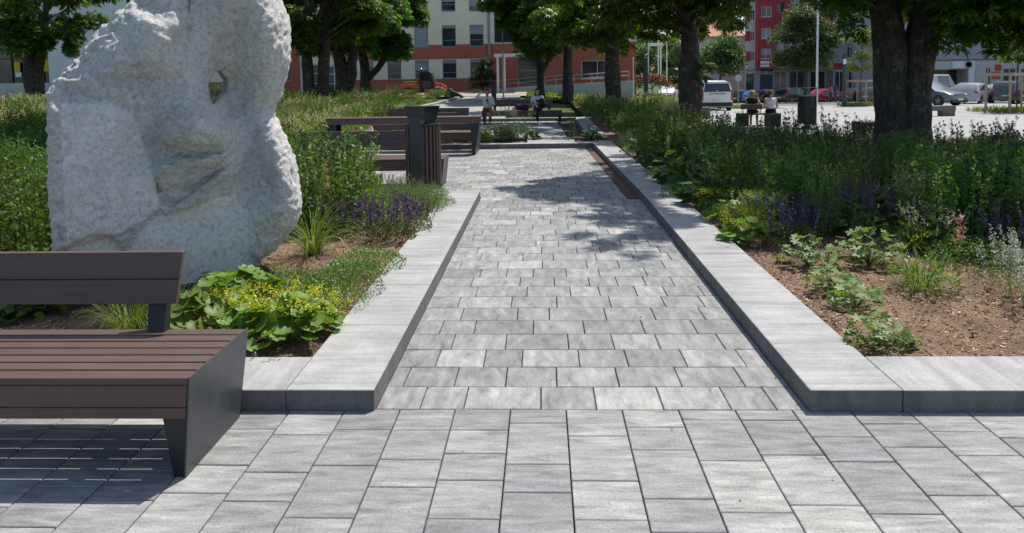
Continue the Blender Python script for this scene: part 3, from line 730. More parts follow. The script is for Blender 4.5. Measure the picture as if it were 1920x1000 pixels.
# the big forked tree in the right bed
tb = Y(1690, 250, 15.5); z_at = lambda py, px=1690, y=15.5: Y(px, py, y)[2]
def hang(spec, y):   # lobes given by where the hanging sprays are seen, on the tree's own depth
    out = []
    for (px, py, yy, r) in spec:
        p = Y(px, py, yy); out.append((p.x-tb.x, p.y-15.5, p.z, r))
    return out
ex = hang([(1790, 20, 14.6, .75), (1850, 30, 14.9, .7), (1910, 20, 14.3, .7), (1780, 60, 15.2, .42), (1830, 70, 14.6, .38), (1885, 62, 14.8, .45), (1925, 80, 14.5, .4), (1765, 85, 15.0, .22), (1795, 96, 14.9, .17), (1868, 98, 14.7, .2), (1915, 112, 14.6, .2),
           (1600, 20, 15.3, .4), (1575, 8, 14.8, .4), (1610, 70, 15.2, .22), (1590, 48, 15., .2), (1545, -10, 14.8, .4), (1512, -14, 14.9, .22), (1640, -30, 14.2, .6), (1720, -60, 14, .7), (1700, 20, 16.2, .3), (1965, 40, 14.6, .6), (1480, -40, 15, .5), (1990, 90, 14.3, .5)], 15.5)
def sun_gap(c, x0, y0):
    sx, sy = c[:, 0]+x0-c[:, 2]*.328, c[:, 1]+y0-c[:, 2]*.39; e = .18*np.sin(sx*5+sy*3)+.12*np.sin(sx*11-sy*7)
    lim = np.interp(sy+e, [5.5, 7.2, 7.6, 8.2, 9.2, 10.3, 12.2, 12.9, 13.6, 14.5, 16.2, 16.8], [9, 3.2, 1.1, .75, .5, .15, -.5, -.1, .7, 1.0, .9, -2.])
    th = (vnoise(np.stack([sx*1.7+3, sy*1.2, 0*sx], -1), 9)+.5*vnoise(np.stack([sx*4, sy*3, 0*sx], -1), 4) > .30) & (sx < 2.6)
    return (th | (sx+e < lim) | ((sx > 4.9+e) & (sy < 8.9)) | (sy+e < 6.3)) & (c[:, 2] > 2.)
def clr_big(px, py, c): return sun_gap(c, tb.x, tb.y) |  ((px < 1525) & (py > 2)) | ((px < 1632) & (py > 98)) | ((px > 1618) & (px < 1752) & (py > 8) & (c[:, 1] < .4)) | ((px < 1565) & (py > 26)) | (py > 116) & (px < 1870)
stb = []
fz = z_at(40)
stb.append(refine([(-.15, 0, -.2), (-.17, 0, .12), (-.19, 0, .7), (-.22, 0, 1.5), (-.27, 0, fz-.4), (-.36, .05, fz+.35), (-.50, .1, fz+1.6), (-.9, .2, fz+4)], [.50, .40, .34, .32, .31, .29, .25, .12], 4))
stb.append(refine([(.14, -.03, -.2), (.17, -.03, .12), (.20, -.03, .7), (.24, -.03, 1.5), (.34, -.02, fz-.4), (.47, 0, fz+.35), (.82, -.1, fz+1.7), (1.5, -.2, fz+4)], [.50, .40, .33, .31, .30, .28, .24, .12], 4))
def big_tree():
    return chestnut('massive dark chestnut with a forked trunk standing in the right flower bed', tb.x, tb.y, 0, .5, H=12.5, Rc=5.9, zb=3.1, stems=stb, leaf=.27, per=330, nl=78, lean=(.2, -1.0), extra=ex, clear=clr_big, seed=4)
big_tree()
def clr1292(px, py, c): return ((px > 1402) & (py > -6)) | ((px > 1345) & (py > 62)) | ((px < 1268) & (py > 88) & (px > 1172)) | ((px > 1322) & (py > 40) & (px < 1345) & (py < 95)) 
p_ = Y(1293, 228, 26)
e_ = [(p.x-p_.x, p.y-26, p.z, r) for p, r in ((Y(1325, 125, 25.6), .26), (Y(1318, 150, 25.8), .2), (Y(1340, 20, 25), .6), (Y(1375, 12, 25.5), .45), (Y(1240, 40, 25), .6), (Y(1220, 70, 26), .4))]
chestnut('dark straight chestnut trunk just left of the parked white van', p_.x, 26, 0, .38, H=12, Rc=6.2, zb=2.8, lean=(-.9, 1.3), extra=e_, clear=clr1292, seed=7, wob=.05, per=300)
p_ = Y(1150, 200, 38)
chestnut('straight chestnut trunk behind the right end of the long far bench', p_.x, 38, 0, .40, H=12, Rc=5.6, zb=2.8, clear=lambda px, py, c: ((px > 1175) & (py > 82)) | ((px < 1130) & (py > 105)), seed=9, wob=-.05, lean=(-.7, 0))
p_ = Y(1064, 187, 50)
chestnut('chestnut in front of the pale ramp wall, third trunk from the white van', p_.x, 50, .1, .33, H=11, Rc=4.4, zb=3.1, clear=lambda px, py, c: ((px < 945) & (py > 75)) | ((px < 975) & (py > 112)) | (py > 132), seed=12, wob=.1, lean=(-.3, 0), per=360)
p_ = Y(1014, 187, 53); q_ = p_
st1 = [refine([(0, 0, -.2), (0, 0, .8), (.02, 0, 2.0), (-.1, 0, 3.6), (-.3, 0, 7)], [.34, .27, .25, .2, .06], 4), refine([(.02, 0, 1.7), (.5, 0, 2.5), (.9, 0, 3.2), (1.3, 0, 4.5)], [.2, .16, .13, .06], 3)]
chestnut('slim forked chestnut beside the glazed entrance of the cream building', p_.x, 53, .2, .28, H=10.5, Rc=4.1, zb=3.0, stems=st1, clear=lambda px, py, c: ((px < 930) & (py > 20)) | ((px < 955) & (py > 75)) | ((px < 985) & (py > 100)) | (py > 128), seed=14, per=380)
# left row
p_ = Y(586, 205, 40)
st2 = [refine([(-.25, 0, -.2), (-.25, 0, .5), (-.25, 0, 2.), (-.4, 0, 4), (-.6, .1, 7.5)], [.42, .33, .3, .25, .1], 4), refine([(.42, .1, -.2), (.42, .1, .5), (.5, .1, 2.), (.7, .1, 4), (1., .1, 7.5)], [.42, .34, .31, .26, .1], 4)]
chestnut('twin stemmed chestnut right beside the stone sculpture', p_.x+.1, 40, .05, .35, H=11, Rc=4.4, zb=3.2, stems=st2, clear=lambda px, py, c: ((px < 560) & (py > 95)) | (py > 135) | ((px > 560) & (px < 700) & (py > 92) & (c[:, 1] < -1.)), seed=21, lean=(.4, 0), group='chestnut trees on the left')
p_ = Y(648, 190, 46)
st3 = [refine([(0, 0, -.2), (0, 0, .4), (-.1, 0, 1.6), (-.35, 0, 3.), (-.6, 0, 7)], [.62, .46, .42, .34, .1], 4), refine([(.1, 0, .9), (.4, 0, 2.), (.6, 0, 3.4), (.8, 0, 6)], [.34, .33, .28, .1], 4)]
chestnut('stout chestnut behind the bin between two slimmer dark trunks', p_.x, 46, .1, .45, H=11, Rc=4.3, zb=3.1, stems=st3, clear=lambda px, py, c: (py > 112), seed=23, group='chestnut trees on the left', lean=(.3, 0))
p_ = Y(686, 178, 52)
st4 = [refine([(0, 0, -.3), (0, 0, .5), (-.02, 0, 2.), (-.3, 0, 4), (-.5, 0, 7)], [.46, .36, .33, .25, .1], 4), refine([(.1, 0, 1.3), (.9, 0, 2.1), (1.35, 0, 2.8), (1.55, 0, 4.2), (1.6, .2, 6.5)], [.24, .23, .22, .2, .08], 4)]
chestnut('chestnut with a low curved limb in front of the cream and red building', p_.x, 52, .35, .4, H=11, Rc=4.4, zb=2.9, stems=st4, clear=lambda px, py, c: ((px > 803)) | ((px > 770) & (py > 62)) | ((px > 745) & (py > 100)) | (py > 122) | ((px < 700) & (py > 100)), seed=26, group='chestnut trees on the left', lean=(.4, 0), per=400)
p_ = Y(66, 190, 44)
st5 = [refine([(0, 0, -.3), (0, 0, .5), (-.03, 0, 2.2), (-.15, 0, 4), (-.3, 0, 7)], [.6, .52, .46, .34, .1], 4), refine([(.05, 0, 1.5), (.45, 0, 2.9), (.75, 0, 4.4), (1.2, 0, 7)], [.36, .3, .24, .1], 4)]
chestnut('dark chestnut with a split trunk in front of the white building at the far left', p_.x, 44, .35, .45, H=11, Rc=4.8, zb=3.0, stems=st5, clear=lambda px, py, c: ((px > 130) & (py > 88)) | (py > 100) & (px > 40) | (py > 120) | ((px > 84) & (px < 120) & (py > 60)), seed=31, group='chestnut trees on the left', lean=(.5, 0), per=340)
chestnut('chestnut standing hidden right behind the sculpture, its crown over the left bed', -9.4, 17.6, .05, .42, H=12, Rc=5.6, zb=3.5, seed=37, group='chestnut trees on the left', leaf=.27, per=300, nl=60, clear=lambda px, py, c: (py > 88) | ((px > 585) & (py > 5)) | ((px < 90) & (py > 30)))
# smaller leaved trees
def leafy(name, label, cat, x, y, z0, lobes, mat, leaf, per, stems, group=None, bark='bark2'):
    root = thing(name, label, cat, (x, y, z0), 0, group); c, u = crown_pts(lobes, per); n = len(c)
    lv = Leaves(); lv.inst(DIAM, LEAFLET_F, c, u*[1, 1, .6]+NR.normal(0, .6, (n, 3))+[0, 0, -.2], u*.5+NR.normal(0, .5, (n, 3))+[0, 0, .7], NR.uniform(.6, 1.2, n)*leaf)
    new_ob('crown', lv.mesh('small_leaf_crown'), mat, root)
    if stems: trunk_mesh('trunk', stems+limbs_to(lobes, (0, 0, stems[0][0][-1][2]*.6), stems[0][1][0]*.4, 8), M[bark], root, 10)
    return root
def blob(rx, rz, cz, n, r0, r1, seed, taper=0.):
    rr = random.Random(seed); o = []
    for _ in range(n):
        u = Vector((rr.gauss(0, 1), rr.gauss(0, 1), rr.gauss(0, 1))).normalized()*rr.uniform(.5, 1.); z = cz+u.z*rz; k = 1-taper*(u.z*.5+.5)
        o.append((u.x*rx*k, u.y*rx*k, z, rr.uniform(r0, r1)))
    return o
def gpt(px, y, py=160): p = Y(px, py, y); return p.x, gz(p.x, y)
x_, z_ = gpt(1510, 76)
leafy('linden_tree', 'round crowned green linden in front of the red and grey building', 'tree', x_, 76, z_, blob(3.1, 4.0, 6.0, 60, .7, 1.4, 3, .3), M['linden'], .24, 420, [refine([(0, 0, -.2), (0, 0, 1), (.05, 0, 3), (0, 0, 6)], [.24, .2, .16, .06], 3)])
x_, z_ = gpt(1350, 84)
leafy('street_tree', 'mid green street tree standing behind the white van', 'tree', x_, 84, z_, blob(2.5, 2.7, 4.9, 34, .8, 1.2, 5, .3), M['linden'], .26, 380, [refine([(0, 0, -.2), (0, 0, 1), (.05, 0, 3), (0, 0, 5)], [.2, .16, .12, .05], 3)])
for i, (px, y, rx, cz, rz, lb) in enumerate(((1190, 118, 4, 5.5, 4, 'leafy tree behind the tall dark stone stele'), (1235, 124, 4.2, 6.2, 4.5, 'pale green tree rising behind the white flagpoles'), (1275, 112, 3.6, 4.6, 3.6, 'tree beyond the parked white car by the flagpoles'), (1150, 126, 4.5, 6, 5, 'bushy tree at the end of the pale ramp wall'))):
    x_, z_ = gpt(px, y); leafy('background_tree', lb, 'tree', x_, y, z_, blob(rx, rz, cz, 34, 1., 1.6, 40+i), M['young'] if i % 2 else M['linden'], .34, 200, [refine([(0, 0, -.2), (0, 0, 1), (0, 0, 3), (0, 0, 5)], [.24, .2, .15, .06], 3)], 'trees beyond the lawn')
# ------------------------------------------------------------------ planting
M['alch'] = leaf_mat('lady mantle leaves', (.11, .19, .036), (.15, .24, .048), (.20, .29, .075), .3, .5)
M['alchf'] = leaf_mat('lady mantle flowers', (.36, .36, .02), (.48, .46, .03), (.56, .54, .06), .3, .6, 1.2)
M['ger'] = leaf_mat('cranesbill leaves', (.11, .18, .055), (.16, .24, .08), (.23, .31, .12), .3, .5)
M['sage'] = leaf_mat('sage leaves', (.06, .09, .035), (.085, .125, .045), (.11, .15, .06), .3, .55)
M['sagef'] = leaf_mat('purple sage flowers', (.065, .035, .12), (.10, .055, .19), (.14, .09, .24), .25, .6, 1.)
M['cat'] = leaf_mat('catmint leaves', (.12, .185, .07), (.17, .245, .095), (.24, .31, .145), .3, .55)
M['cover'] = leaf_mat('low green leaves', (.07, .14, .035), (.11, .19, .05), (.17, .25, .075), .3, .4)
M['tall'] = leaf_mat('tall aster leaves', (.065, .12, .03), (.095, .165, .042), (.14, .215, .065), .35, .5)
M['blade'] = leaf_mat('grass blades', (.09, .15, .03), (.14, .20, .045), (.22, .26, .08), .35, .5)
M['mead'] = leaf_mat('meadow leaves', (.10, .14, .035), (.15, .19, .05), (.22, .24, .085), .35, .6)
M['cream'] = leaf_mat('cream plumes', (.36, .34, .20), (.50, .47, .30), (.60, .58, .40), .3, .7, 1.)
M['head'] = leaf_mat('seed heads', (.05, .05, .03), (.08, .075, .045), (.12, .10, .06), .1, .8, 1.)
M['broad'] = leaf_mat('broad dark leaves', (.035, .085, .025), (.05, .11, .035), (.075, .14, .05), .25, .45)
M['white'] = leaf_mat('pale catmint flowers', (.35, .36, .33), (.50, .50, .46), (.55, .52, .60), .2, .7, 1.)
M['pink'] = leaf_mat('pink flowers', (.55, .18, .20), (.65, .28, .28), (.70, .40, .38), .2, .7, 1.)
def rim(n, f, zf):
    T = [(0, 0, .0)]; 
    for i in range(n):
        a = 2*math.pi*i/n; r_ = f(i, a); T.append((r_*math.sin(a), r_*math.cos(a)*1., zf(i, a)))
    return T, [(0, 1+i, 1+(i+1) % n) for i in range(n)]
ALCH, ALCHF = rim(16, lambda i, a: (.98 if i % 2 else .84)*(1 if abs(a-math.pi) > .25 else .35), lambda i, a: .30+(.07 if i % 2 else -.05))
GER, GERF = rim(20, lambda i, a: [1., .86, .42, .86][i % 4]*(1 if abs(a-math.pi) > .3 else .5), lambda i, a: [.02, .1, .0, .1][i % 4])
LANC = [(0, 0, 0), (-.12, .4, .02), (0, .4, -.015), (.12, .4, .02), (0, 1, -.06)]
OVAL = [(0, 0, 0), (-.3, .45, .04), (0, .5, -.02), (.3, .45, .04), (0, 1, -.05)]
Q4 = [(-.5, 0, 0), (.5, 0, 0), (.5, 1, 0), (-.5, 1, 0)]; Q4F = [(0, 1, 2, 3)]
def dome(n, r, h, lo=.25):
    a = NR.uniform(0, 2*math.pi, n); q = np.sqrt(NR.uniform(0, 1, n)); z = h*np.sqrt(np.clip(1-q**2, 0, 1))*NR.uniform(lo, 1.05, n)+.02
    return np.stack([r*q*np.cos(a), r*q*np.sin(a), z], -1), np.stack([q*np.cos(a), q*np.sin(a), .35+.8*(1-q)], -1)
def randdir(n, up=0.): return norm(NR.normal(0, 1, (n, 3))+[0, 0, up])
def stems_bunch(lv, n, r, h0, h1, spread, rad_=.003):
    out = []
    for _ in range(n):
        a, q = NR.uniform(0, 6.28), r*math.sqrt(NR.uniform(0, 1)); h = NR.uniform(h0, h1); b = np.array([q*math.cos(a), q*math.sin(a), 0]); e = b*[spread, spread, 0]+[NR.normal(0, .05), NR.normal(0, .05), h]
        m = (b+e)/2+[NR.normal(0, .03), NR.normal(0, .03), .04]; p = np.array([b, m*.6+b*.4, m*.5+e*.5, e]); lv.tube(p, rad_, rad_*.5); out.append(p)
    return out
def along(p, t):
    t = np.asarray(t)*(len(p)-1); i = np.clip(t.astype(int), 0, len(p)-2); f = (t-i)[:, None]; return p[i]*(1-f)+p[i+1]*f
PROTO = {}
def proto(kind, name, leaf, lmat, fl=None, fmat=None):
    o = bpy.data.meshes, None
    PROTO[kind] = (name, leaf.mesh(name), M[lmat], fl.mesh(name+'_blossoms') if fl else None, M[fmat] if fmat else None)
    PROTO[kind][1].materials.append(M[lmat])
    if fl: PROTO[kind][3].materials.append(M[fmat])
used_kind = {}
def plant(kind, x, y, z, s=1., rz=None, label=None, group=None, cat='plant', sz=None):
    name, me, lm, fm, _ = PROTO[kind]
    o = bpy.data.objects.new(name, me); COL.objects.link(o); o.location = (x, y, z); o.rotation_euler = (R.uniform(-.06, .06), R.uniform(-.06, .06), R.uniform(0, 6.28) if rz is None else rz); o.scale = (s, s, (sz or s))
    if fm is not None:
        c = bpy.data.objects.new('blossoms', fm); COL.objects.link(c); c.parent = o
    return tag(o, label, cat, group)
def mk_alch(flowers=1.):
    lv, fl = Leaves(), Leaves(); n = 46; c, u = dome(n, .27, .24); lv.inst(ALCH, ALCHF, c, u*[1, 1, .0]+NR.normal(0, .3, (n, 3))*[1, 1, .4], u*[.8, .8, 1]+NR.normal(0, .2, (n, 3)), NR.uniform(.05, .082, n))
    for i in range(n): lv.tube(np.array([[0, 0, .0], c[i]*[.6, .6, .6], c[i]]), .0025, .0018)
    for _ in range(int(15*flowers)):
        a, q = NR.uniform(0, 6.28), NR.uniform(.05, .34); b = np.array([q*math.cos(a), q*math.sin(a), .25+NR.uniform(0, .1)*(1-q)]); m = 46
        p = b+NR.normal(0, 1, (m, 3))*[.034, .034, .022]; fl.inst(Q4, Q4F, p, randdir(m, .5), randdir(m, .6), NR.uniform(.006, .013, m)); lv.tube(np.array([b*[.3, .3, 0], b*[.7, .7, .7], b]), .002, .0012)
    return lv, fl
proto('alch', 'lady_mantle', *[f(x) for f, x in ()] or (lambda a: (a[0], 'alch', a[1], 'alchf'))(mk_alch()))
a_ = mk_alch(.0001); proto('alch0', 'lady_mantle', a_[0], 'alch')
def mk_ger(n=95, r=.27, h=.27):
    lv = Leaves(); c, u = dome(n, r, h); lv.inst(GER, GERF, c, u*[1, 1, .1]+NR.normal(0, .3, (n, 3))*[1, 1, .5], u*[.7, .7, 1]+NR.normal(0, .25, (n, 3)), NR.uniform(.03, .052, n))
    for i in range(0, n, 1): lv.tube(np.array([[0, 0, 0.], c[i]*[.5, .5, .65], c[i]]), .0018, .0012)
    return lv
proto('ger', 'cranesbill', mk_ger(), 'ger')
def mk_sage(ns=30, h0=.32, h1=.54, nl=620, r=.22):
    lv, fl = Leaves(), Leaves(); c, u = dome(nl, r*1.15, .24, .1); lv.inst(OVAL, LEAFLET_F, c, u+NR.normal(0, .5, (nl, 3)), randdir(nl, 1.2), NR.uniform(.02, .045, nl))
    for p in stems_bunch(lv, ns, r, h0, h1, 1.5, .0022):
        m = 44; t = NR.uniform(.42, 1., m); q = along(p, t)+NR.normal(0, .0045, (m, 3)); fl.inst(Q4, Q4F, q, randdir(m, .8), randdir(m), NR.uniform(.007, .014, m)*(1.25-.6*(t-.42)))
    return lv, fl
a_ = mk_sage(); proto('sage', 'purple_sage', a_[0], 'sage', a_[1], 'sagef')
def mk_blade(n=150, L0=.4, L1=.85, r=.06, w=.008):
    lv = Leaves()
    for _ in range(n):
        a = NR.uniform(0, 6.28); q = r*math.sqrt(NR.uniform(0, 1)); L = NR.uniform(L0, L1); b = NR.uniform(.25, 1.75); dv = np.array([math.cos(a), math.sin(a), 0]); k = 6; P = []
        ph = rad(89)-b*.35; p = np.array([q*math.cos(a), q*math.sin(a), 0]); sd = np.array([-math.sin(a), math.cos(a), 0])
        for i in range(k+1):
            t = i/k; ww = w*(1-t**2)*.5+.0006; P += [p-sd*ww, p+sd*ww]; ph -= b*(.08+.55*t); p = p+(dv*math.cos(ph)+np.array([0, 0, math.sin(ph)]))*L/k
        lv.add(P, [(2*i, 2*i+1, 2*i+3, 2*i+2) for i in range(k)])
    return lv
proto('blade', 'ornamental_grass', mk_blade(), 'blade')
proto('thin', 'wispy_grass', mk_blade(260, .2, .45, .14, .004), 'blade')
def mk_cover(n=1500, r=.36, h=.2, s0=.012, s1=.026, T=OVAL, ns=30):
    lv = Leaves(); c, u = dome(n, r, h, .35); lv.inst(T, LEAFLET_F, c, u*.6+randdir(n, .3), randdir(n, 1.), NR.uniform(s0, s1, n)); stems_bunch(lv, ns, r*.6, h*.6, h*1.15, 1.4, .0018); return lv
proto('cover', 'ground_cover_plant', mk_cover(), 'cover')
proto('cover2', 'ground_cover_plant', mk_cover(1300, .34, .15, .016, .032), 'cover')
def mk_cat():
    lv, fl = Leaves(), Leaves(); n = 900; c, u = dome(n, .34, .32, .3); lv.inst(OVAL, LEAFLET_F, c, u*.7+randdir(n, .3), randdir(n, 1.), NR.uniform(.014, .03, n))
    for p in stems_bunch(lv, 60, .22, .28, .48, 1.7, .0016):
        m = 14; q = along(p, NR.uniform(.5, 1, m)); lv.inst(OVAL, LEAFLET_F, q, randdir(m, .2), randdir(m, .8), NR.uniform(.012, .022, m))
        m = 5; q = along(p, NR.uniform(.86, 1, m)); fl.inst(Q4, Q4F, q, randdir(m, .6), randdir(m), NR.uniform(.004, .008, m))
    return lv, fl
a_ = mk_cat(); proto('cat', 'catmint', a_[0], 'cat', a_[1], 'sagef')
def mk_catw():
    lv, fl = Leaves(), Leaves(); n = 500; c, u = dome(n, .28, .34, .3); lv.inst(OVAL, LEAFLET_F, c, u*.7+randdir(n, .3), randdir(n, 1.), NR.uniform(.016, .034, n))
    for p in stems_bunch(lv, 40, .2, .38, .6, 1.5, .0018):
        for t in np.linspace(.5, 1, 7):
            m = 5; q = along(p, np.full(m, t))+NR.normal(0, .009, (m, 3)); fl.inst(Q4, Q4F, q, randdir(m, .2), randdir(m), NR.uniform(.008, .016, m))
    return lv, fl
a_ = mk_catw(); proto('catw', 'white_catmint', a_[0], 'cat', a_[1], 'white')
def mk_tall(ns=46, r=.26, h0=.6, h1=1., per=30, L0=.05, L1=.1, T=LANC):
    lv = Leaves()
    for p in stems_bunch(lv, ns, r, h0, h1, 1.35, .003):
        t = NR.uniform(.08, 1., per)**.8; q = along(p, t); lv.inst(T, LEAFLET_F, q, randdir(per, .55), randdir(per, 1.), NR.uniform(L0, L1, per)*(1.15-.55*t))
    return lv
proto('tall', 'tall_aster', mk_tall(), 'tall')
proto('tall2', 'tall_aster', mk_tall(38, .28, .5, .92, 40, .035, .075, OVAL), 'tall')
def mk_mead(r=.42, h=.6):
    lv, fl = Leaves(), Leaves(); n = 700; c, u = dome(n, r, h*.8, .2); lv.inst(LANC, LEAFLET_F, c, u*.8+randdir(n, .6), randdir(n, .7), NR.uniform(.05, .12, n), 1.6)
    for p in stems_bunch(lv, 40, r*.7, h*.8, h*1.2, 1.35, .003):
        m = 12; q = along(p, NR.uniform(.75, 1, m))+NR.normal(0, .016, (m, 3)); fl.inst(Q4, Q4F, q, randdir(m, .5), randdir(m, .5), NR.uniform(.008, .022, m))
    return lv, fl
a_ = mk_mead(); proto('mead', 'meadow_perennial', a_[0], 'mead', a_[1], 'cream')
def mk_ast():
    lv, fl = Leaves(), Leaves(); n = 420; c, u = dome(n, .36, .42, .2); lv.inst(OVAL, LEAFLET_F, c, u*.7+randdir(n, .1), randdir(n, 1.2), NR.uniform(.035, .075, n))
    for p in stems_bunch(lv, 9, .22, .55, .8, 1.5, .003):
        m = 130; t = NR.uniform(.62, 1, m); q = along(p, t); u = randdir(m, .7)*(.13*(1.02-t)/.4)[:, None]*NR.uniform(.2, 1, (m, 1)); fl.inst(LANC, LEAFLET_F, q+u, u+[0, 0, .02], randdir(m), NR.uniform(.014, .03, m), 1.5)
    return lv, fl
a_ = mk_ast(); proto('ast', 'astilbe', a_[0], 'ger', a_[1], 'cream')
def mk_head():
    lv, fl = Leaves(), Leaves()
    for p in stems_bunch(lv, 13, .16, .8, 1.2, 1.7, .004):
        for t in (1., NR.uniform(.74, .86)):
            m = 30; q = along(p, np.full(m, t))+NR.normal(0, .011, (m, 3)); fl.inst(Q4, Q4F, q, randdir(m), randdir(m), NR.uniform(.008, .016, m))
        m = 12; t = NR.uniform(.1, .8, m); lv.inst(OVAL, LEAFLET_F, along(p, t), randdir(m, .2), randdir(m, 1.), NR.uniform(.05, .11, m)*(1.1-t))
        for _ in range(3):
            b = along(p, NR.uniform(.7, .95, 1))[0]; e = b+NR.normal(0, .05, 3)+[0, 0, .09]; lv.tube(np.array([b, (b+e)/2, e]), .002, .0015); m = 20; fl.inst(Q4, Q4F, e+NR.normal(0, .008, (m, 3)), randdir(m), randdir(m), NR.uniform(.006, .013, m))
    return lv, fl
a_ = mk_head(); proto('head', 'seed_head_perennial', a_[0], 'tall', a_[1], 'head')
def mk_broad():
    lv = Leaves(); n = 70; c, u = dome(n, .38, .36, .3); lv.inst(OVAL, LEAFLET_F, c*[.6, .6, 1], u*[1, 1, .25]+NR.normal(0, .3, (n, 3)), randdir(n, 2.), NR.uniform(.13, .24, n), 1.2)
    for i in range(n): lv.tube(np.array([[0, 0, 0.], c[i]*[.3, .3, .65], c[i]*[.6, .6, 1]]), .003, .002)
    return lv
proto('broad', 'broad_leaved_perennial', mk_broad(), 'broad')
def mk_gaura():
    lv, fl = Leaves(), Leaves(); n = 150; c, u = dome(n, .22, .2, .2); lv.inst(LANC, LEAFLET_F, c, u+randdir(n, .6), randdir(n, 1), NR.uniform(.04, .09, n))
    for i in range(3):
        e = np.array([.30+.06*i, .05*i-.05, .62-.1*i]); p = np.array([[0, 0, 0], e*.35+[0, 0, .03], e*.7+[0, 0, .02], e]); lv.tube(p, .003, .0018)
        m = 16; t = NR.uniform(.55, 1., m); lv.inst(LANC, LEAFLET_F, along(p, t), randdir(m, .8)+[.5, 0, .3], randdir(m), NR.uniform(.015, .03, m))
        m = 26; fl.inst(Q4, Q4F, along(p, NR.uniform(.72, .8, m))+NR.normal(0, .012, (m, 3)), randdir(m), randdir(m), NR.uniform(.008, .018, m))
    return lv, fl
a_ = mk_gaura(); proto('gaura', 'gaura', a_[0], 'blade', a_[1], 'pink')
# --- planted singly in the foreground
def at(px, py, z=.09): p = G(px, py, z); return p.x, p.y
def put(kind, px, py, s, label, group=None, z=.09, rz=None, sz=None): x, y = at(px, py, z); return plant(kind, x, y, z, s, rz, label, group, sz=sz)
LB = 'plants in the left bed'; RB = 'plants in the right bed'
put('alch', 540, 640, 1.05, 'lady mantle with yellow flower froth at the kerb corner beside the bench end', LB)
put('alch', 590, 622, .72, 'small lady mantle whose yellow flowers hang over the kerb top', LB)
put('alch0', 448, 578, 1.15, 'big lobed bright green leaf clump just right of the sculpture foot', LB)
put('alch0', 385, 610, 1.0, 'lobed leaf clump showing right behind the bench bracket', LB)
put('alch', 470, 628, .9, 'yellow flowering lady mantle against the rear corner of the bench seat', LB)
put('alch0', 410, 560, .8, 'lobed leaf clump at the right end of the rusty plinth', LB)
put('thin', 250, 615, 1.0, 'pale wispy grass seen between the seat and backrest of the bench', LB)
put('thin', 330, 600, .8, 'short wispy grass left of the bench bracket', LB)
put('broad', 20, 600, .7, 'broad leaved plant in the gap under the bench backrest at the far left', LB)
put('alch0', 60, 592, .8, 'lobed leaf clump left of the rusty plinth', LB)
put('cover', 600, 580, 1.0, 'low fine leaved mound between the lady mantle and the kerb', LB)
put('cover', 545, 565, .95, 'low fine leaved mound behind the lady mantle', LB)
put('cover', 520, 545, .7, 'small green mound on the bark close to the sculpture foot', LB)
put('cover2', 690, 505, 1., 'glossy ground cover cushion at the kerb in front of the purple sage', LB)
put('cover2', 655, 525, .9, 'glossy ground cover cushion left of another one by the kerb', LB)
put('cover', 610, 545, .7, 'green cushion on the bark below the tuft of grass', LB)
put('blade', 588, 478, .95, 'arching tuft of green grass right of the sculpture', LB)
put('sage', 735, 450, 1.0, 'purple sage in full flower beside the left kerb', LB)
put('sage', 700, 445, .9, 'purple sage left of the brightest flowering one', LB)
put('sage', 775, 432, .85, 'purple sage leaning towards the left kerb', LB)
put('sage', 640, 440, .85, 'bluish sage half hidden behind the grass tuft', LB)
put('sage', 605, 420, .8, 'bluish sage close to the right flank of the sculpture', LB)
for i, (px, py, s) in enumerate(((800, 398, .7), (770, 388, .75), (812, 380, .6), (735, 385, .85), (700, 400, .9), (665, 420, .9), (690, 380, .85), (640, 395, 1.), (785, 372, .62), (745, 370, .7))):
    put('cat', px, py, s, 'grey green catmint mound spreading behind the purple sage to the bin', 'catmint mounds in the left bed')
put('ger', 1515, 498, .95, 'light green cranesbill mound between the sage and the kerb', RB)
put('ger', 1630, 497, 1.15, 'large rounded cranesbill mound in the right bed', RB)
put('ger', 1556, 545, .72, 'yellowish cranesbill with scorched leaves on the bark', RB)
put('ger', 1603, 578, .74, 'loose cranesbill beside the yellowish one on the bark', RB)
put('ger', 1648, 650, .74, 'small cranesbill nearest the front kerb of the right bed', RB)
put('alch', 1708, 650, .2, 'tiny yellow green seedling on the bark', RB)
put('gaura', 1735, 545, 1.1, 'sparse gaura with one pink flower stem on the bark', RB, rz=.35)
put('thin', 1725, 540, .85, 'thin dull green grass clump on the bark', RB)
put('catw', 1905, 540, .8, 'pale flowering catmint at the right edge of the bed', RB)
put('catw', 1942, 575, .75, 'pale flowering catmint nearest the front at the right edge', RB)
put('sage', 1905, 470, 1.0, 'violet sage standing above the pale catmint', RB)
for (px, py, s) in ((1482, 464, 1.), (1508, 450, .9), (1605, 432, 1.15), (1632, 428, .9), (1745, 468, .9), (1580, 418, .8)):
    put('sage', px, py, s, 'deep purple sage in the shaded row of the right bed', 'shaded purple sage row')
for (px, py, s) in ((1395, 455, .9), (1425, 438, .8), (1370, 420, 1.), (1400, 412, 1.1), (1350, 398, .9), (1440, 410, 1.), (1330, 372, 1.), (1310, 352, 1.1), (1290, 340, 1.), (1275, 322, 1.), (1460, 425, .9)):
    put('alch' if (px*7) % 3 == 0 else 'alch0', px, py, s, 'lady mantle mound bordering the right kerb', 'lady mantle along the right kerb')
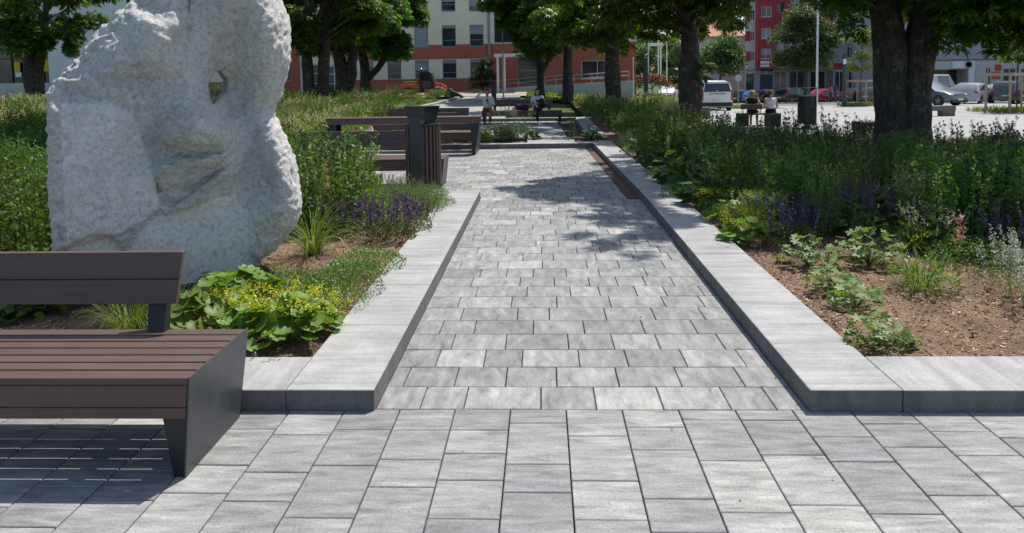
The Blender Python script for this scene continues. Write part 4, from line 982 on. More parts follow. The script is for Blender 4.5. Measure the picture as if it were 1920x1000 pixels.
# --- the taller masses, plant by plant
def scatter(kinds, region, n, mind, label, group, s0=.85, s1=1.2, zf=None, cat='plant', seed=0, lim=None):
    rr = random.Random(seed); P = []; t = 0
    x0, x1, y0, y1, ok = region
    while len(P) < n and t < n*40:
        t += 1; x, y = rr.uniform(x0, x1), rr.uniform(y0, y1)
        if ok and not ok(x, y): continue
        if any((x-a)**2+(y-b)**2 < mind*mind for a, b in P): continue
        k_ = 0; P.append((x, y)); k = kinds[int(rr.random()*len(kinds))] if isinstance(kinds, (list, tuple)) else kinds
        s = rr.uniform(s0, s1)
        if lim:
            px = 1018+FPX*x/y; top = lim(px); hm = EYE-(top-(158-px*.0157))*y/FPX; s = min(s, (hm-.08)/PH[k]*rr.choice((.62, .8, .92, 1., 1.05, 1.12)))
            if s < .32: continue
        plant(k, x, y, zf(x, y) if zf else .08, s, None, label, group, cat)
    return P
PH = dict(tall=.97, tall2=.9, head=1.12, mead=.68, cat=.45, broad=.42, cover=.24, cover2=.2, ger=.3, alch=.35, ast=.8, sage=.54)
def topR(px): return float(np.interp(px, [1060, 1100, 1180, 1250, 1290, 1320, 1345, 1480, 1620, 1700, 1760, 1800, 1900], [182, 178, 186, 180, 200, 218, 230, 238, 238, 246, 262, 258, 246]))
def stat_free(x, y):   # keep off the sculpture
    q = Vector((x, y, 0))-SA; u_, w_ = q.dot(ST), -q.dot(SN); return not (-.25 < u_ < 1.95 and -.15 < w_ < .9)
scatter(['tall', 'tall2'], (-8., -4.1, 6.4, 10.8, lambda x, y: stat_free(x, y) and x < -3.9-(y-6)*.28), 60, .36, 'tall fresh green aster clump left of and behind the sculpture', 'tall asters behind the sculpture', .9, 1.15, seed=1)
scatter(['tall', 'tall2', 'tall', 'mead', 'head'], (-3.9, -2.35, 8.4, 10.9, lambda x, y: stat_free(x, y) and x < -.258*y), 34, .28, 'tall green perennial between the sculpture and the far bench', 'tall asters right of the sculpture', .72, 1.25, seed=2)
inR = lambda x, y: x < min(7.7, 3.6+.0*y if y > 18 else 9)  and not ((x-tb.x)**2+(y-tb.y)**2 < .45)
def yb(x): return 7.2+max(0, 2.9-x)*4.2+(.8 if x > 4.6 else 0)
scatter(['tall', 'tall2', 'cat', 'head', 'mead', 'cat', 'ger', 'tall'], (2.4, 7.7, 7.4, 13.5, lambda x, y: inR(x, y) and y > yb(x)+.4), 110, .42, 'tall shaded perennial in the dense right bed', 'tall perennials in the right bed', .72, 1., seed=3, lim=topR)
scatter(['tall', 'tall', 'head'], (4.9, 7.6, 7.3, 9.8, lambda x, y: x > y*.62-.1), 34, .36, 'tallest dark green perennial at the right edge of the bed', 'tallest perennials at the right', 1., 1.25, seed=4, lim=topR)
scatter(['cat', 'cover', 'ger', 'broad', 'tall2'], (1.95, 3.6, 8.2, 18.6, lambda x, y: x > 1.95+(0 if y > 9 else .3)), 74, .38, 'lower leafy perennial beside the long right kerb', 'leafy perennials by the right kerb', .8, 1.1, seed=5)
scatter(['tall', 'tall2', 'head', 'mead', 'broad'], (3., 7.7, 13.3, 19., inR), 90, .48, 'shaded perennial around the big forked trunk', 'perennials round the forked tree', .7, .95, seed=6, lim=topR)

# wiry seed heads rising above the rest
for px, y, top in ((1466, 14.5, 214), (1488, 14.2, 212), (1540, 13.6, 206), (1560, 13.9, 218), (1590, 13.2, 220), (1505, 15, 222), (1435, 15.2, 222), (1815, 9.6, 240), (1850, 9.2, 236), (1885, 9.4, 238), (1910, 8.8, 244), (1862, 8.9, 250), (1780, 10.4, 236), (1350, 16, 212), (1385, 15.5, 216), (1620, 14.4, 226), (1745, 11.5, 244)):
    p = Y(px, top, y); plant('head', p.x, y, .08, (p.z-.08)/PH['head'], None, 'wiry seed head stems standing above the shaded right bed', 'wiry seed heads in the right bed')

# a few fallen leaves and crumbs on the paving
lv = Leaves(); n = 260; q = np.concatenate([np.stack([NR.uniform(-4, 4, 60), NR.uniform(1.2, 3.9, 60)], -1), np.stack([NR.uniform(-.9, 1.35, 120), NR.uniform(4, 18, 120)], -1), np.stack([np.where(NR.uniform(0, 1, 80) < .5, XL+.03, XR-.03)+NR.normal(0, .02, 80), NR.uniform(4, 16, 80)], -1)])
lv.inst(OVAL, LEAFLET_F, np.concatenate([q, np.full((len(q), 1), .006)], 1), randdir(len(q))*[1, 1, .1], randdir(len(q), 3.), NR.uniform(.006, .022, len(q)))
t_ = NT('fallen leaves'); g_ = t_.n('ShaderNodeNewGeometry')
tag(new_ob('fallen_leaves', lv.mesh('fallen_leaves'), t_.bsdf(t_.ramp(g_.outputs['Random Per Island'], [(0, (.05, .035, .02)), (.6, (.13, .09, .05)), (.85, (.30, .26, .06)), (1, (.12, .16, .04))]), .8)), kind='stuff', label='small dry leaf bits lying on the paving')

for i, (px, py, s) in enumerate(((815, 388, .8), (790, 396, .95), (755, 402, 1.), (780, 378, .9), (720, 412, 1.), (690, 412, 1.05), (745, 382, 1.), (805, 370, .8), (708, 392, 1.1), (672, 402, 1.1))):
    put('cover', px, py, s, 'bright fine leaved mound among the catmint by the left kerb', 'fine leaved mounds by the left kerb')

scatter(['cat', 'sage', 'mead', 'cover', 'ger'], (3.6, 7.2, 6.5, 8.3, lambda x, y: x > y*.5-.2), 22, .36, 'mixed low perennial between the purple sage clumps', 'low perennials among the sage', .7, 1.1, seed=21)

for px, py, s in ((1800, 470, 1.), (1852, 462, 1.08), (1898, 452, 1.1), (1925, 468, 1.), (1830, 440, 1.1), (1880, 428, 1.12), (1790, 448, .9)):
    put('tall' if px % 3 else 'tall2', px, py, s, 'bushy bright green aster at the right picture edge behind the pale catmint', 'bushy asters at the right edge')
for i, (px, py, s) in enumerate(((1410, 430, 1.), (1382, 405, 1.05), (1340, 385, 1.), (1362, 415, .8), (1318, 360, 1.), (1300, 345, .9), (1445, 435, .9), (1352, 375, 1.1))):
    put('cover' if i % 2 else 'mead', px, py, s*(1.1 if i % 2 else .62), 'fine leaved yellow green filler between the lady mantles along the right kerb', 'fine filler plants along the right kerb')
for px, py, s, lb in ((560, 545, .8, 'fine leaved cushion on the bark left of the grass tuft'), (505, 520, .55, 'tiny green cushion near the right foot of the sculpture'), (640, 555, .95, 'green cushion between the glossy cushions and the lady mantle'), (575, 590, .85, 'green cushion right behind the yellow lady mantle')):
    put('cover', px, py, s, lb, LB)
for px, y in ((392, 36), (412, 37), (432, 36.5), (404, 38.5), (424, 39), (445, 38)):
    p = Y(px, 200, y); plant('mead', p.x, y, .1, 2.2, None, 'tall pale meadow clump seen through the hole in the sculpture', 'tall meadow clumps seen through the hole')
# ------------------------------------------------------------------ far squares, beds and furniture
mb = MB(); courses_x(mb, -5.3, 1.24, 20.46, 29.7, 0, (.93, 1.24, 20.9, 29.6)); tag(mb.build('far_square_pavement', M['pav_y']), kind='structure')
mb = MB(); y = 20.9
while y < 29.5: mb.box(.935, y, -.03, 1.235, y+1.2, -.003, .003); y += 1.22
tag(mb.build('corten_drain_cover', M['corten']), 'rust coloured steel strip in the far square near the sitting woman', 'drain cover')
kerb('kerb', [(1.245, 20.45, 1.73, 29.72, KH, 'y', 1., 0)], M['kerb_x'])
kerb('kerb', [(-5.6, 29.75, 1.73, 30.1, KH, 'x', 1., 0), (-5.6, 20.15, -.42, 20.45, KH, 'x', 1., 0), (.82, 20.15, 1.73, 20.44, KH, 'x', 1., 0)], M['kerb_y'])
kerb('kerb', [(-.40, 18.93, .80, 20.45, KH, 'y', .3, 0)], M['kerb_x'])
bed('bed_ground', -5.6, -.41, 18.92, 20.16, .08); kerb('kerb', [(-5.6, 20.46, -5.3, 29.74, KH, 'y', 1., 0)], M['kerb_x']); bed('bed_ground', -8.5, -5.595, 11.0, 33, .085, step=.25); bed('bed_ground', .81, 8.2, 18.92, 20.16, .08); o_ = bed('bed_ground', 0, 1, 20.15, 50, .09, n=.008, step=.02)
for v in o_.data.vertices: v.co.x = 1.735+v.co.x*max(.5, .205*v.co.y-1.735)
bed('bed_ground', -19, -8.42, 12, 47, .09, step=.35)
jb = MB(); jb.quad((-5.4, 20.2, -.03), (1.7, 20.2, -.03), (1.7, 30, -.03), (-5.4, 30, -.03)); tag(jb.build('joint_sand_ground', M['joint']), kind='structure')
def flat_mat(name, col, scale=1.2, var=.1, rough=.9):
    t = NT(name); v = t.coord('Object'); c = t.ramp(t.noise(v, scale, 5, .6), [(.3, [x*(1-var) for x in col]), (.7, [x*(1+var) for x in col])])
    c = t.mix(c, t.ramp(t.noise(v, scale*25, 3, .7), [(.3, .85), (.7, 1.12)]), 1., 'MULTIPLY')
    return t.bsdf(c, rough, 0, .25)
def plaza_mat():
    t = NT('pale plaza slabs'); v = t.coord('Object'); b = t.n('ShaderNodeTexBrick'); b.inputs['Scale'].default_value = 1.; b.inputs['Brick Width'].default_value = .6; b.inputs['Row Height'].default_value = .3; b.inputs['Mortar Size'].default_value = .008
    b.inputs['Color1'].default_value = (.37, .365, .355, 1); b.inputs['Color2'].default_value = (.31, .31, .305, 1); b.inputs['Mortar'].default_value = (.12, .12, .115, 1); t.l(v.outputs[0], b.inputs['Vector'])
    c = t.mix(b.outputs['Color'], t.ramp(t.noise(v, .7, 6, .65), [(.3, .82), (.7, 1.1)]), 1., 'MULTIPLY'); return t.bsdf(c, .85, 0, .25)
M['plaza'] = plaza_mat(); M['asphalt'] = flat_mat('street asphalt', (.17, .17, .172), .8, .14); M['gravel'] = flat_mat('pale gravel', (.33, .29, .25), 2., .2)
M['lawn'] = grassm
def pl_ok(x, y): return (x > 8.2 or (y > 52 and x > 4.5+.02*y)) and x/y > .1 and not (x > 16+.16*(y-60) and 30 < y < 60 and False)
sheet('plaza_pavement', M['plaza'], lambda x, y: x > 7.9 or (y > 19.5 and x > .205*y-.4), sorted(set(lin(3.6, 8, 12)+lin(8.0, 70, 36))), lin(4.5, 58, 40), .0)
sheet('street_road', M['asphalt'], lambda x, y: x > 6, lin(6, 80, 30), lin(58, 104, 24), .0)
sheet('far_pavement', M['plaza'], lambda x, y: x > 2, lin(2, 90, 30), lin(104, 130, 10), .0)
sheet('garden_path', M['plaza'], lambda x, y: -7.8+(y-33)*.095 < x < -1.7, lin(-8, -1.6, 24), lin(30.1, 56, 30), .0)
mb = MB()
for i in range(20):
    y0_ = 33+i*1.05; y1_ = y0_+1.047; a0_, a1_ = -7.85+(y0_-33)*.095, -7.85+(y1_-33)*.095
    mb.hexa([(a0_-.3, y0_, -.1), (a0_, y0_, -.1), (a1_, y1_, -.1), (a1_-.3, y1_, -.1)], [(a0_-.3, y0_, .12+gz(a0_, y0_)), (a0_, y0_, .12+gz(a0_, y0_)), (a1_, y1_, .12+gz(a1_, y1_)), (a1_-.3, y1_, .12+gz(a1_, y1_))])
tag(fixn(mb.build('kerb', M['kerb_x'])), kind='structure')
lawn_xy = (lin(-45, 20, 50), lin(36, 71, 30))
sheet('lawn', M['lawn'], lambda x, y: (x > -1.5 and y > 50 and x < 16) or x < -18 , *lawn_xy, .012)
sheet('gravel_path', M['gravel'], lambda x, y: -16 < x < 3, lin(-16, 3, 20), lin(56.5, 66, 6), .004)
# grass blades on the lawn (seen as a bright strip) : one mass
lv = Leaves(); n = 9000; q = np.stack([NR.uniform(-1.2, 15, n), NR.uniform(50.5, 68, n)], -1); c = np.array([[x, y, gz(x, y)] for x, y in q])
lv.inst(LANC, LEAFLET_F, c, randdir(n, 1.4), randdir(n), NR.uniform(.1, .22, n), 1.5)
n = 5000; q = np.stack([NR.uniform(-40, -19, n), NR.uniform(44, 68, n)], -1); c = np.array([[x, y, gz(x, y)] for x, y in q]); lv.inst(LANC, LEAFLET_F, c, randdir(n, 1.4), randdir(n), NR.uniform(.12, .26, n), 1.5)
tag(new_ob('lawn_grass', lv.mesh('lawn_grass'), M['blade']), kind='stuff', label='bright green mown grass on the lawn')
# benches
bB = dup(b1, None, (-1.6, 12.15, 0), 0, 'brown bench right behind the slatted litter bin', b1['group'])
bE = dup(b1, None, (-1.78, 21.2, 0), 0, 'brown bench beyond the long table, seen through its legs', b1['group'])
bF = dup(b1, None, (.72, 28.3, 0), 0, 'dark shaded bench with a sitting man and woman on it', b1['group'])
bD = thing('backless_bench', 'low backless brown bench standing behind the long table', 'bench', (-1.5, 17.9, 0)); bench_parts(bD, 3.1, back=False, depth=.6)
tbl = thing('garden_table', 'long narrow brown plank table with slanted steel legs', 'table', (-1.42, 17.22, 0)); TL, TD, TH = 3.55, .52, .88
mb = MB()
for i in range(5): mb.box(-TL+.01, .004+i*.104, TH-.03, -.01, .10+i*.104, TH, .003)
mb.build('table_top', M['plank'], tbl)
mb = MB(); mb.box(-TL+.01, .004, TH-.15, -.01, .03, TH-.032, .003); mb.box(-TL+.01, TD-.03, TH-.15, -.01, TD-.004, TH-.032, .003); mb.build('apron', M['plank'], tbl)
for sx, k in ((0, 1), (-TL, -1)):
    mb = MB(); w_ = .16
    mb.hexa([(sx-k*.14, .02, 0), (sx-k*.13, .02, 0), (sx-k*.13, TD-.02, 0), (sx-k*.14, TD-.02, 0)], [(sx-k*.008, 0, TH), (sx, 0, TH), (sx, TD, TH), (sx-k*.008, TD, TH)])
    fixn(mb.build('end_panel', M['steel'], tbl))
    mb = MB()
    for yy in (.03, TD-.05):
        mb = MB(); mb.hexa([(sx-k*.19, yy, 0), (sx-k*.14, yy, 0), (sx-k*.14, yy+.02, 0), (sx-k*.19, yy+.02, 0)], [(sx-k*.24, yy, TH-.15), (sx-k*.04, yy, TH-.15), (sx-k*.04, yy+.02, TH-.15), (sx-k*.24, yy+.02, TH-.15)])
        fixn(mb.build('leg', M['steel_d'], tbl))
# litter bins
def litter_bin(label, loc, rz):
    r = thing('litter_bin', label, 'bin', loc, rz, 'slatted litter bins')
    mb = MB(); n = 26
    for i in range(n):
        a = 2*math.pi*i/n; c, s = math.cos(a), math.sin(a); Mx = Matrix.Translation((.262*c, .262*s, 0)) @ Matrix.Rotation(a, 4, 'Z'); mb.box(-.011, -.021, .16, .011, .021, 1.06, .003, Mx)
    mb.build('slatted_barrel', M['plank'], r)
    mb = MB(); mb.lathe([(.24, .15), (.247, .15), (.247, 1.08), (.24, 1.08)], 28); mb.lathe([(.276, .155), (.276, .175), (.21, .175), (.21, .155)], 28); mb.lathe([(.278, 1.06), (.278, 1.08), (.22, 1.08), (.22, 1.06)], 28); mb.lathe([(.0, .15), (.22, .15), (.22, .16), (0, .16)], 28); mb.build('liner', M['steel_d'], r)
    mb = MB(); mb.box(-.095, -.297, .11, .095, -.283, 1.21, .003); mb.box(-.095, .283, .11, .095, .297, 1.21, .003); mb.build('side_panel', M['steel'], r)
    mb = MB(); lo = [(-.118, -.274, 1.165), (.118, -.274, 1.165), (.118, .274, 1.125), (-.118, .274, 1.125)]; hi = [(-.165, -.315, 1.365), (.165, -.315, 1.365), (.165, .315, 1.345), (-.165, .315, 1.345)]
    for i in (0, 2):
        a, b, c, d = lo[i], lo[(i+1) % 4], hi[(i+1) % 4], hi[i]; mb.add([a, b, c, d], [(0, 1, 2, 3)])
    mb.add(hi, [(0, 1, 2, 3)]); o = mb.build('hood', M['steel'], r); so_ = o.modifiers.new('thick', 'SOLIDIFY'); so_.thickness = .008
    mb = MB(); mb.box(-.07, -.07, 0, .07, .07, .16, .004); mb.box(-.12, -.12, 0, .12, .12, .012); mb.build('foot', M['steel_d'], r); return r
p = Y(794, 300, 11.62); litter_bin('tall slatted litter bin at the end of the left kerb', (p.x, 11.62, 0), rad(-14))
p = Y(1513, 240, 26); lb2 = litter_bin('litter bin with shade-darkened slats beside the two women on the plaza bench', (p.x, 26, gz(p.x, 26)), rad(62))
for ch in lb2.children:
    if ch.name.startswith('slatted'): ch.data.materials[0] = M['steel_d']  # brown slats recoloured dark, standing in for the shade on this bin
# --- planting of the far beds
YG = 'low yellow green plants behind the bench'
scatter(['alch', 'mead'], (-8., -.9, 19.05, 20.05, None), 26, .36, 'low yellow green plant in the strip between the two squares', YG, .5, .8, seed=11)
p = G(935, 262, .08); plant('ast', p.x, p.y+.3, .08, 1.15, label='cream plumed astilbe clump right of the long table'); p = G(975, 264, .08); plant('ast', p.x, p.y+.35, .08, 1.1, label='cream plumed astilbe clump beside the kerb crossing')
for px, s, k, lb in ((905, .9, 'cover', 'low leafy mound by the right leg of the long table'), (955, 1., 'ger', 'cranesbill at the foot of the two astilbes'), (1000, .7, 'broad', 'dark leafy plant at the left side of the kerb crossing'), (1075, .6, 'head', 'thin seed head plant right of the kerb crossing'), (1110, .8, 'broad', 'broad leaved plant at the corner of the far square kerb')):
    p = G(px, 265, .08); plant(k, p.x, p.y+.1, .08, s, label=lb)
scatter(['mead', 'tall2', 'broad', 'mead', 'ger', 'cat'], (1.8, 8.5, 19.2, 47, lambda x, y: x > 1.9 and x < .20*y), 210, .5, 'leafy perennial in the long bed under the chestnut row', 'perennials under the chestnut row', .85, 1.25, zf=lambda x, y: .09, seed=12, lim=topR)
scatter(['mead', 'mead', 'tall2', 'alch', 'cat'], (-18.5, -8.6, 16, 46, None), 250, .68, 'yellow green meadow perennial in the large left bed', 'meadow perennials in the left bed', 1., 1.5, zf=lambda x, y: .1+gz(x, y), seed=13)
scatter(['tall', 'broad', 'tall2'], (-16, -8.6, 10.5, 17, lambda x, y: True), 90, .6, 'dark leafy shrub like perennial behind the sculpture', 'shaded perennials behind the sculpture', 1., 1.3, seed=14)
scatter(['mead', 'cover', 'alch'], (-34, -18.6, 30, 43, None), 120, 1., 'light green ground cover clump below the split chestnut', 'ground cover by the split chestnut', 1.3, 2., zf=lambda x, y: .0+gz(x, y), seed=15)

scatter(['mead', 'tall2', 'alch', 'cat', 'mead'], (-8.4, -5.75, 11.2, 33, None), 110, .55, 'perennial bordering the left edge of the paved squares', 'perennials left of the squares', .8, 1.2, zf=lambda x, y: .085, seed=17)

scatter(['mead', 'tall2', 'alch', 'mead', 'cat'], (-17.5, -6., 45.5, 57, lambda x, y: x < -8.5+(y-33)*.095), 120, .62, 'meadow perennial in front of the orange utility tractor', 'meadow perennials by the tractor', .65, .85, zf=lambda x, y: .05+gz(x, y), seed=18)
# ------------------------------------------------------------------ buildings
M['cream'] = plain('cream render', (.82, .75, .57), .9, var=.05, scale=.6); M['redr'] = plain('brick red render', (.44, .125, .08), .9, var=.08, scale=.6)
M['carmine'] = plain('carmine render', (.33, .045, .06), .85, var=.06, scale=.5); M['pgrey'] = plain('pale grey render', (.50, .51, .50), .9, var=.05, scale=.5)
M['white'] = M['white']; M['wall_w'] = plain('white render', (.74, .74, .73), .9, var=.04, scale=.4); M['grey'] = plain('grey cladding', (.30, .31, .33), .7, var=.06, scale=.5)
M['dgrey'] = plain('dark grey', (.06, .062, .068), .6); M['frame'] = plain('grey window frame', (.26, .27, .30), .5); M['wframe'] = plain('white frame', (.7, .7, .7), .5)
M['shut'] = plain('roller shutter', (.30, .32, .36), .6, var=.04, scale=3); M['glass'] = glass_mat('window glass', (.035, .04, .05)); M['glassg'] = glass_mat('green stair glass', (.012, .03, .03), .1)
M['concr'] = plain('ramp concrete', (.50, .49, .45), .9, var=.1, scale=1.5); M['metal'] = plain('galvanised metal', (.45, .46, .48), .4, .6, var=.05); M['wpaint'] = plain('white paint', (.75, .76, .76), .5, var=.03)
M['roof'] = plain('orange roof tiles', (.40, .19, .12), .9, var=.15, scale=3); M['yellow'] = plain('yellow sign', (.75, .45, .02), .6, var=.05); M['redsign'] = plain('red sign', (.50, .02, .03), .5); M['blue'] = plain('dark blue shop front', (.03, .04, .07), .5)
M['ink'] = plain('sign ink', (.05, .05, .06), .6); M['wink'] = plain('white sign letters', (.7, .7, .7), .6)
FONT = None
def text(parent, s, size, loc, rot, mat, name='lettering', ax='CENTER'):
    cu = bpy.data.curves.new('lettering', 'FONT'); cu.body = s; cu.size = size; cu.align_x = ax; cu.align_y = 'CENTER'; cu.extrude = .01; cu.materials.append(mat)
    o = bpy.data.objects.new('text_source', cu); COL.objects.link(o); bpy.context.view_layer.update()
    me = bpy.data.meshes.new_from_object(o.evaluated_get(bpy.context.evaluated_depsgraph_get())); bpy.data.objects.remove(o); me.materials.clear()
    o = new_ob(name, me, mat, parent); o.location = loc; o.rotation_euler = rot; return o
class Facade:
    """upright wall in a building's local frame: u along local x, v = z, front faces -y"""
    def __init__(s, root, u0, u1, v0, v1, depth=.25, y=0.): s.root = root; s.r = (u0, u1, v0, v1); s.w = []; s.y = y; s.d = depth
    def win(s, u0, u1, v0, v1, kind='n', sh=0., rec=.14): s.w.append((u0, u1, v0, v1, kind, sh, rec))
    def build(s, bands, name='wall'):
        """bands: list of (u0,u1,v0,v1,mat) later ones win"""
        U = sorted({s.r[0], s.r[1]} | {x for w_ in s.w for x in w_[:2]} | {x for b in bands for x in b[:2]}); V = sorted({s.r[2], s.r[3]} | {x for w_ in s.w for x in w_[2:4]} | {x for b in bands for x in b[2:4]})
        mats = []; mb = MB()
        for i in range(len(U)-1):
            for j in range(len(V)-1):
                u, v = (U[i]+U[i+1])/2, (V[j]+V[j+1])/2
                if not (s.r[0] < u < s.r[1] and s.r[2] < v < s.r[3]): continue
                if any(w_[0] < u < w_[1] and w_[2] < v < w_[3] for w_ in s.w): continue
                m = [b[4] for b in bands if b[0] <= u <= b[1] and b[2] <= v <= b[3]][-1]
                if m not in mats: mats.append(m)
                mb.cur = mats.index(m); mb.quad((U[i], s.y, V[j]), (U[i+1], s.y, V[j]), (U[i+1], s.y, V[j+1]), (U[i], s.y, V[j+1]))
        for (a, b, c, d, k, sh, rec) in s.w:
            m = [bb[4] for bb in bands if bb[0] <= (a+b)/2 <= bb[1] and bb[2] <= d+.02 <= bb[3]]; m = m[-1] if m else bands[0][4]
            if m not in mats: mats.append(m)
            mb.cur = mats.index(m); y0, y1 = s.y, s.y+rec+.08
            mb.quad((a, y0, c), (a, y0, d), (a, y1, d), (a, y1, c)); mb.quad((b, y0, d), (b, y0, c), (b, y1, c), (b, y1, d)); mb.quad((a, y0, d), (b, y0, d), (b, y1, d), (a, y1, d)); mb.quad((b, y0, c), (a, y0, c), (a, y1, c), (b, y1, c))
        mb.build(name, [M[m] for m in mats], s.root)
        for (a, b, c, d, k, sh, rec) in s.w:
            y = s.y+rec; fm = M['wframe'] if k in 'wd' else M['frame']; t = .06 if k != 'd' else .08
            mb = MB(); mb.box(a, y-.03, c, a+t, y+.04, d); mb.box(b-t, y-.03, c, b, y+.04, d); mb.box(a+t, y-.03, d-t, b-t, y+.04, d); mb.box(a+t, y-.03, c, b-t, y+.04, c+t)
            if k in 'n': mb.box(a+t, y-.025, c+.30*(d-c), b-t, y+.03, c+.30*(d-c)+.05); mb.box(a+.01, y-.06, d-.27, b-.01, y-.031, d)
            if k == 'w': mb.box((a+b)/2-.03, y-.025, c+t, (a+b)/2+.03, y+.03, d-t)
            if k == 'd':
                for q in (.36, .70): mb.box(a+t, y-.025, c+q*(d-c), b-t, y+.03, c+q*(d-c)+.06)
                mb.box((a+b)/2-.04, y-.027, c+t, (a+b)/2+.04, y+.032, d-t)
            if k == 'g':
                q = c+1.2
                while q < d: mb.box(a+t, y-.025, q, b-t, y+.03, q+.07); q += 1.7
            if k in 'nw': mb.box(a-.03, s.y-.05, c-.05, b+.03, y-.03, c-.004)
            f = mb.build('window' if k != 'd' else 'glazed_door', fm, s.root)
            mb = MB(); mb.box(a+t*.8, y, c+t*.8, b-t*.8, y+.012, d-t*.8); mb.build('pane', M['glassg'] if k == 'g' else M['glass'], f)
            if sh > 0: mb = MB(); mb.box(a+t, y-.02, d-(d-c)*sh, b-t, y-.004, d-.05); mb.build('shutter', M['shut'], f)
def shell(root, u0, u1, v0, v1, dep, mat, y=0., roofm='dgrey', sk=0.):
    mb = MB(); y0, y1 = y+.002, y+dep; s_ = sk*dep
    mb.quad((u0+s_, y1, v0), (u0, y0, v0), (u0, y0, v1), (u0+s_, y1, v1)); mb.quad((u1, y0, v0), (u1+s_, y1, v0), (u1+s_, y1, v1), (u1, y0, v1)); mb.quad((u1+s_, y1, v0), (u0+s_, y1, v0), (u0+s_, y1, v1), (u1+s_, y1, v1))
    mb.build('side_wall', M[mat], root); mb = MB(); mb.box(u0-.15, y0-.2, v1, u1+.15, y1+.15, v1+.25); mb.build('roof', M[roofm], root)
# the cream and red building straight ahead
YC = 70.; cz = lambda py, px=856: Y(px, py, YC)[2]; cu = lambda px, py=100: Y(px, py, YC)[0]
cb = thing('office_building', 'cream building with brick red bands behind the trees straight ahead', 'building', (0, YC, 0))
F1 = Facade(cb, cu(372), cu(1192), -.6, cz(-160))
W1 = cu(855.4)-cu(829.2)
for k in range(-9, 2):
    u = cu(829.2+51.8*k); shs = {-1: .97, 0: .0, 1: .42, -2: .3}.get(k, [0., .5, .25, 0.][k % 4])
    if not (556 < 829+51.8*k < 650): F1.win(u, u+W1, cz(147), cz(112), 'n', {-2: 0., -1: .55, 0: .2, 1: .15}.get(k, .3))
    F1.win(u, u+W1, cz(88), cz(47.5), 'n', shs)
    F1.win(u, u+W1, cz(20.5), cz(-19), 'n', [.55, .8, .3][k % 3]); F1.win(u, u+W1, cz(-50), cz(-90), 'n', [.2, .6, 0][k % 3])
F1.win(cu(563), cu(604), .3, cz(117), 'd'); F1.win(cu(610), cu(640), .3, cz(120), 'd')
F1.win(cu(927), cu(990), cz(82), cz(-60), 'g', 0, .1); F1.win(cu(971), cu(1012), cz(160), cz(104), 'g', 0, .1); F1.win(cu(1090), cu(1150), cz(152), cz(118), 'w', 0, .1)
A0, A1, T0 = cu(372), cu(1192), cz(-160)
bands = [(A0, A1, -.6, T0, 'cream'), (A0, A1, cz(111), cz(83.5), 'redr'), (A0, A1, -.6, cz(147.3), 'redr'), (cu(918), A1, -.6, cz(83.5), 'redr'), (cu(562), cu(646), .2, cz(99), 'cream'), (cu(534), cu(562), .2, cz(111), 'redr')]
for k in range(-9, 2):
    pass
F1.build(bands); shell(cb, A0, A1, -.6, T0, 14, 'cream')
mb = MB(); mb.tube([(cu(917.5), -.1, cz(165)), (cu(917.5), -.1, cz(-150))], .11, 8); mb.build('drainpipe', M['frame'], cb)
# entrance canopy and ramp in front of the building
can = thing('entrance_canopy', 'white flat entrance canopy on slim posts', 'canopy', (0, 0, 0)); yy = 62.
X_ = lambda px, py=150, y=yy: Y(px, py, y)[0]; Z_ = lambda py, px=940, y=yy: Y(px, py, y)[2]
mb = MB(); mb.box(X_(927), yy, Z_(107), X_(987), yy+5, Z_(101)); mb.build('canopy_roof', M['wpaint'], can)
for px in (933.5, 946):
    mb = MB(); mb.box(X_(px)-.09, yy+.1, .3, X_(px)+.09, yy+.28, Z_(107)); mb.build('post', M['wpaint'], can)
ramp = thing('entrance_ramp', 'pale concrete ramp wall rising to the right in front of the red wall', 'ramp', (0, 0, 0)); yr = 64.
pts = [(868, 180, 172), (935, 174, 166.5), (1010, 172, 160.5), (1190, 170, 151.5)]
mb = MB()
for (a, b0, t0), (b, b1_, t1) in zip(pts[:-1], pts[1:]):
    xa, xb = Y(a, 160, yr)[0], Y(b, 160, yr)[0]; za, zb_ = Y(a, t0, yr)[2], Y(b, t1, yr)[2]
    mb.hexa([(xa, yr, -.3), (xb, yr, -.3), (xb, yr+.25, -.3), (xa, yr+.25, -.3)], [(xa, yr, za), (xb, yr, zb_), (xb, yr+.25, zb_), (xa, yr+.25, za)])
fixn(mb.build('ramp_wall', M['concr'], ramp))
for (a, b, t0, t1) in ((933, 1012, 152, 144), (1022, 1062, 144.5, 140), (1075, 1180, 141, 134)):
    xa, xb = Y(a, 150, yr)[0], Y(b, 150, yr)[0]; za, zb_ = Y(a, t0, yr)[2], Y(b, t1, yr)[2]; mb = MB()
    for dz in (0, -.33): mb.tube([(xa, yr+.12, za+dz), (xb, yr+.12, zb_+dz)], .035, 6)
    n = max(2, int((xb-xa)/1.3))
    for i in range(n+1): t = i/n; x = xa+(xb-xa)*t; z = za+(zb_-za)*t; mb.tube([(x, yr+.12, z-1.), (x, yr+.12, z+.03)], .03, 6)
    mb.build('handrail', M['metal'], ramp)
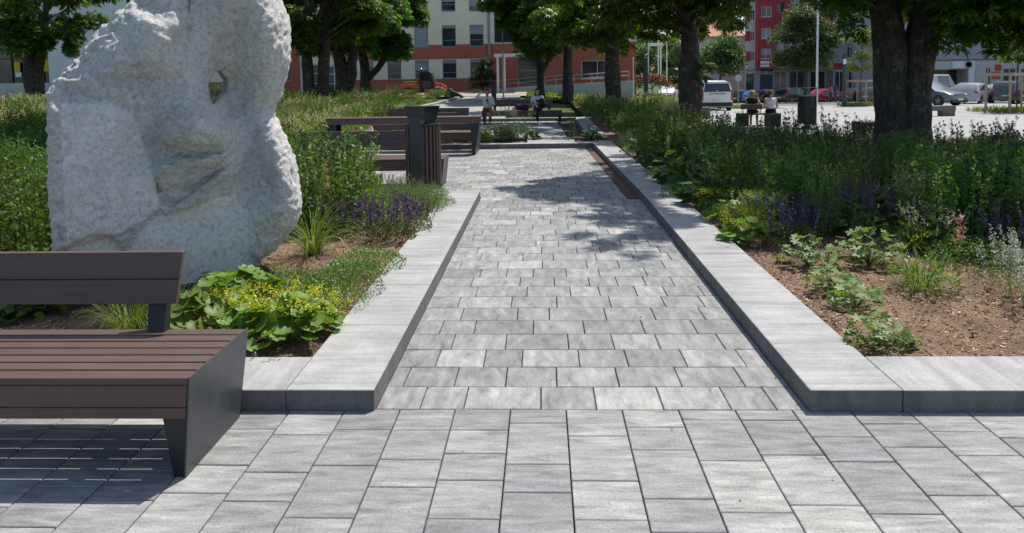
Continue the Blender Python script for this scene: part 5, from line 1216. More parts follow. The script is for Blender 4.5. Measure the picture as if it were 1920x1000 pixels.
# white building far left with a shop
yw = 78.; wb = thing('white_building', 'white building with a recessed yellow signed shop at the far left', 'building', (0, yw, 0)); wx = lambda px, py=100: Y(px, py, yw)[0]; wz = lambda py, px=60: Y(px, py, yw)[2]
F2 = Facade(wb, wx(-160), wx(360), -.3, wz(-190))
F2.win(wx(-150), wx(97), wz(163), wz(90), 'x', 0, 1.6)
for px in (115, 140, 165, 215, 265, 315): F2.win(wx(px), wx(px+14), wz(60), wz(25), 'w', .0)
for px in (15, -40, 60, -90): F2.win(wx(px), wx(px+14), wz(60), wz(25), 'w', .3)
F2.win(wx(136), wx(150), wz(112), wz(96), 'w')
F2.build([(wx(-160), wx(360), -.3, wz(-190), 'wall_w')]); shell(wb, wx(-160), wx(360), -.3, wz(-190), 14, 'wall_w')
mb = MB(); mb.box(wx(97)-.4, -.02, wz(163), wx(97)+.6, .3, wz(90)); mb.build('pillar', M['wall_w'], wb)
sg = MB(); sg.box(wx(13), .9, wz(107), wx(30), 1.0, wz(93)); s_ = sg.build('shop_sign', M['yellow'], wb); mb = MB(); mb.box(wx(30.6), .9, wz(107), wx(48), 1.0, wz(94)); mb.build('shop_sign', M['yellow'], wb)
text(s_, 'W', .8, (wx(20), .88, wz(100)), (rad(90), 0, 0), M['ink'])
mb = MB(); mb.box(wx(10), 1.2, wz(135), wx(21), 1.25, wz(116)); mb.box(wx(66), 1.2, wz(134), wx(84), 1.25, wz(110)); mb.build('poster', M['yellow'], wb); mb = MB(); mb.box(wx(11.5), 1.2, wz(144), wx(23), 1.25, wz(135.3)); mb.build('poster', M['wpaint'], wb)
mb = MB()
for px in (2, 25, 45, 62, 86): mb.box(wx(px)-.06, 1.45, wz(160), wx(px)+.06, 1.58, wz(91))
mb.box(wx(-120), 1.45, wz(110), wx(97), 1.57, wz(108)); mb.build('shop_window_frame', M['dgrey'], wb)
lw = MB(); ylw = 72.; lw.box(Y(-120, 160, ylw)[0], ylw, -.2, Y(92, 160, ylw)[0], ylw+.3, Y(40, 156, ylw)[2]); tag(lw.build('low_wall', M['concr']), 'long low concrete wall below the yellow shop', 'wall')
# carmine block on the right
yr_ = 105.; rx = lambda px, py=100, y=yr_: Y(px, py, y)[0]; rz_ = lambda py, px=1440, y=yr_: Y(px, py, y)[2]
rb = thing('apartment_block', 'carmine red apartment block with grey left strip beyond the parked cars', 'building', (0, yr_, 0)); base = -3.2
F3 = Facade(rb, rx(1397), rx(1417), base, rz_(-130)); 
for t, b in ((20, 38), (59, 76), (97, 114), (-20, -2), (-60, -42)): F3.win(rx(1407), rx(1415), rz_(b), rz_(t), 'w', .0)
F3.win(rx(1399), rx(1416), base+.3, rz_(138), 'x', 0, .5)
F3.build([(rx(1397), rx(1417), base, rz_(-130), 'pgrey')]+[(rx(1397), rx(1407), rz_(b+1), rz_(t-1), 'carmine') for t, b in ((59, 76), (97, 114), (20, 38))])
F4 = Facade(rb, rx(1416), rx(1606), rz_(129.5), rz_(-130), y=-1.2)
for t, b in ((14, 33), (54, 73), (92, 111), (-28, -9), (-66, -48)): F4.win(rx(1422.5), rx(1441), rz_(b), rz_(t), 'w', {92: .6, 54: .95}.get(t, 0.))
for t, b in ((7, 26), (-34, -15)): F4.win(rx(1452), rx(1465), rz_(b), rz_(t), 'x', 0, .8); F4.win(rx(1476), rx(1492), rz_(b-4), rz_(t-4), 'w', .4)
F4.win(rx(1447), rx(1560), rz_(129), rz_(46), 'x', 0, 1.15)
for px in (1500, 1530, 1565):
    for t, b in ((7, 26), (-34, -15)): F4.win(rx(px), rx(px+16), rz_(b), rz_(t), 'w', .3)
F4.build([(rx(1416), rx(1606), rz_(129.5), rz_(-130), 'carmine')]); shell(rb, rx(1397), rx(1606), base, rz_(-130), 14, 'carmine', .0, sk=.32)
mb = MB(); mb.quad((rx(1416), -1.2, rz_(129.5)), (rx(1416), 0.0, rz_(129.5)), (rx(1416), 0., rz_(-130)), (rx(1416), -1.2, rz_(-130))); mb.quad((rx(1416), -1.2, rz_(129.5)), (rx(1606), -1.2, rz_(129.5)), (rx(1606), 0., rz_(129.5)), (rx(1416), 0, rz_(129.5))); mb.build('bay_side', M['carmine'], rb)
mb = MB(); mb.box(rx(1455), -.16, rz_(129), rx(1606), -.12, rz_(47)); mb.build('recessed_wall', M['pgrey'], rb)
F5 = Facade(rb, rx(1417), rx(1606), base, rz_(129.4), y=-.1)
F5.win(rx(1451), rx(1476), base+.2, rz_(133), 'w', 0); F5.win(rx(1480), rx(1510), base+.2, rz_(133), 'w'); F5.win(rx(1520), rx(1548), base+.2, rz_(135), 'w'); F5.win(rx(1565), rx(1590), base+.2, rz_(135), 'w')
F5.build([(rx(1417), rx(1606), base, rz_(129.4), 'grey'), (rx(1425), rx(1449), base, rz_(130), 'blue')])
def sign(parent, x0, x1, z0, z1, y, mat, s, size, tm, name='shop_sign', dz=0.):
    mb = MB(); mb.box(x0, y-.1, z0, x1, y, z1); o = mb.build(name, M[mat], parent)
    if s: text(o, s, size, ((x0+x1)/2, y-.12, (z0+z1)/2+dz), (rad(90), 0, 0), M[tm])
    return o
sign(rb, rx(1421), rx(1437.5), rz_(126), rz_(115), -1.2, 'wpaint', 'MasterCity', .42, 'ink')
sign(rb, rx(1400), rx(1419), rz_(136.5), rz_(126.5), -.02, 'pgrey', 'SALON', .5, 'ink')
sign(rb, rx(1426), rx(1447), rz_(143), rz_(131), -.22, 'blue', 'SUBLIC', .62, 'wink')
# grey shop building between the linden and the big trunk, then the long grey building on the right
yg = 98.; gx = lambda px, py=120: Y(px, py, yg)[0]; gz_ = lambda py, px=1610: Y(px, py, yg)[2]
gb = thing('grey_shop_building', 'grey building with a signed shop front left of the big forked trunk', 'building', (0, yg, 0))
F6 = Facade(gb, gx(1562), gx(1668), -3.2, gz_(-120))
F6.win(gx(1588), gx(1600), gz_(108), gz_(84), 'w', .2)
for t, b in ((30, 60), (-20, 10)):
    for px in (1570, 1592, 1614, 1640): F6.win(gx(px), gx(px+13), gz_(b), gz_(t), 'w', .4)
F6.win(gx(1592), gx(1608), -3., gz_(134), 'w'); F6.win(gx(1612), gx(1626), -3., gz_(133), 'w'); F6.win(gx(1634), gx(1656), -3., gz_(134), 'w'); F6.win(gx(1566), gx(1584), -3., gz_(134), 'w')
F6.build([(gx(1562), gx(1668), -3.2, gz_(-120), 'grey'), (gx(1562), gx(1668), gz_(130), gz_(118), 'carmine')]); shell(gb, gx(1562), gx(1668), -3.2, gz_(-120), 12, 'grey', sk=.45)
sign(gb, gx(1587), gx(1619), gz_(131), gz_(118.5), -.02, 'shut', 'Lucija', .6, 'wink')
yl = 88.; lx = lambda px, py=120: Y(px, py, yl)[0]; lz = lambda py, px=1800: Y(px, py, yl)[2]
lb_ = thing('long_grey_building', 'long pale grey building with a white fascia behind the parked vans', 'building', (0, yl, 0))
F7 = Facade(lb_, lx(1664), lx(2080), -3., lz(-150))
F7.win(lx(1690), lx(1815), -2.6, lz(130), 'x', 0, 2.2); F7.win(lx(1849), lx(1859), -2.6, lz(128), 'w', 0); F7.win(lx(1882), lx(1906), -2.6, lz(130), 'w', 0); F7.win(lx(1915), lx(1980), -2.6, lz(130), 'w', 0)
for px in range(1680, 2060, 42):
    for t, b in ((58, 84), (10, 38), (-40, -12)): F7.win(lx(px), lx(px+24), lz(b), lz(t), 'w', (px % 5)*.15)
F7.build([(lx(1664), lx(2080), -3., lz(-150), 'grey'), (lx(1664), lx(2080), lz(112), lz(40), 'shut'), (lx(1664), lx(1829), lz(130), lz(113.5), 'pgrey'), (lx(1817), lx(1828), -3, lz(113.5), 'wall_w'), (lx(1829), lx(2080), -3., lz(113), 'concr')]); shell(lb_, lx(1664), lx(2080), -3., lz(-150), 14, 'grey')
mb = MB(); mb.box(lx(1664), -.12, lz(113.4), lx(2080), -.004, lz(112)); mb.build('eaves_strip', M['dgrey'], lb_)
sign(lb_, lx(1785), lx(1822), lz(128), lz(115.5), -.01, 'wall_w', '', .5, 'ink'); mb = MB(); mb.lathe([(.42, -.02), (.42, .02), (.30, .02), (.30, -.02)], 20, (lx(1815), -.16, lz(121.5)), 'y'); mb.build('round_logo', M['frame'], lb_)
sign(lb_, lx(1866), lx(1876.5), lz(133.5), lz(122.5), -.06, 'redsign', '', .4, 'wink'); mb = MB(); mb.box(lx(1860), -.04, lz(150), lx(1876), -.003, lz(136)); mb.build('red_panel', M['redr'], lb_)
# house with the orange roof
yh = 118.; hx = lambda px: Y(px, 120, yh)[0]; hz = lambda py: Y(1380, py, yh)[2]
hb = thing('tiled_house', 'pale house with an orange tiled roof behind the street tree', 'building', (0, yh, 0)); F8 = Facade(hb, hx(1300), hx(1397), -3.2, hz(68))
for px in (1310, 1335, 1360, 1386): F8.win(hx(px), hx(px+7), hz(145), hz(122), 'w'); F8.win(hx(px), hx(px+7), hz(98), hz(78), 'w')
F8.build([(hx(1300), hx(1397), -3.2, hz(68), 'wall_w')]); mb = MB(); a, b, z0, z1 = hx(1298), hx(1399), hz(68), hz(36)
mb.add([(a, -.5, z0), (b, -.5, z0), (b-1, 6, z1), (a+1, 6, z1), (a, 12, z0), (b, 12, z0)], [(0, 1, 2, 3), (3, 2, 5, 4), (1, 5, 2), (0, 3, 4)]); mb.build('roof', M['roof'], hb)
mb = MB(); mb.box(hx(1300)+.01, .02, -3.2, hx(1397)-.01, 11, hz(68)-.05); mb.build('side_wall', M['wall_w'], hb)
# ------------------------------------------------------------------ vehicles (front faces local +y, origin on the ground under the centre)
def paint(name, col, rough=.25): return plain(name, col, rough, 0, .03, 1.5, coat=.6)
CP = {'black': paint('black car paint', (.012, .012, .014)), 'blue': paint('blue car paint', (.03, .16, .45)), 'red': paint('red car paint', (.36, .02, .03)), 'silver': paint('silver car paint', (.42, .43, .44), .3), 'grey': paint('grey car paint', (.10, .105, .115), .3), 'white': paint('white car paint', (.74, .74, .72), .35), 'dark': paint('dark grey car paint', (.03, .032, .038)), 'bluegrey': paint('blue grey car paint', (.10, .12, .14), .3), 'orange': paint('orange machine paint', (.52, .065, .015), .4)}
M['tyre'] = plain('tyre rubber', (.018, .018, .018), .85); M['rim'] = plain('alloy rim', (.35, .35, .36), .35, .7); M['lamp_r'] = plain('red tail lamp', (.45, .012, .018), .25); M['lamp_w'] = plain('clear head lamp', (.62, .64, .66), .15); M['plastic'] = plain('black plastic', (.022, .022, .024), .6); M['carglass'] = glass_mat('tinted car glass', (.022, .028, .034), .05); M['plate'] = plain('number plate', (.72, .72, .70), .5)
KIND = {  # stations: y, belt height, top height, half width at sill, at roof
    'hatch': dict(L=4.1, W=1.74, st=[(-2.05, .50, .62, .70), (-1.98, .93, .98, .80), (-1.55, .97, 1.42, .86), (-.7, .96, 1.50, .87), (.2, .94, 1.46, .87), (.95, .93, .97, .87), (1.6, .82, .86, .84), (1.98, .66, .70, .72), (2.05, .45, .52, .64)], rear=(1, 2), front=(4, 5), side=(2, 5), wheels=1.28, r=.31),
    'wagon': dict(L=4.6, W=1.80, st=[(-2.3, .50, .62, .74), (-2.22, .95, 1.0, .82), (-1.85, 1.0, 1.45, .89), (-.9, .98, 1.56, .90), (.3, .96, 1.50, .90), (1.15, .94, .98, .90), (1.85, .83, .87, .87), (2.22, .66, .70, .76), (2.3, .45, .52, .66)], rear=(1, 2), front=(4, 5), side=(2, 5), wheels=1.38, r=.32),
    'suv': dict(L=4.5, W=1.84, st=[(-2.25, .55, .70, .76), (-2.18, 1.02, 1.08, .85), (-1.85, 1.06, 1.55, .91), (-.9, 1.05, 1.66, .92), (.25, 1.03, 1.62, .92), (1.05, 1.02, 1.06, .92), (1.75, .94, .99, .90), (2.15, .78, .83, .82), (2.25, .5, .58, .72)], rear=(1, 2), front=(4, 5), side=(2, 5), wheels=1.32, r=.36),
    'van': dict(L=4.4, W=1.86, st=[(-2.2, .45, .52, .86), (-2.18, 1.12, 1.18, .90), (-2.08, 1.14, 1.74, .92), (-1.2, 1.12, 1.82, .93), (.5, 1.1, 1.80, .93), (1.25, 1.08, 1.14, .92), (1.85, .92, .97, .88), (2.15, .70, .75, .78), (2.2, .45, .52, .70)], rear=(1, 2), front=(4, 5), side=(2, 5), wheels=1.38, r=.32),
    'bigvan': dict(L=5.4, W=2.0, st=[(-2.7, .5, .58, .95), (-2.68, 1.3, 1.4, .98), (-2.6, 1.35, 2.35, .99), (-1.2, 1.35, 2.45, 1.), (.9, 1.3, 2.42, 1.), (1.9, 1.2, 1.3, .99), (2.4, 1.0, 1.05, .94), (2.66, .72, .78, .86), (2.7, .5, .56, .8)], rear=(1, 2), front=(4, 5), side=(3, 5), wheels=1.7, r=.35)}
def ring(st, W):
    y, zb, zt, hw = st; z0 = .24; cab = zt-zb > .2; tr = hw*(.80 if cab else .90)
    half = [(.0, z0), (hw*.92, z0), (hw, z0+.12), (hw*1.005, z0+.45*(zb-z0)+.05), (hw*.985, zb), (tr+.02, zt-.07 if cab else zt-.02), (tr-.12, zt), (0., zt+.012)]
    return [(x, y, z) for x, z in half]+[(-x, y, z) for x, z in half[-2:0:-1]]
def vehicle(kind, label, col, x, y, az, group=None, z=None, cat='car', name='parked_car', text_=None):
    k = KIND[kind]; S = k['st']; root = thing(name, label, cat, (x, y, gz(x, y)+.004 if z is None else z), -az, group); mat = CP[col]
    V = []; F = []; n = 14
    for st in S: V += ring(st, k['W'])
    for i in range(len(S)-1):
        for j in range(n): F.append((i*n+j, i*n+(j+1) % n, (i+1)*n+(j+1) % n, (i+1)*n+j))
    F += [list(range(n)), [(len(S)-1)*n+j for j in range(n)][::-1]]
    mb = MB(); mb.add(V, F); b = fixn(mb.build('body', mat, root)); smooth_angle(b, 32)
    P = lambda i, j: Vector(V[i*n+j])
    def patch(nm, q, off=.012, inset=.06, m='carglass'):
        a, b_, c, d = q; ce = (a+b_+c+d)/4; nr = (b_-a).cross(d-a).normalized(); nr = nr if nr.dot(ce-Vector((0, 0, .7))) > 0 else -nr
        mb = MB(); p = [v.lerp(ce, inset) for v in (a, b_, c, d)]; mb.hexa([v-nr*.02 for v in p], [v+nr*off for v in p]); return fixn(mb.build(nm, M[m], root))
    r0, r1 = k['rear']; f0, f1 = k['front']
    patch('rear_window', (P(r0, 4)*.96+P(r1, 4)*.04, P(r1, 5), P(r1, 9), P(r0, 10)*.96+P(r1, 10)*.04), .016, .10)
    patch('windscreen', (P(f1, 4), P(f0, 5), P(f0, 9), P(f1, 10)), .016, .07)
    for (a, b_) in ((4, 5), (10, 9)):
        s0, s1 = k['side']; lo = [P(i, a) for i in range(s0, s1+1)]; up = [P(i, b_) for i in range(s0, s1+1)]
        nr = Vector((1 if a == 4 else -1, 0, .25)).normalized()
        for i in range(len(lo)-1):
            q = (lo[i], lo[i+1], up[i+1], up[i]); ce = (q[0]+q[1]+q[2]+q[3])/4
            mb = MB(); p = [v.lerp(ce, .09) for v in q]; mb.hexa([v-nr*.02 for v in p], [v+nr*.008 for v in p]); fixn(mb.build('side_window', M['carglass'], root))
    for sx in (-1, 1):
        for wy in (-k['wheels'], k['wheels']):
            w_ = MB(); cx = sx*(k['W']/2-.10); r = k['r']; w_.lathe([(r*.7, -.1), (r*.96, -.1), (r, -.07), (r, .07), (r*.96, .1), (r*.7, .1)], 20, (cx, wy, r), 'x'); t = w_.build('wheel', M['tyre'], root)
            w_ = MB(); o = sx*.085
            w_.lathe([(r*.66, min(o, o*1.12)), (r*.66, max(o, o*1.12))], 16, (cx, wy, r), 'x')
            for q in range(5): Mx = Matrix.Translation((cx+sx*.1, wy, r)) @ Matrix.Rotation(q*2*math.pi/5, 4, 'X'); w_.box(-.01, -.03, .03, .01, .03, r*.6, 0, Mx)
            w_.build('rim', M['rim'], t)
            a = MB(); a.lathe([(r*1.16, -.02), (r*1.16, .02)], 20, (sx*(k['W']/2-.012), wy, r), 'x'); a.build('wheel_arch', M['plastic'], root)
    yr, hw, zb = S[1][0], S[1][3], S[1][1]; yf, hf, zf = S[-2][0], S[-2][3], S[-2][1]
    tall = kind in ('van', 'bigvan')
    for sx in (-1, 1):
        mb = MB(); mb.box(sx*(hw-.22 if not tall else hw-.10), yr-.03, zb-(.16 if not tall else .50), sx*(hw+.012), yr+.22 if not tall else yr+.08, zb+(.02 if not tall else .16), .03); mb.build('tail_light', M['lamp_r'], root)
        mb = MB(); mb.box(sx*(hf-.26), yf-.20, zf-.06, sx*(hf+.015), yf+.035, zf+.05, .03); mb.build('headlight', M['lamp_w'], root)
        mb = MB(); mb.box(sx*(k['W']/2+.01), .72, zb+.0, sx*(k['W']/2+.17), .86, zb+.13, .03); mb.build('wing_mirror', mat, root)
    mb = MB(); mb.box(-hw-.01, S[0][0]-.05, .27, hw+.01, S[0][0]+.22, .52, .05); mb.build('rear_bumper', M['plastic'] if tall else mat, root)
    mb = MB(); mb.box(-hf, S[-1][0]-.2, .24, hf, S[-1][0]+.05, .48, .05); mb.build('front_bumper', M['plastic'], root)
    mb = MB(); mb.box(-.26, S[0][0]-.062, .56 if not tall else .60, .26, S[0][0]-.03 if not tall else S[1][0]+.0, .67 if not tall else .71); mb.build('number_plate', M['plate'], root)
    mb = MB(); mb.box(-.26, S[-1][0]+.03, .40, .26, S[-1][0]+.062, .51); mb.build('number_plate', M['plate'], root)
    mb = MB(); mb.box(-hf*.6, yf-.02, zf-.12, hf*.6, yf+.045, zf-.02, .01); mb.build('grille', M['plastic'], root)
    return root
def car_at(kind, label, col, px, Yd, az, group='cars parked in a row along the shops', **kw):
    p = Y(px, 170, Yd); return vehicle(kind, label, col, p.x, Yd, rad(az), group, **kw)
for kind, col, px, yd, az, lb in (('hatch', 'dark', 1389, 92, 58, 'dark grey hatchback, first of the parked row right of the white van'), ('wagon', 'black', 1405, 89.5, 58, 'black estate with its rear lamp showing left of the blue car'), ('hatch', 'blue', 1424, 88, 56, 'bright blue hatchback behind the blonde woman'), ('wagon', 'black', 1447, 86, 58, 'black estate with shining roof right of the blue car'), ('suv', 'black', 1488, 84, 58, 'large black car in front of the linden tree trunk'), ('hatch', 'red', 1553, 86, 64, 'red hatchback behind the tall pale lamp post'), ('hatch', 'dark', 1610, 82, 58, 'dark grey car behind the left wooden tree guard'), ('wagon', 'grey', 1650, 80, 58, 'grey estate mostly hidden by the big forked trunk')):
    car_at(kind, lb, col, px, yd, az)
car_at('suv', 'grey car facing the camera right of the big forked trunk', 'bluegrey', 1742, 54, 152, None)
car_at('wagon', 'silver estate car with red tail lamps seen from behind', 'silver', 1824, 58, 42, None)
car_at('suv', 'grey car between the silver estate and the right tree guard', 'grey', 1886, 59, 30, None)
car_at('hatch', 'dark car at the right picture edge behind the wooden posts', 'dark', 1924, 55, 30, None)
car_at('hatch', 'pale car roof showing behind the silver estate', 'silver', 1880, 68, 60, None)
car_at('hatch', 'white car by the flagpoles left of the straight chestnut trunk', 'white', 1254, 86, 200, None)
gv = car_at('bigvan', 'tall pale grey panel van beyond the grey car facing the camera', 'silver', 1752, 69, 55, None, cat='van', name='panel_van')
wv = vehicle('van', 'white delivery van with a dark tinted rear window seen from behind', 'white', Y(1346, 205, 46).x, 46+2.1, rad(1.5), None, None, 'van', 'delivery_van')
mb = MB(); mb.box(-.5, -2.245, 1.02, .5, -2.19, 1.045); mb.box(-.93, -1.2, .62, -.95, 1.2, .68); mb.build('trim_strip', M['plastic'], wv)
# utility tractor beside the building
p = Y(796, 170, 60); ux, uy = p.x, 60.; uz = gz(ux, uy)+.01
ut = thing('utility_tractor', 'orange utility tractor with dark cab and loaded tipper bed', 'tractor', (ux, uy, uz-.12), 0); ut.scale = (.92, .92, .88)
mb = MB(); mb.box(-1.9, -.7, .75, -.35, .7, 1.12, .03); mb.build('tipper_bed', CP['orange'], ut); mb = MB(); mb.box(-1.75, -.6, 1.0, -.42, .6, 1.34, .04); mb.build('load', M['mead'], ut)
mb = MB(); mb.prism([(-.45, .55), (.9, .55), (.95, 1.3), (.7, 2.1), (.45, 2.22), (-.3, 2.2), (-.42, 1.3)], -.66, .66); cab = mb.build('cab', M['plastic'], ut)
mb = MB(); mb.prism([(-.22, 1.45), (.7, 1.45), (.58, 2.05), (-.16, 2.05)], -.675, .675); mb.build('cab_window', M['glassg'], ut); mb = MB(); mb.prism([(.05, .8), (.6, .8), (.66, 1.38), (.0, 1.38)], -.672, .672); mb.build('cab_door', M['dgrey'], ut)
mb = MB(); mb.prism([(.75, .75), (1.85, .6), (1.9, .85), (1.5, 1.1), (.76, 1.28)], -.55, .55); mb.build('bonnet', CP['orange'], ut)
mb = MB(); mb.prism([(1.0, .74), (1.75, .66), (1.7, .8), (1.1, .92)], -.56, .56); mb.build('bonnet_stripe', M['wpaint'], ut)
for wx_, r in ((-1.25, .42), (1.3, .38)):
    for sy in (-.62, .62):
        mb = MB(); mb.lathe([(r*.6, -.13), (r, -.11), (r, .11), (r*.6, .13)], 18, (wx_, sy, r), 'y'); mb.build('wheel', M['tyre'], ut)
mb = MB(); mb.box(-1.7, -.4, .4, 1.6, .4, .75); mb.build('chassis', M['plastic'], ut)
mb = MB(); mb.tube([(-.2, -.3, 2.2), (-.2, -.3, 2.38)], .03, 6); mb.lathe([(.02, 2.36), (.075, 2.38), (.075, 2.48), (.03, 2.52)], 10, (-.2, -.3, 0)); mb.build('beacon', M['lamp_r'], ut)
for yy in (-.75, .75): mb = MB(); mb.box(.62, yy-.1, 1.45, .7, yy+.1, 1.75, .02); mb.build('wing_mirror', M['plastic'], ut)
# ------------------------------------------------------------------ people: one continuous skin from blended tapered limbs
def sdf_mesh(name, prims, h=.010):
    """prims: (a, b, ra, rb, blend)"""
    A = np.array([[*p[0], *p[1]] for p in prims]); rmax = max(max(p[2], p[3]) for p in prims)
    lo = np.minimum(A[:, :3].min(0), A[:, 3:].min(0))-rmax-.03; hi = np.maximum(A[:, :3].max(0), A[:, 3:].max(0))+rmax+.03
    n = np.ceil((hi-lo)/h).astype(int)+1; F = np.full(n, .2, np.float32)
    ax = [lo[i]+h*np.arange(n[i]) for i in range(3)]
    for a, b, ra, rb, k in prims:
        a, b = np.array(a, float), np.array(b, float); m = max(ra, rb)+k+.02
        i0 = np.maximum(0, np.floor((np.minimum(a, b)-m-lo)/h).astype(int)); i1 = np.minimum(n, np.ceil((np.maximum(a, b)+m-lo)/h).astype(int)+1)
        sl = tuple(slice(i0[i], i1[i]) for i in range(3)); P = np.stack(np.meshgrid(*[ax[i][sl[i]] for i in range(3)], indexing='ij'), -1)
        e = b-a; L2 = max(e@e, 1e-9); t = np.clip(((P-a)@e)/L2, 0, 1); d = np.linalg.norm(P-a-t[..., None]*e, axis=-1)-(ra+(rb-ra)*t)
        f = F[sl]; hh = np.clip(.5+.5*(f-d)/k, 0, 1); F[sl] = f*(1-hh)+d*hh-k*hh*(1-hh)
    V, Q = surface_nets(F, lo, h); return np_mesh(name, V, [Q], True)
v3 = lambda *a: np.array(a, float)
def hand(w_, d, nrm, side, curl=.5, grip=False):
    """palm, four bent fingers of different lengths and a thumb from the side of the palm"""
    d = d/np.linalg.norm(d); nrm = nrm-d*(nrm@d); nrm /= np.linalg.norm(nrm); s = np.cross(d, nrm)*side; k = .006; P = []
    for q in (-.022, 0, .022): P.append((w_+s*q*.7, w_+d*.075+s*q, .016, .014, .012))
    for i, (q, L) in enumerate(((-.030, .062), (-.010, .074), (.010, .080), (.029, .070))):
        b = w_+d*.082+s*q; m = b+(d*math.cos(curl*.6)-nrm*math.sin(curl*.6))*L*.5; t = m+(d*math.cos(curl*1.6)-nrm*math.sin(curl*1.6))*L*.5
        P += [(b, m, .0090, .0082, k), (m, t, .0082, .0068, k)]
    b = w_+d*.022+s*.026; m = b+(d*.7+s*.7-nrm*.2)*.036; t = m+(d*.95+s*.1-nrm*.4*curl)*.030
    return P+[(b, m, .012, .010, k), (m, t, .010, .008, k)]
SKIN = plain('skin', (.48, .27, .19), .55, var=.06, scale=8); SKIN2 = plain('tanned skin', (.40, .21, .14), .55, var=.06, scale=8)
def cloth(name, col, var=.12): return plain(name, col, .9, 0, var, 9., bump=.1)
def person(label, loc, rz, J, top, legs, hair, skin=SKIN, shoe=(.7, .7, .7), top_len='short', hair_kind='short', sleeves=.55, leg_t=1., top_extra=None):
    """J: joints in local frame (faces +y). elbows/wrists/knees/ankles as (left x<0, right x>0) pairs"""
    root = thing('person', label, 'person', loc, rz); B = []; k = .03
    pel, che, nek, hd = J['pelvis'], J['chest'], J['neck'], J['head']; fw = J.get('look', v3(0, 1, 0)); fw = fw/np.linalg.norm(fw); upv = hd-nek; upv = upv/np.linalg.norm(upv); sx = np.cross(fw, upv); sx /= np.linalg.norm(sx); fw = np.cross(upv, sx)
    tor = [(pel+v3(-.06, 0, 0), pel+v3(.06, 0, 0), .125, .125, k), (pel, (pel+che)/2, .125, .112, k), ((pel+che)/2+v3(-.04, 0, 0), che+v3(-.06, 0, .04), .10, .115, k), ((pel+che)/2+v3(.04, 0, 0), che+v3(.06, 0, .04), .10, .115, k)]
    sh = J['sh']; tor += [(sh[0]+v3(.03, 0, 0), sh[1]-v3(.03, 0, 0), .06, .06, .04)]
    neckp = [(che+v3(0, 0, .12), nek, .058, .05, .03), (nek, hd-upv*.06, .05, .052, .02)]
    head = [(hd-upv*.035+fw*.012, hd+upv*.035-fw*.005, .078, .092, .02), (hd-upv*.085+fw*.045, hd-upv*.06+fw*.04, .036, .045, .03), (hd+fw*.088+upv*.005, hd+fw*.102-upv*.026, .008, .014, .010), (hd+fw*.078+upv*.02-sx*.03, hd+fw*.078+upv*.02+sx*.03, .012, .012, .012), (hd+fw*.080-upv*.056-sx*.016, hd+fw*.080-upv*.056+sx*.016, .009, .009, .008)]
    for q in (-1, 1): head.append((hd+sx*q*.088+upv*.018, hd+sx*q*.09-upv*.02, .014, .011, .01))
    arms, legp, feet, sl, tr = [], [], [], [], []
    for i, q in ((0, -1), (1, 1)):
        s, e, w_ = sh[i], J['el'][i], J['wr'][i]; arms += [(s, e, .050, .040, .02), (e, w_, .040, .027, .02)]
        dd = J['hd'][i] if 'hd' in J else (w_-e); nn = J['hn'][i] if 'hn' in J else v3(0, 0, 1); arms += hand(w_, dd, nn, q if J.get('hs', (1, 1))[i] > 0 else -q, J.get('curl', (.5, .5))[i])
        if sleeves > 0:
            if sleeves <= .9: sl.append((s, s+(e-s)*sleeves, .068, .06, .03))
            else: sl += [(s, e, .066, .054, .03), (e, e+(w_-e)*.92, .052, .040, .02)]
        h, kn, an, to = J['hip'][i], J['kn'][i], J['an'][i], J['to'][i]
        legp += [(h, kn, .085, .060, .03), (kn, kn*.55+an*.45, .058, .054, .02), (kn*.55+an*.45, an, .054, .040, .02)]; feet += [(an-v3(0, 0, .02), to, .036, .032, .02), (an-v3(0, 0, .045)-(to-an)*.25*v3(1, 1, 0), to*v3(1, 1, 1), .030, .030, .02)]
        tr += [(h, kn, .098, .074, .03)]+([(kn, an*.92+kn*.08, .072, .056, .03)] if leg_t >= 1 else [])
    root.scale = (J.get('size', .92),)*3
    body = new_ob('body', sdf_mesh('body', tor+neckp+head+arms+legp+feet, .0095), skin, root)
    gr = lambda ps, g: [(a, b, ra+g, rb+g, kk) for a, b, ra, rb, kk in ps]
    new_ob('top', sdf_mesh('top', gr(tor, .016)+sl+(top_extra or []), .0125), top, root)
    new_ob('trousers', sdf_mesh('trousers', gr(tor[:1], .022)+[(pel-v3(0, 0, .02), pel+v3(0, 0, .05), .14, .135, .03)]+tr, .0125), legs, root)
    new_ob('shoes', sdf_mesh('shoes', gr(feet, .008), .0095), plain('shoe', shoe, .6), root)
    hp = [(hd+upv*.045-fw*.02, hd+upv*.05-fw*.03, .092, .09, .02), (hd+upv*.02-fw*.045, hd-upv*.02-fw*.05, .084, .076, .02), (hd+upv*.085+fw*.03-sx*.03, hd+upv*.085+fw*.03+sx*.03, .04, .04, .02)]
    if hair_kind in ('bob', 'long'):
        L = .15 if hair_kind == 'bob' else .24
        for q in (-1, 1): hp += [(hd+sx*q*.075+upv*.03-fw*.02, hd+sx*q*.085-upv*L*.75-fw*.02, .045, .034, .03)]
        hp += [(hd-fw*.06, hd-upv*L-fw*.075, .075, .055, .03)]
    if hair_kind == 'bun': hp += [(hd-fw*.09+upv*.03, hd-fw*.12-upv*.09, .04, .03, .02)]
    new_ob('hair', sdf_mesh('hair', hp, .0095), hair, root)
    for q in (-1, 1):
        mb = MB(); c = hd+fw*.084+upv*.008+sx*q*.031; mb.lathe([(.001, -.006), (.008, -.003), (.008, .003), (.001, .006)], 8, c); mb.build('eye', M['ink'], root)
    return root
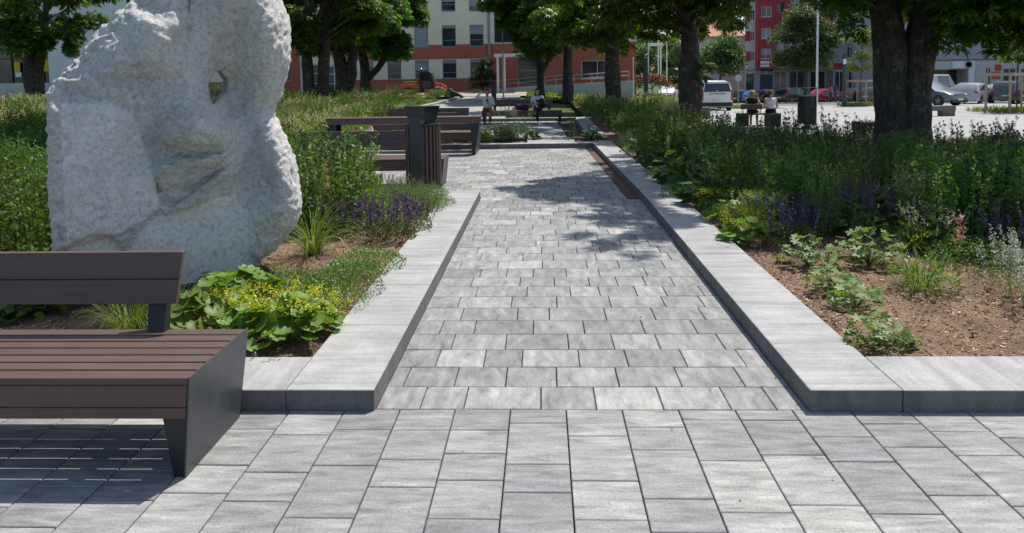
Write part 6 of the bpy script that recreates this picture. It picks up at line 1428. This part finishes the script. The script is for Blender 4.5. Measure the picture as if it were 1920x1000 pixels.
def seat(pz=.57, lean=0., **kw):
    J = dict(pelvis=v3(0, 0, pz), chest=v3(0, .02+lean*.5, pz+.34), neck=v3(0, .03+lean, pz+.55), head=v3(0, .05+lean*1.2, pz+.70), sh=(v3(-.18, .01+lean*.8, pz+.46), v3(.18, .01+lean*.8, pz+.46)), hip=(v3(-.095, .03, pz-.02), v3(.095, .03, pz-.02)), kn=(v3(-.12, .44, pz-.03), v3(.12, .44, pz-.03)), an=(v3(-.12, .44, .09), v3(.12, .44, .09)), to=(v3(-.13, .58, .045), v3(.13, .58, .045)), el=(v3(-.24, .10, pz+.2), v3(.24, .10, pz+.2)), wr=(v3(-.12, .32, pz+.12), v3(.12, .32, pz+.12)))
    J.update(kw); return J
Yf = 28.3+.30
# woman on the shaded bench, legs crossed, looking at a phone
pz = .58; px_ = Y(1008, 210, 28.5).x
J = seat(pz, .03, kn=(v3(-.05, .45, pz+.02), v3(.06, .42, pz-.04)), an=(v3(.16, .55, pz-.30), v3(-.02, .50, .09)), to=(v3(.20, .66, pz-.36), v3(-.02, .64, .045)), el=(v3(-.25, .10, pz+.22), v3(.25, .08, pz+.22)), wr=(v3(-.05, .27, pz+.24), v3(.13, .30, pz+.14)), hd=(v3(.5, .5, .5), v3(-.3, .8, 0)), look=v3(.05, 1, -.45), curl=(1., .6))
person('woman in white top and black trousers reading her phone on the shaded bench', (px_, Yf-.02, 0), math.pi, J, cloth('white tee', (.62, .62, .63)), cloth('black trousers', (.012, .012, .015)), cloth('dark brown hair', (.018, .013, .01)), hair_kind='long', shoe=(.72, .72, .72))
mb = MB(); Mx = Matrix.Translation((px_-.02, Yf-.31, (pz+.33)*.92)) @ Matrix.Rotation(rad(40), 4, 'X'); mb.box(-.036, -.075, -.005, .036, .075, .005, .004, Mx); tag(mb.build('phone', M['ink']), 'dark phone held by the woman on the shaded bench', 'phone')
def soft(name, label, cat, loc, sx_, sy, sz, mat, seed):
    pr = []; rr = random.Random(seed)
    for _ in range(7): pr.append((v3(rr.uniform(-.4, .4)*sx_, rr.uniform(-.3, .3)*sy, rr.uniform(.25, .6)*sz), v3(rr.uniform(-.4, .4)*sx_, rr.uniform(-.3, .3)*sy, rr.uniform(.25, .75)*sz), .3*sz, .28*sz, .06))
    o = new_ob(name, sdf_mesh(name, pr, .014), mat); o.location = loc; return tag(o, label, cat)
soft('handbag', 'purple and magenta bag lying on the dark bench beside the woman', 'bag', (px_-.55, Yf-.08, .48), .5, .25, .26, cloth('purple fabric', (.06, .008, .085), .5), 3)
soft('jacket', 'black jacket draped over the lap side of the sitting woman', 'jacket', (px_+.15, Yf-.14, .58), .13, .13, .36, cloth('black fabric', (.012, .012, .013)), 5)
# man at the left end of the same bench, one hand on his head
px_m = Y(914, 208, 28.5).x
J = seat(pz, .02, kn=(v3(-.14, .42, pz-.03), v3(.10, .42, pz-.03)), el=(v3(.27, .12, pz+.24), v3(.46, .06, pz+.46))[::1], wr=(v3(.10, .27, pz+.28), v3(.22, .08, pz+.70)))
J['el'] = (v3(-.26, .12, pz+.22), v3(.46, .05, pz+.50)); J['wr'] = (v3(-.06, .28, pz+.28), v3(.22, .06, pz+.72)); J['hd'] = (v3(.4, .4, .6), v3(-.8, 0, .35)); J['hn'] = (v3(0, 1, .5), v3(0, 0, 1)); J['look'] = v3(0, 1, -.35); J['curl'] = (1., .4)
person('man in white long sleeved shirt and rust trousers with a hand on his head', (px_m, Yf-.02, 0), math.pi, J, cloth('white print shirt', (.60, .60, .60), .2), cloth('rust trousers', (.17, .032, .025)), cloth('black hair', (.012, .01, .009)), SKIN2, sleeves=1., shoe=(.35, .35, .35))
mb = MB(); Mx = Matrix.Translation((px_m+.02, Yf-.33, (pz+.38)*.92)) @ Matrix.Rotation(rad(30), 4, 'X'); mb.box(-.036, -.005, -.075, .036, .005, .075, .004, Mx); tag(mb.build('phone', M['ink']), 'dark phone held by the man with a hand on his head', 'phone')
# plaza bench with two women seen from behind
wy = 28.; wx_ = Y(1422, 220, wy).x; wz_ = gz(wx_, wy); rzw = rad(-16)
pb = thing('plaza_bench', 'short dark plaza bench carrying two women seen from behind', 'bench', (wx_, wy, wz_), rzw)
mb = MB()
for i in range(5): mb.box(-.78, -.28+i*.112, .40, .78, -.28+i*.112+.10, .45, .004)
mb.build('seat', M['plank'], pb)
for x0_ in (-.78, .2): mb = MB(); mb.box(x0_, -.24, 0, x0_+(.45 if x0_ < 0 else .58), .24, .398, .006); mb.build('base_block', M['steel_d'], pb)
mb = MB(); mb.box(-.62, -.30, .60, .14, -.26, .79, .005); mb.build('backrest', M['plank'], pb)
for x0_ in (-.55, .05): mb = MB(); mb.box(x0_, -.27, .44, x0_+.03, -.24, .66); mb.build('bracket', M['steel'], pb)
def onb(x, y): a = rzw; return (wx_+x*math.cos(a)-y*math.sin(a), wy+x*math.sin(a)+y*math.cos(a), wz_)
pz = .56
J = seat(pz, .03, el=(v3(-.26, -.02, pz+.22), v3(.30, .06, pz+.24)), wr=(v3(-.10, .26, pz+.10), v3(.17, .16, pz+.58)), look=v3(.75, .7, 0), hd=(v3(.6, .6, 0), v3(-.3, .1, .9)), hn=(v3(0, 0, 1), v3(0, -1, 0)))
person('blonde woman in a black sleeveless top resting one hand at her face', onb(-.22, -.02), rzw-.15, J, cloth('black top', (.014, .013, .015)), cloth('black skirt', (.012, .012, .012)), cloth('blonde hair', (.42, .26, .09)), SKIN, sleeves=0, hair_kind='bob', leg_t=.5, shoe=(.5, .35, .3))
J = seat(pz, .05, el=(v3(-.24, .06, pz+.20), v3(.25, .10, pz+.20)), wr=(v3(-.10, .34, pz+.06), v3(.16, .38, pz+.05)), look=v3(.35, 1, -.1))
person('dark haired woman in a white sleeveless top sitting right on the plaza bench', onb(.42, .0), rzw, J, cloth('white top', (.68, .68, .70)), cloth('black trousers', (.012, .012, .014)), cloth('grey brown hair', (.10, .075, .055)), SKIN, sleeves=0, hair_kind='bun', leg_t=.5, shoe=(.45, .32, .28))
# two people walking by the red car
def walk(**kw):
    J = dict(pelvis=v3(0, 0, .94), chest=v3(0, .02, 1.27), neck=v3(0, .03, 1.47), head=v3(0, .05, 1.62), sh=(v3(-.17, 0, 1.39), v3(.17, 0, 1.39)), hip=(v3(-.09, 0, .92), v3(.09, 0, .92)), kn=(v3(-.09, .14, .52), v3(.09, .02, .50)), an=(v3(-.09, .28, .10), v3(.09, -.26, .14)), to=(v3(-.09, .42, .06), v3(.09, -.16, .05)), el=(v3(-.24, -.12, 1.14), v3(.24, .08, 1.13)), wr=(v3(-.24, -.14, .92), v3(.24, .24, .96)), size=1.); J.update(kw); return J
for px, rz, tc, lc, hk, lb in ((1557, -1.2, (.55, .16, .22), (.05, .08, .14), 'short', 'walker in a pink top passing the red hatchback'), (1566, -1.35, (.10, .06, .30), (.06, .10, .17), 'long', 'walker in a violet top and jeans passing the red hatchback')):
    p = Y(px, 180, 74); person(lb, (p.x, 74, gz(p.x, 74)), rz, walk(), cloth('walker top', tc), cloth('walker jeans', lc), cloth('dark hair', (.02, .015, .01)), hair_kind=hk)
# ------------------------------------------------------------------ street furniture
def post(name, label, cat, px, yd, z1, r0, r1, mat, base=True, group=None, zb=None):
    p = Y(px, 180, yd); z0 = gz(p.x, yd) if zb is None else zb; t = thing(name, label, cat, (p.x, yd, z0), 0, group); mb = MB(); mb.tube([(0, 0, 0), (0, 0, .9), (0, 0, z1)], [r0, r0, r1], 10); mb.build('pole', M[mat], t)
    if base: mb = MB(); mb.lathe([(r0*2, 0), (r0*2, .03), (r0*1.2, .05)], 12); mb.build('base_plate', M[mat], t)
    return t
t = post('street_lamp', 'tall pale street lamp post in front of the linden', 'street lamp', 1531.5, 57, 10, .085, .06, 'wpaint')
mb = MB(); mb.box(-.10, -.1, 9.95, .9, .1, 10.08, .03); mb.build('lamp_head', M['metal'], t)
t = post('bollard_column', 'dark square column left of the left wooden tree guard', 'column', 1583, 53, 3.6, .14, .14, 'dgrey', False)
mb = MB(); mb.box(-.15, -.16, 2.9, .05, -.1, 3.25); mb.build('notice', M['wpaint'], t)
t = post('street_lamp', 'thin lamp post with a dark box beside the white entrance canopy', 'street lamp', 944, 52, 5.4, .055, .04, 'metal', zb=.3)
mb = MB(); mb.box(-.35, -.08, 5.38, .15, .08, 5.46, .02); mb.build('lamp_head', M['wpaint'], t)
p = Y(926, 180, 50); cbx = thing('utility_cabinet', 'dark narrow cabinet standing on the lawn edge by the thin lamp', 'cabinet', (p.x, 50, .22)); mb = MB(); mb.box(-.16, -.14, .0, .16, .14, 1.05, .01); mb.build('housing', M['dgrey'], cbx); mb = MB(); mb.box(-.19, -.17, 1.05, .19, .17, 1.1, .01); mb.build('lid', M['steel'], cbx)
for px, y, z1, lb in ((1187.5, 62, 3.3, 'short white pole at the left of the dark stele'), (1216, 70, 5., 'white flagpole behind the dark stele'), (1234.5, 74, 9., 'tall white flagpole passing the white cross'), (1250.5, 74, 7.2, 'white flagpole right of the white cross')):
    t = post('flagpole', lb, 'flagpole', px, y, z1, .05, .04, 'wpaint', True, 'white poles by the lawn'); mb = MB(); mb.lathe([(.02, z1), (.06, z1+.03), (.05, z1+.08), (.005, z1+.1)], 8); mb.build('finial', M['wpaint'], t)
cr = post('cross', 'white cross on a tall post among the flagpoles', 'cross', 1239, 72, 5.0, .07, .07, 'wpaint'); zc = Y(1235, 84, 72)[2]-cr.location.z; x0, x1 = Y(1218, 84, 72)[0]-cr.location.x, Y(1243, 84, 72)[0]-cr.location.x; mb = MB(); mb.box(x0, -.1, zc-.13, x1, .1, zc+.13, .01); mb.build('crossbar', M['wpaint'], cr)
p = Y(1211, 170, 64); stl = thing('stone_stele', 'tall dark green stele on a stone base at the lawn edge', 'monument', (p.x, 64, gz(p.x, 64))); mb = MB(); mb.box(-.16, -.16, .42, .16, .16, Y(1211, 108, 64)[2]-stl.location.z, .02); mb.build('shaft', plain('dark bronze', (.035, .05, .045), .5), stl); mb = MB(); mb.box(-.26, -.26, -.1, .26, .26, .42, .02); mb.build('base', M['concr'], stl)
x_, z_ = gpt(1222, 66); leafy('red_maple', 'low red leaved maple behind the dark stele', 'tree', x_, 66, z_, [(dx*1.1, dy, 1.2+dz, .62) for dx, dy, dz in ((-.9, 0, .2), (-.3, .3, .7), (.3, -.2, .5), (.9, .2, .1), (1.4, 0, -.1), (0, .5, .2), (.6, .4, .6), (-.6, -.3, .5), (-1.2, .1, -.1))], M['maple'], .14, 900, [refine([(0, 0, -.1), (0, 0, .3), (.05, 0, .8), (.1, 0, 1.4)], [.09, .07, .05, .02], 3)])
x_, z_ = gpt(906, 63); leafy('evergreen_shrub', 'dark evergreen shrub between the windows and the canopy', 'shrub', x_, 63, .4, [(dx, dy, dz, .6) for dx, dy, dz in ((-.5, 0, .5), (.5, 0, .6), (0, .2, 1.2), (.3, -.2, 1.6), (-.3, 0, 1.7), (.15, .1, 2.2), (.6, .1, 1.2), (-.7, .2, 1.), (.35, 0, 2.5))], M['shrubdk'], .15, 1300, [refine([(0, 0, -.1), (0, 0, .5), (0, 0, 1.2), (0, 0, 2)], [.07, .06, .05, .02], 2)])
for px, lb in ((1222, 'grey green shrub at the foot of the red maple'), (1200, 'dark shrub left of the stele base')):
    x_, z_ = gpt(px, 63); leafy('low_shrub', lb, 'shrub', x_, 63, z_, [(dx, dy, .35, .45) for dx, dy in ((-.4, 0), (.4, .1), (0, -.2), (.7, 0))], M['linden'], .12, 800, None)
# wooden tree guards with young trees
M['wood'] = plain('pale round wood', (.40, .30, .20), .8, var=.15, scale=10)
def guard(label, corners, top, gl, tl, rail=.11):
    xs_ = [c[0] for c in corners]; ys_ = [c[1] for c in corners]; cx, cy = sum(xs_)/4, sum(ys_)/4; z0 = gz(cx, cy); t = thing('tree_guard', label, 'tree guard', (cx, cy, z0), 0, 'wooden tree guards')
    for (x, y) in corners: mb = MB(); mb.tube([(x-cx, y-cy, -.1), (x-cx, y-cy, top)], .055, 10); mb.build('post', M['wood'], t)
    for i in range(4):
        a, b = corners[i], corners[(i+1) % 4]; mb = MB(); d_ = Vector((b[0]-a[0], b[1]-a[1], 0)); an = math.atan2(d_.y, d_.x); Mx = Matrix.Translation(((a[0]+b[0])/2-cx, (a[1]+b[1])/2-cy, top-.09)) @ Matrix.Rotation(an, 4, 'Z'); mb.box(-d_.length/2-.06, -.085, -.06, d_.length/2+.06, -.05, .06, .004, Mx); mb.build('rail', M['wood'], t)
    lv = Leaves()
    for _ in range(16): 
        pass
    n = 1300; q = np.stack([NR.uniform(min(xs_)-cx-.1, max(xs_)-cx+.1, n), NR.uniform(min(ys_)-cy-.1, max(ys_)-cy+.1, n), np.zeros(n)], -1); lv.inst(LANC, LEAFLET_F, q, randdir(n, 1.3), randdir(n), NR.uniform(.2, .42, n), .5)
    o = new_ob('ground_grass', lv.mesh('grass_patch'), M['blade']); o.location = (cx, cy, z0); tag(o, gl, None, None, 'stuff')
    lob = [(R.uniform(-1, 1)*.9, R.uniform(-1, 1)*.9, R.uniform(2.4, 5.2), R.uniform(.4, .7)) for _ in range(20)]
    leafy('young_tree', tl, 'tree', cx, cy, z0, lob, M['young'], .14, 520, [refine([(0, 0, -.1), (0, 0, 1), (.03, 0, 3), (0, 0, 5)], [.045, .04, .03, .012], 2)], 'young trees in wooden guards')
def gp(px, y): p = Y(px, 200, y); return (p.x, y)
guard('wooden tree guard left of the big forked trunk', [gp(1586, 53.5), gp(1623, 53), gp(1637.5, 54.8), gp(1607, 55.2)], 1.85, 'tuft grass inside the left tree guard', 'young pale leaved tree left of the big forked trunk')
guard('wooden tree guard at the right picture edge', [gp(1848, 37), gp(1893, 36), gp(1966, 37.3), gp(1915, 38.4)], 1.9, 'tuft grass inside the right tree guard', 'young pale leaved tree at the right picture edge')
# concrete and dark block seats on the plaza
def block_seat(label, px0, px1, yd, mat, h=.46, dep=.5, gap=True):
    x0, x1 = Y(px0, 200, yd)[0], Y(px1, 200, yd)[0]; cx = (x0+x1)/2; t = thing('block_bench', label, 'bench', (cx, yd, gz(cx, yd))); L = x1-x0; mb = MB(); mb.box(-L/2, -dep/2, h*.52, L/2, dep/2, h, .01); mb.build('seat', M[mat], t)
    for a, b in ((-L/2+.02, -L/2+L*.3), (L/2-L*.28, L/2-.02)): mb = MB(); mb.box(a, -dep/2+.02, 0, b, dep/2-.02, h*.518, .008); mb.build('base_block', M[mat], t)
M['blk'] = plain('dark concrete block', (.15, .145, .14), .85, var=.1, bump=.2); M['blkd'] = M['steel_d']
block_seat('grey concrete bench in front of the parked grey car', 1700, 1787, 34, 'blk')
block_seat('dark bench half hidden by plants left of the big forked trunk', 1604, 1650, 20, 'steel_d', .5)
block_seat('dark block seat behind the tall plants right of the big trunk', 1700, 1752, 13.4, 'steel_d', .5)
block_seat('grey block seat seen between the white van and the straight trunk', 1290, 1330, 34, 'blk', .5); block_seat('grey block at the end of the bed left of the straight trunk', 1228, 1256, 41, 'blk', .5)
p = Y(851, 182, 55); gbx = thing('garden_bag', 'dark green sack on the gravel beside the tractor', 'bag', (p.x, 55, .25)); mb = MB(); mb.prism([(-.65, 0), (.8, 0), (.62, .16), (.2, .42), (-.1, .52), (-.25, .72), (-.5, .62)], -.35, .35); b_ = mb.build('sack', plain('green sack', (.03, .06, .03), .8, var=.3), gbx)
bm_ = b_.modifiers.new('bevel', 'BEVEL'); bm_.width = .06; bm_.segments = 2
p = Y(1052, 176, 52); fp = plant('sage', p.x, 52, .3, .9, label='small red flowered plant on the lawn edge by the trees'); fp.children[0].data = fp.children[0].data.copy(); fp.children[0].data.materials[0] = M['pink']
t = thing('traffic_sign', 'thin sign post at the kerb right of the white van', 'sign', (Y(1384, 180, 62).x, 62, gz(Y(1384, 180, 62).x, 62))); mb = MB(); mb.tube([(0, 0, 0), (0, 0, 2.4)], .035, 8); mb.build('post', M['metal'], t); mb = MB(); mb.lathe([(.001, -.01), (.28, -.01), (.28, .01), (.001, .01)], 20, (0, -.05, 2.25), 'y'); mb.build('sign_plate', M['metal'], t)
import numpy as np
PX=960.
def proj(P,f,pitch,yaw,roll,cy,H,cx=PX):
    P=np.asarray(P,float); p=P-np.array([0,0,H])
    cyw,syw=np.cos(yaw),np.sin(yaw)   # yaw>0 : camera looks to left? rotate about z
    fw=np.array([syw*np.cos(pitch),cyw*np.cos(pitch),-np.sin(pitch)])
    r0=np.array([cyw,-syw,0.]); u0=np.cross(r0,fw)
    r=r0*np.cos(roll)+u0*np.sin(roll); u=-r0*np.sin(roll)+u0*np.cos(roll)
    d=p@fw
    return np.stack([cx+f*(p@r)/d, cy-f*(p@u)/d],-1)
# unknown: f,yaw,roll,cy ; H=1.8 ; xl,xr,y0, w, yA, yD(far kerb)
rows=[768.5-3,725.3,687,656.3,626.2,601,577,556,536.5]  # joints near x~1000?
def resid(v,pitch):
    f,yaw,roll,cy,xl,xr,y0,w,yA,yB=v
    H=1.8
    pts=[[xl,y0,0],[xl,yA,0],[xr,y0,0],[xr,yB,0]]
    obs=[[701,772.5],[901.2,372.8],[1520,774.2],[1204.8,377.6]]
    R=list((proj(pts,f,pitch,yaw,roll,cy,H)-obs).ravel())
    # foreground column joints at row y~768
    c0=proj([[0,0,0]],f,pitch,yaw,roll,cy,H)
    cols=[848,957,1060,1165,1270,1372]  # x at y~768
    ys=y0+0.05
    # fit spacing: project columns with unknown offset -> use differences
    xs=proj([[k*w,ys,0] for k in range(-1,5)],f,pitch,yaw,roll,cy,H)[:,0]
    R+=list(((xs-xs.mean())-(np.array(cols)-np.mean(cols))))
    # rows: spacing w in depth starting ys
    yy=proj([[0,ys+k*w,0] for k in range(9)],f,pitch,yaw,roll,cy,H)[:,1]
    R+=list((yy-yy.mean())-(np.array(rows)-np.mean(rows)))
    # far line slope: points at py 278: horizontal world line
    return np.array(R)
def lm(v,pitch,n=200):
    lam=1e-2
    for _ in range(n):
        r=resid(v,pitch);J=np.zeros((len(r),len(v)))
        for i in range(len(v)):
            h=1e-5*max(1,abs(v[i]));u=v.copy();u[i]+=h;J[:,i]=(resid(u,pitch)-r)/h
        A=J.T@J;dv=-np.linalg.solve(A+lam*np.diag(np.diag(A)+1e-12),J.T@r)
        if (resid(v+dv,pitch)**2).sum()<(r**2).sum(): v=v+dv;lam*=.5
        else: lam*=3
    return v,np.sqrt((resid(v,pitch)**2).mean())
for pd in (0,2,4,6,8,14):
    v0=np.array([1446,0.0,0.0,150.,-.8,1.4,4.0,.29,10.6,10.6])
    v,e=lm(v0,np.radians(pd))
    print(pd,e,np.round(v,4)); print(np.round(resid(v,np.radians(pd)),1))
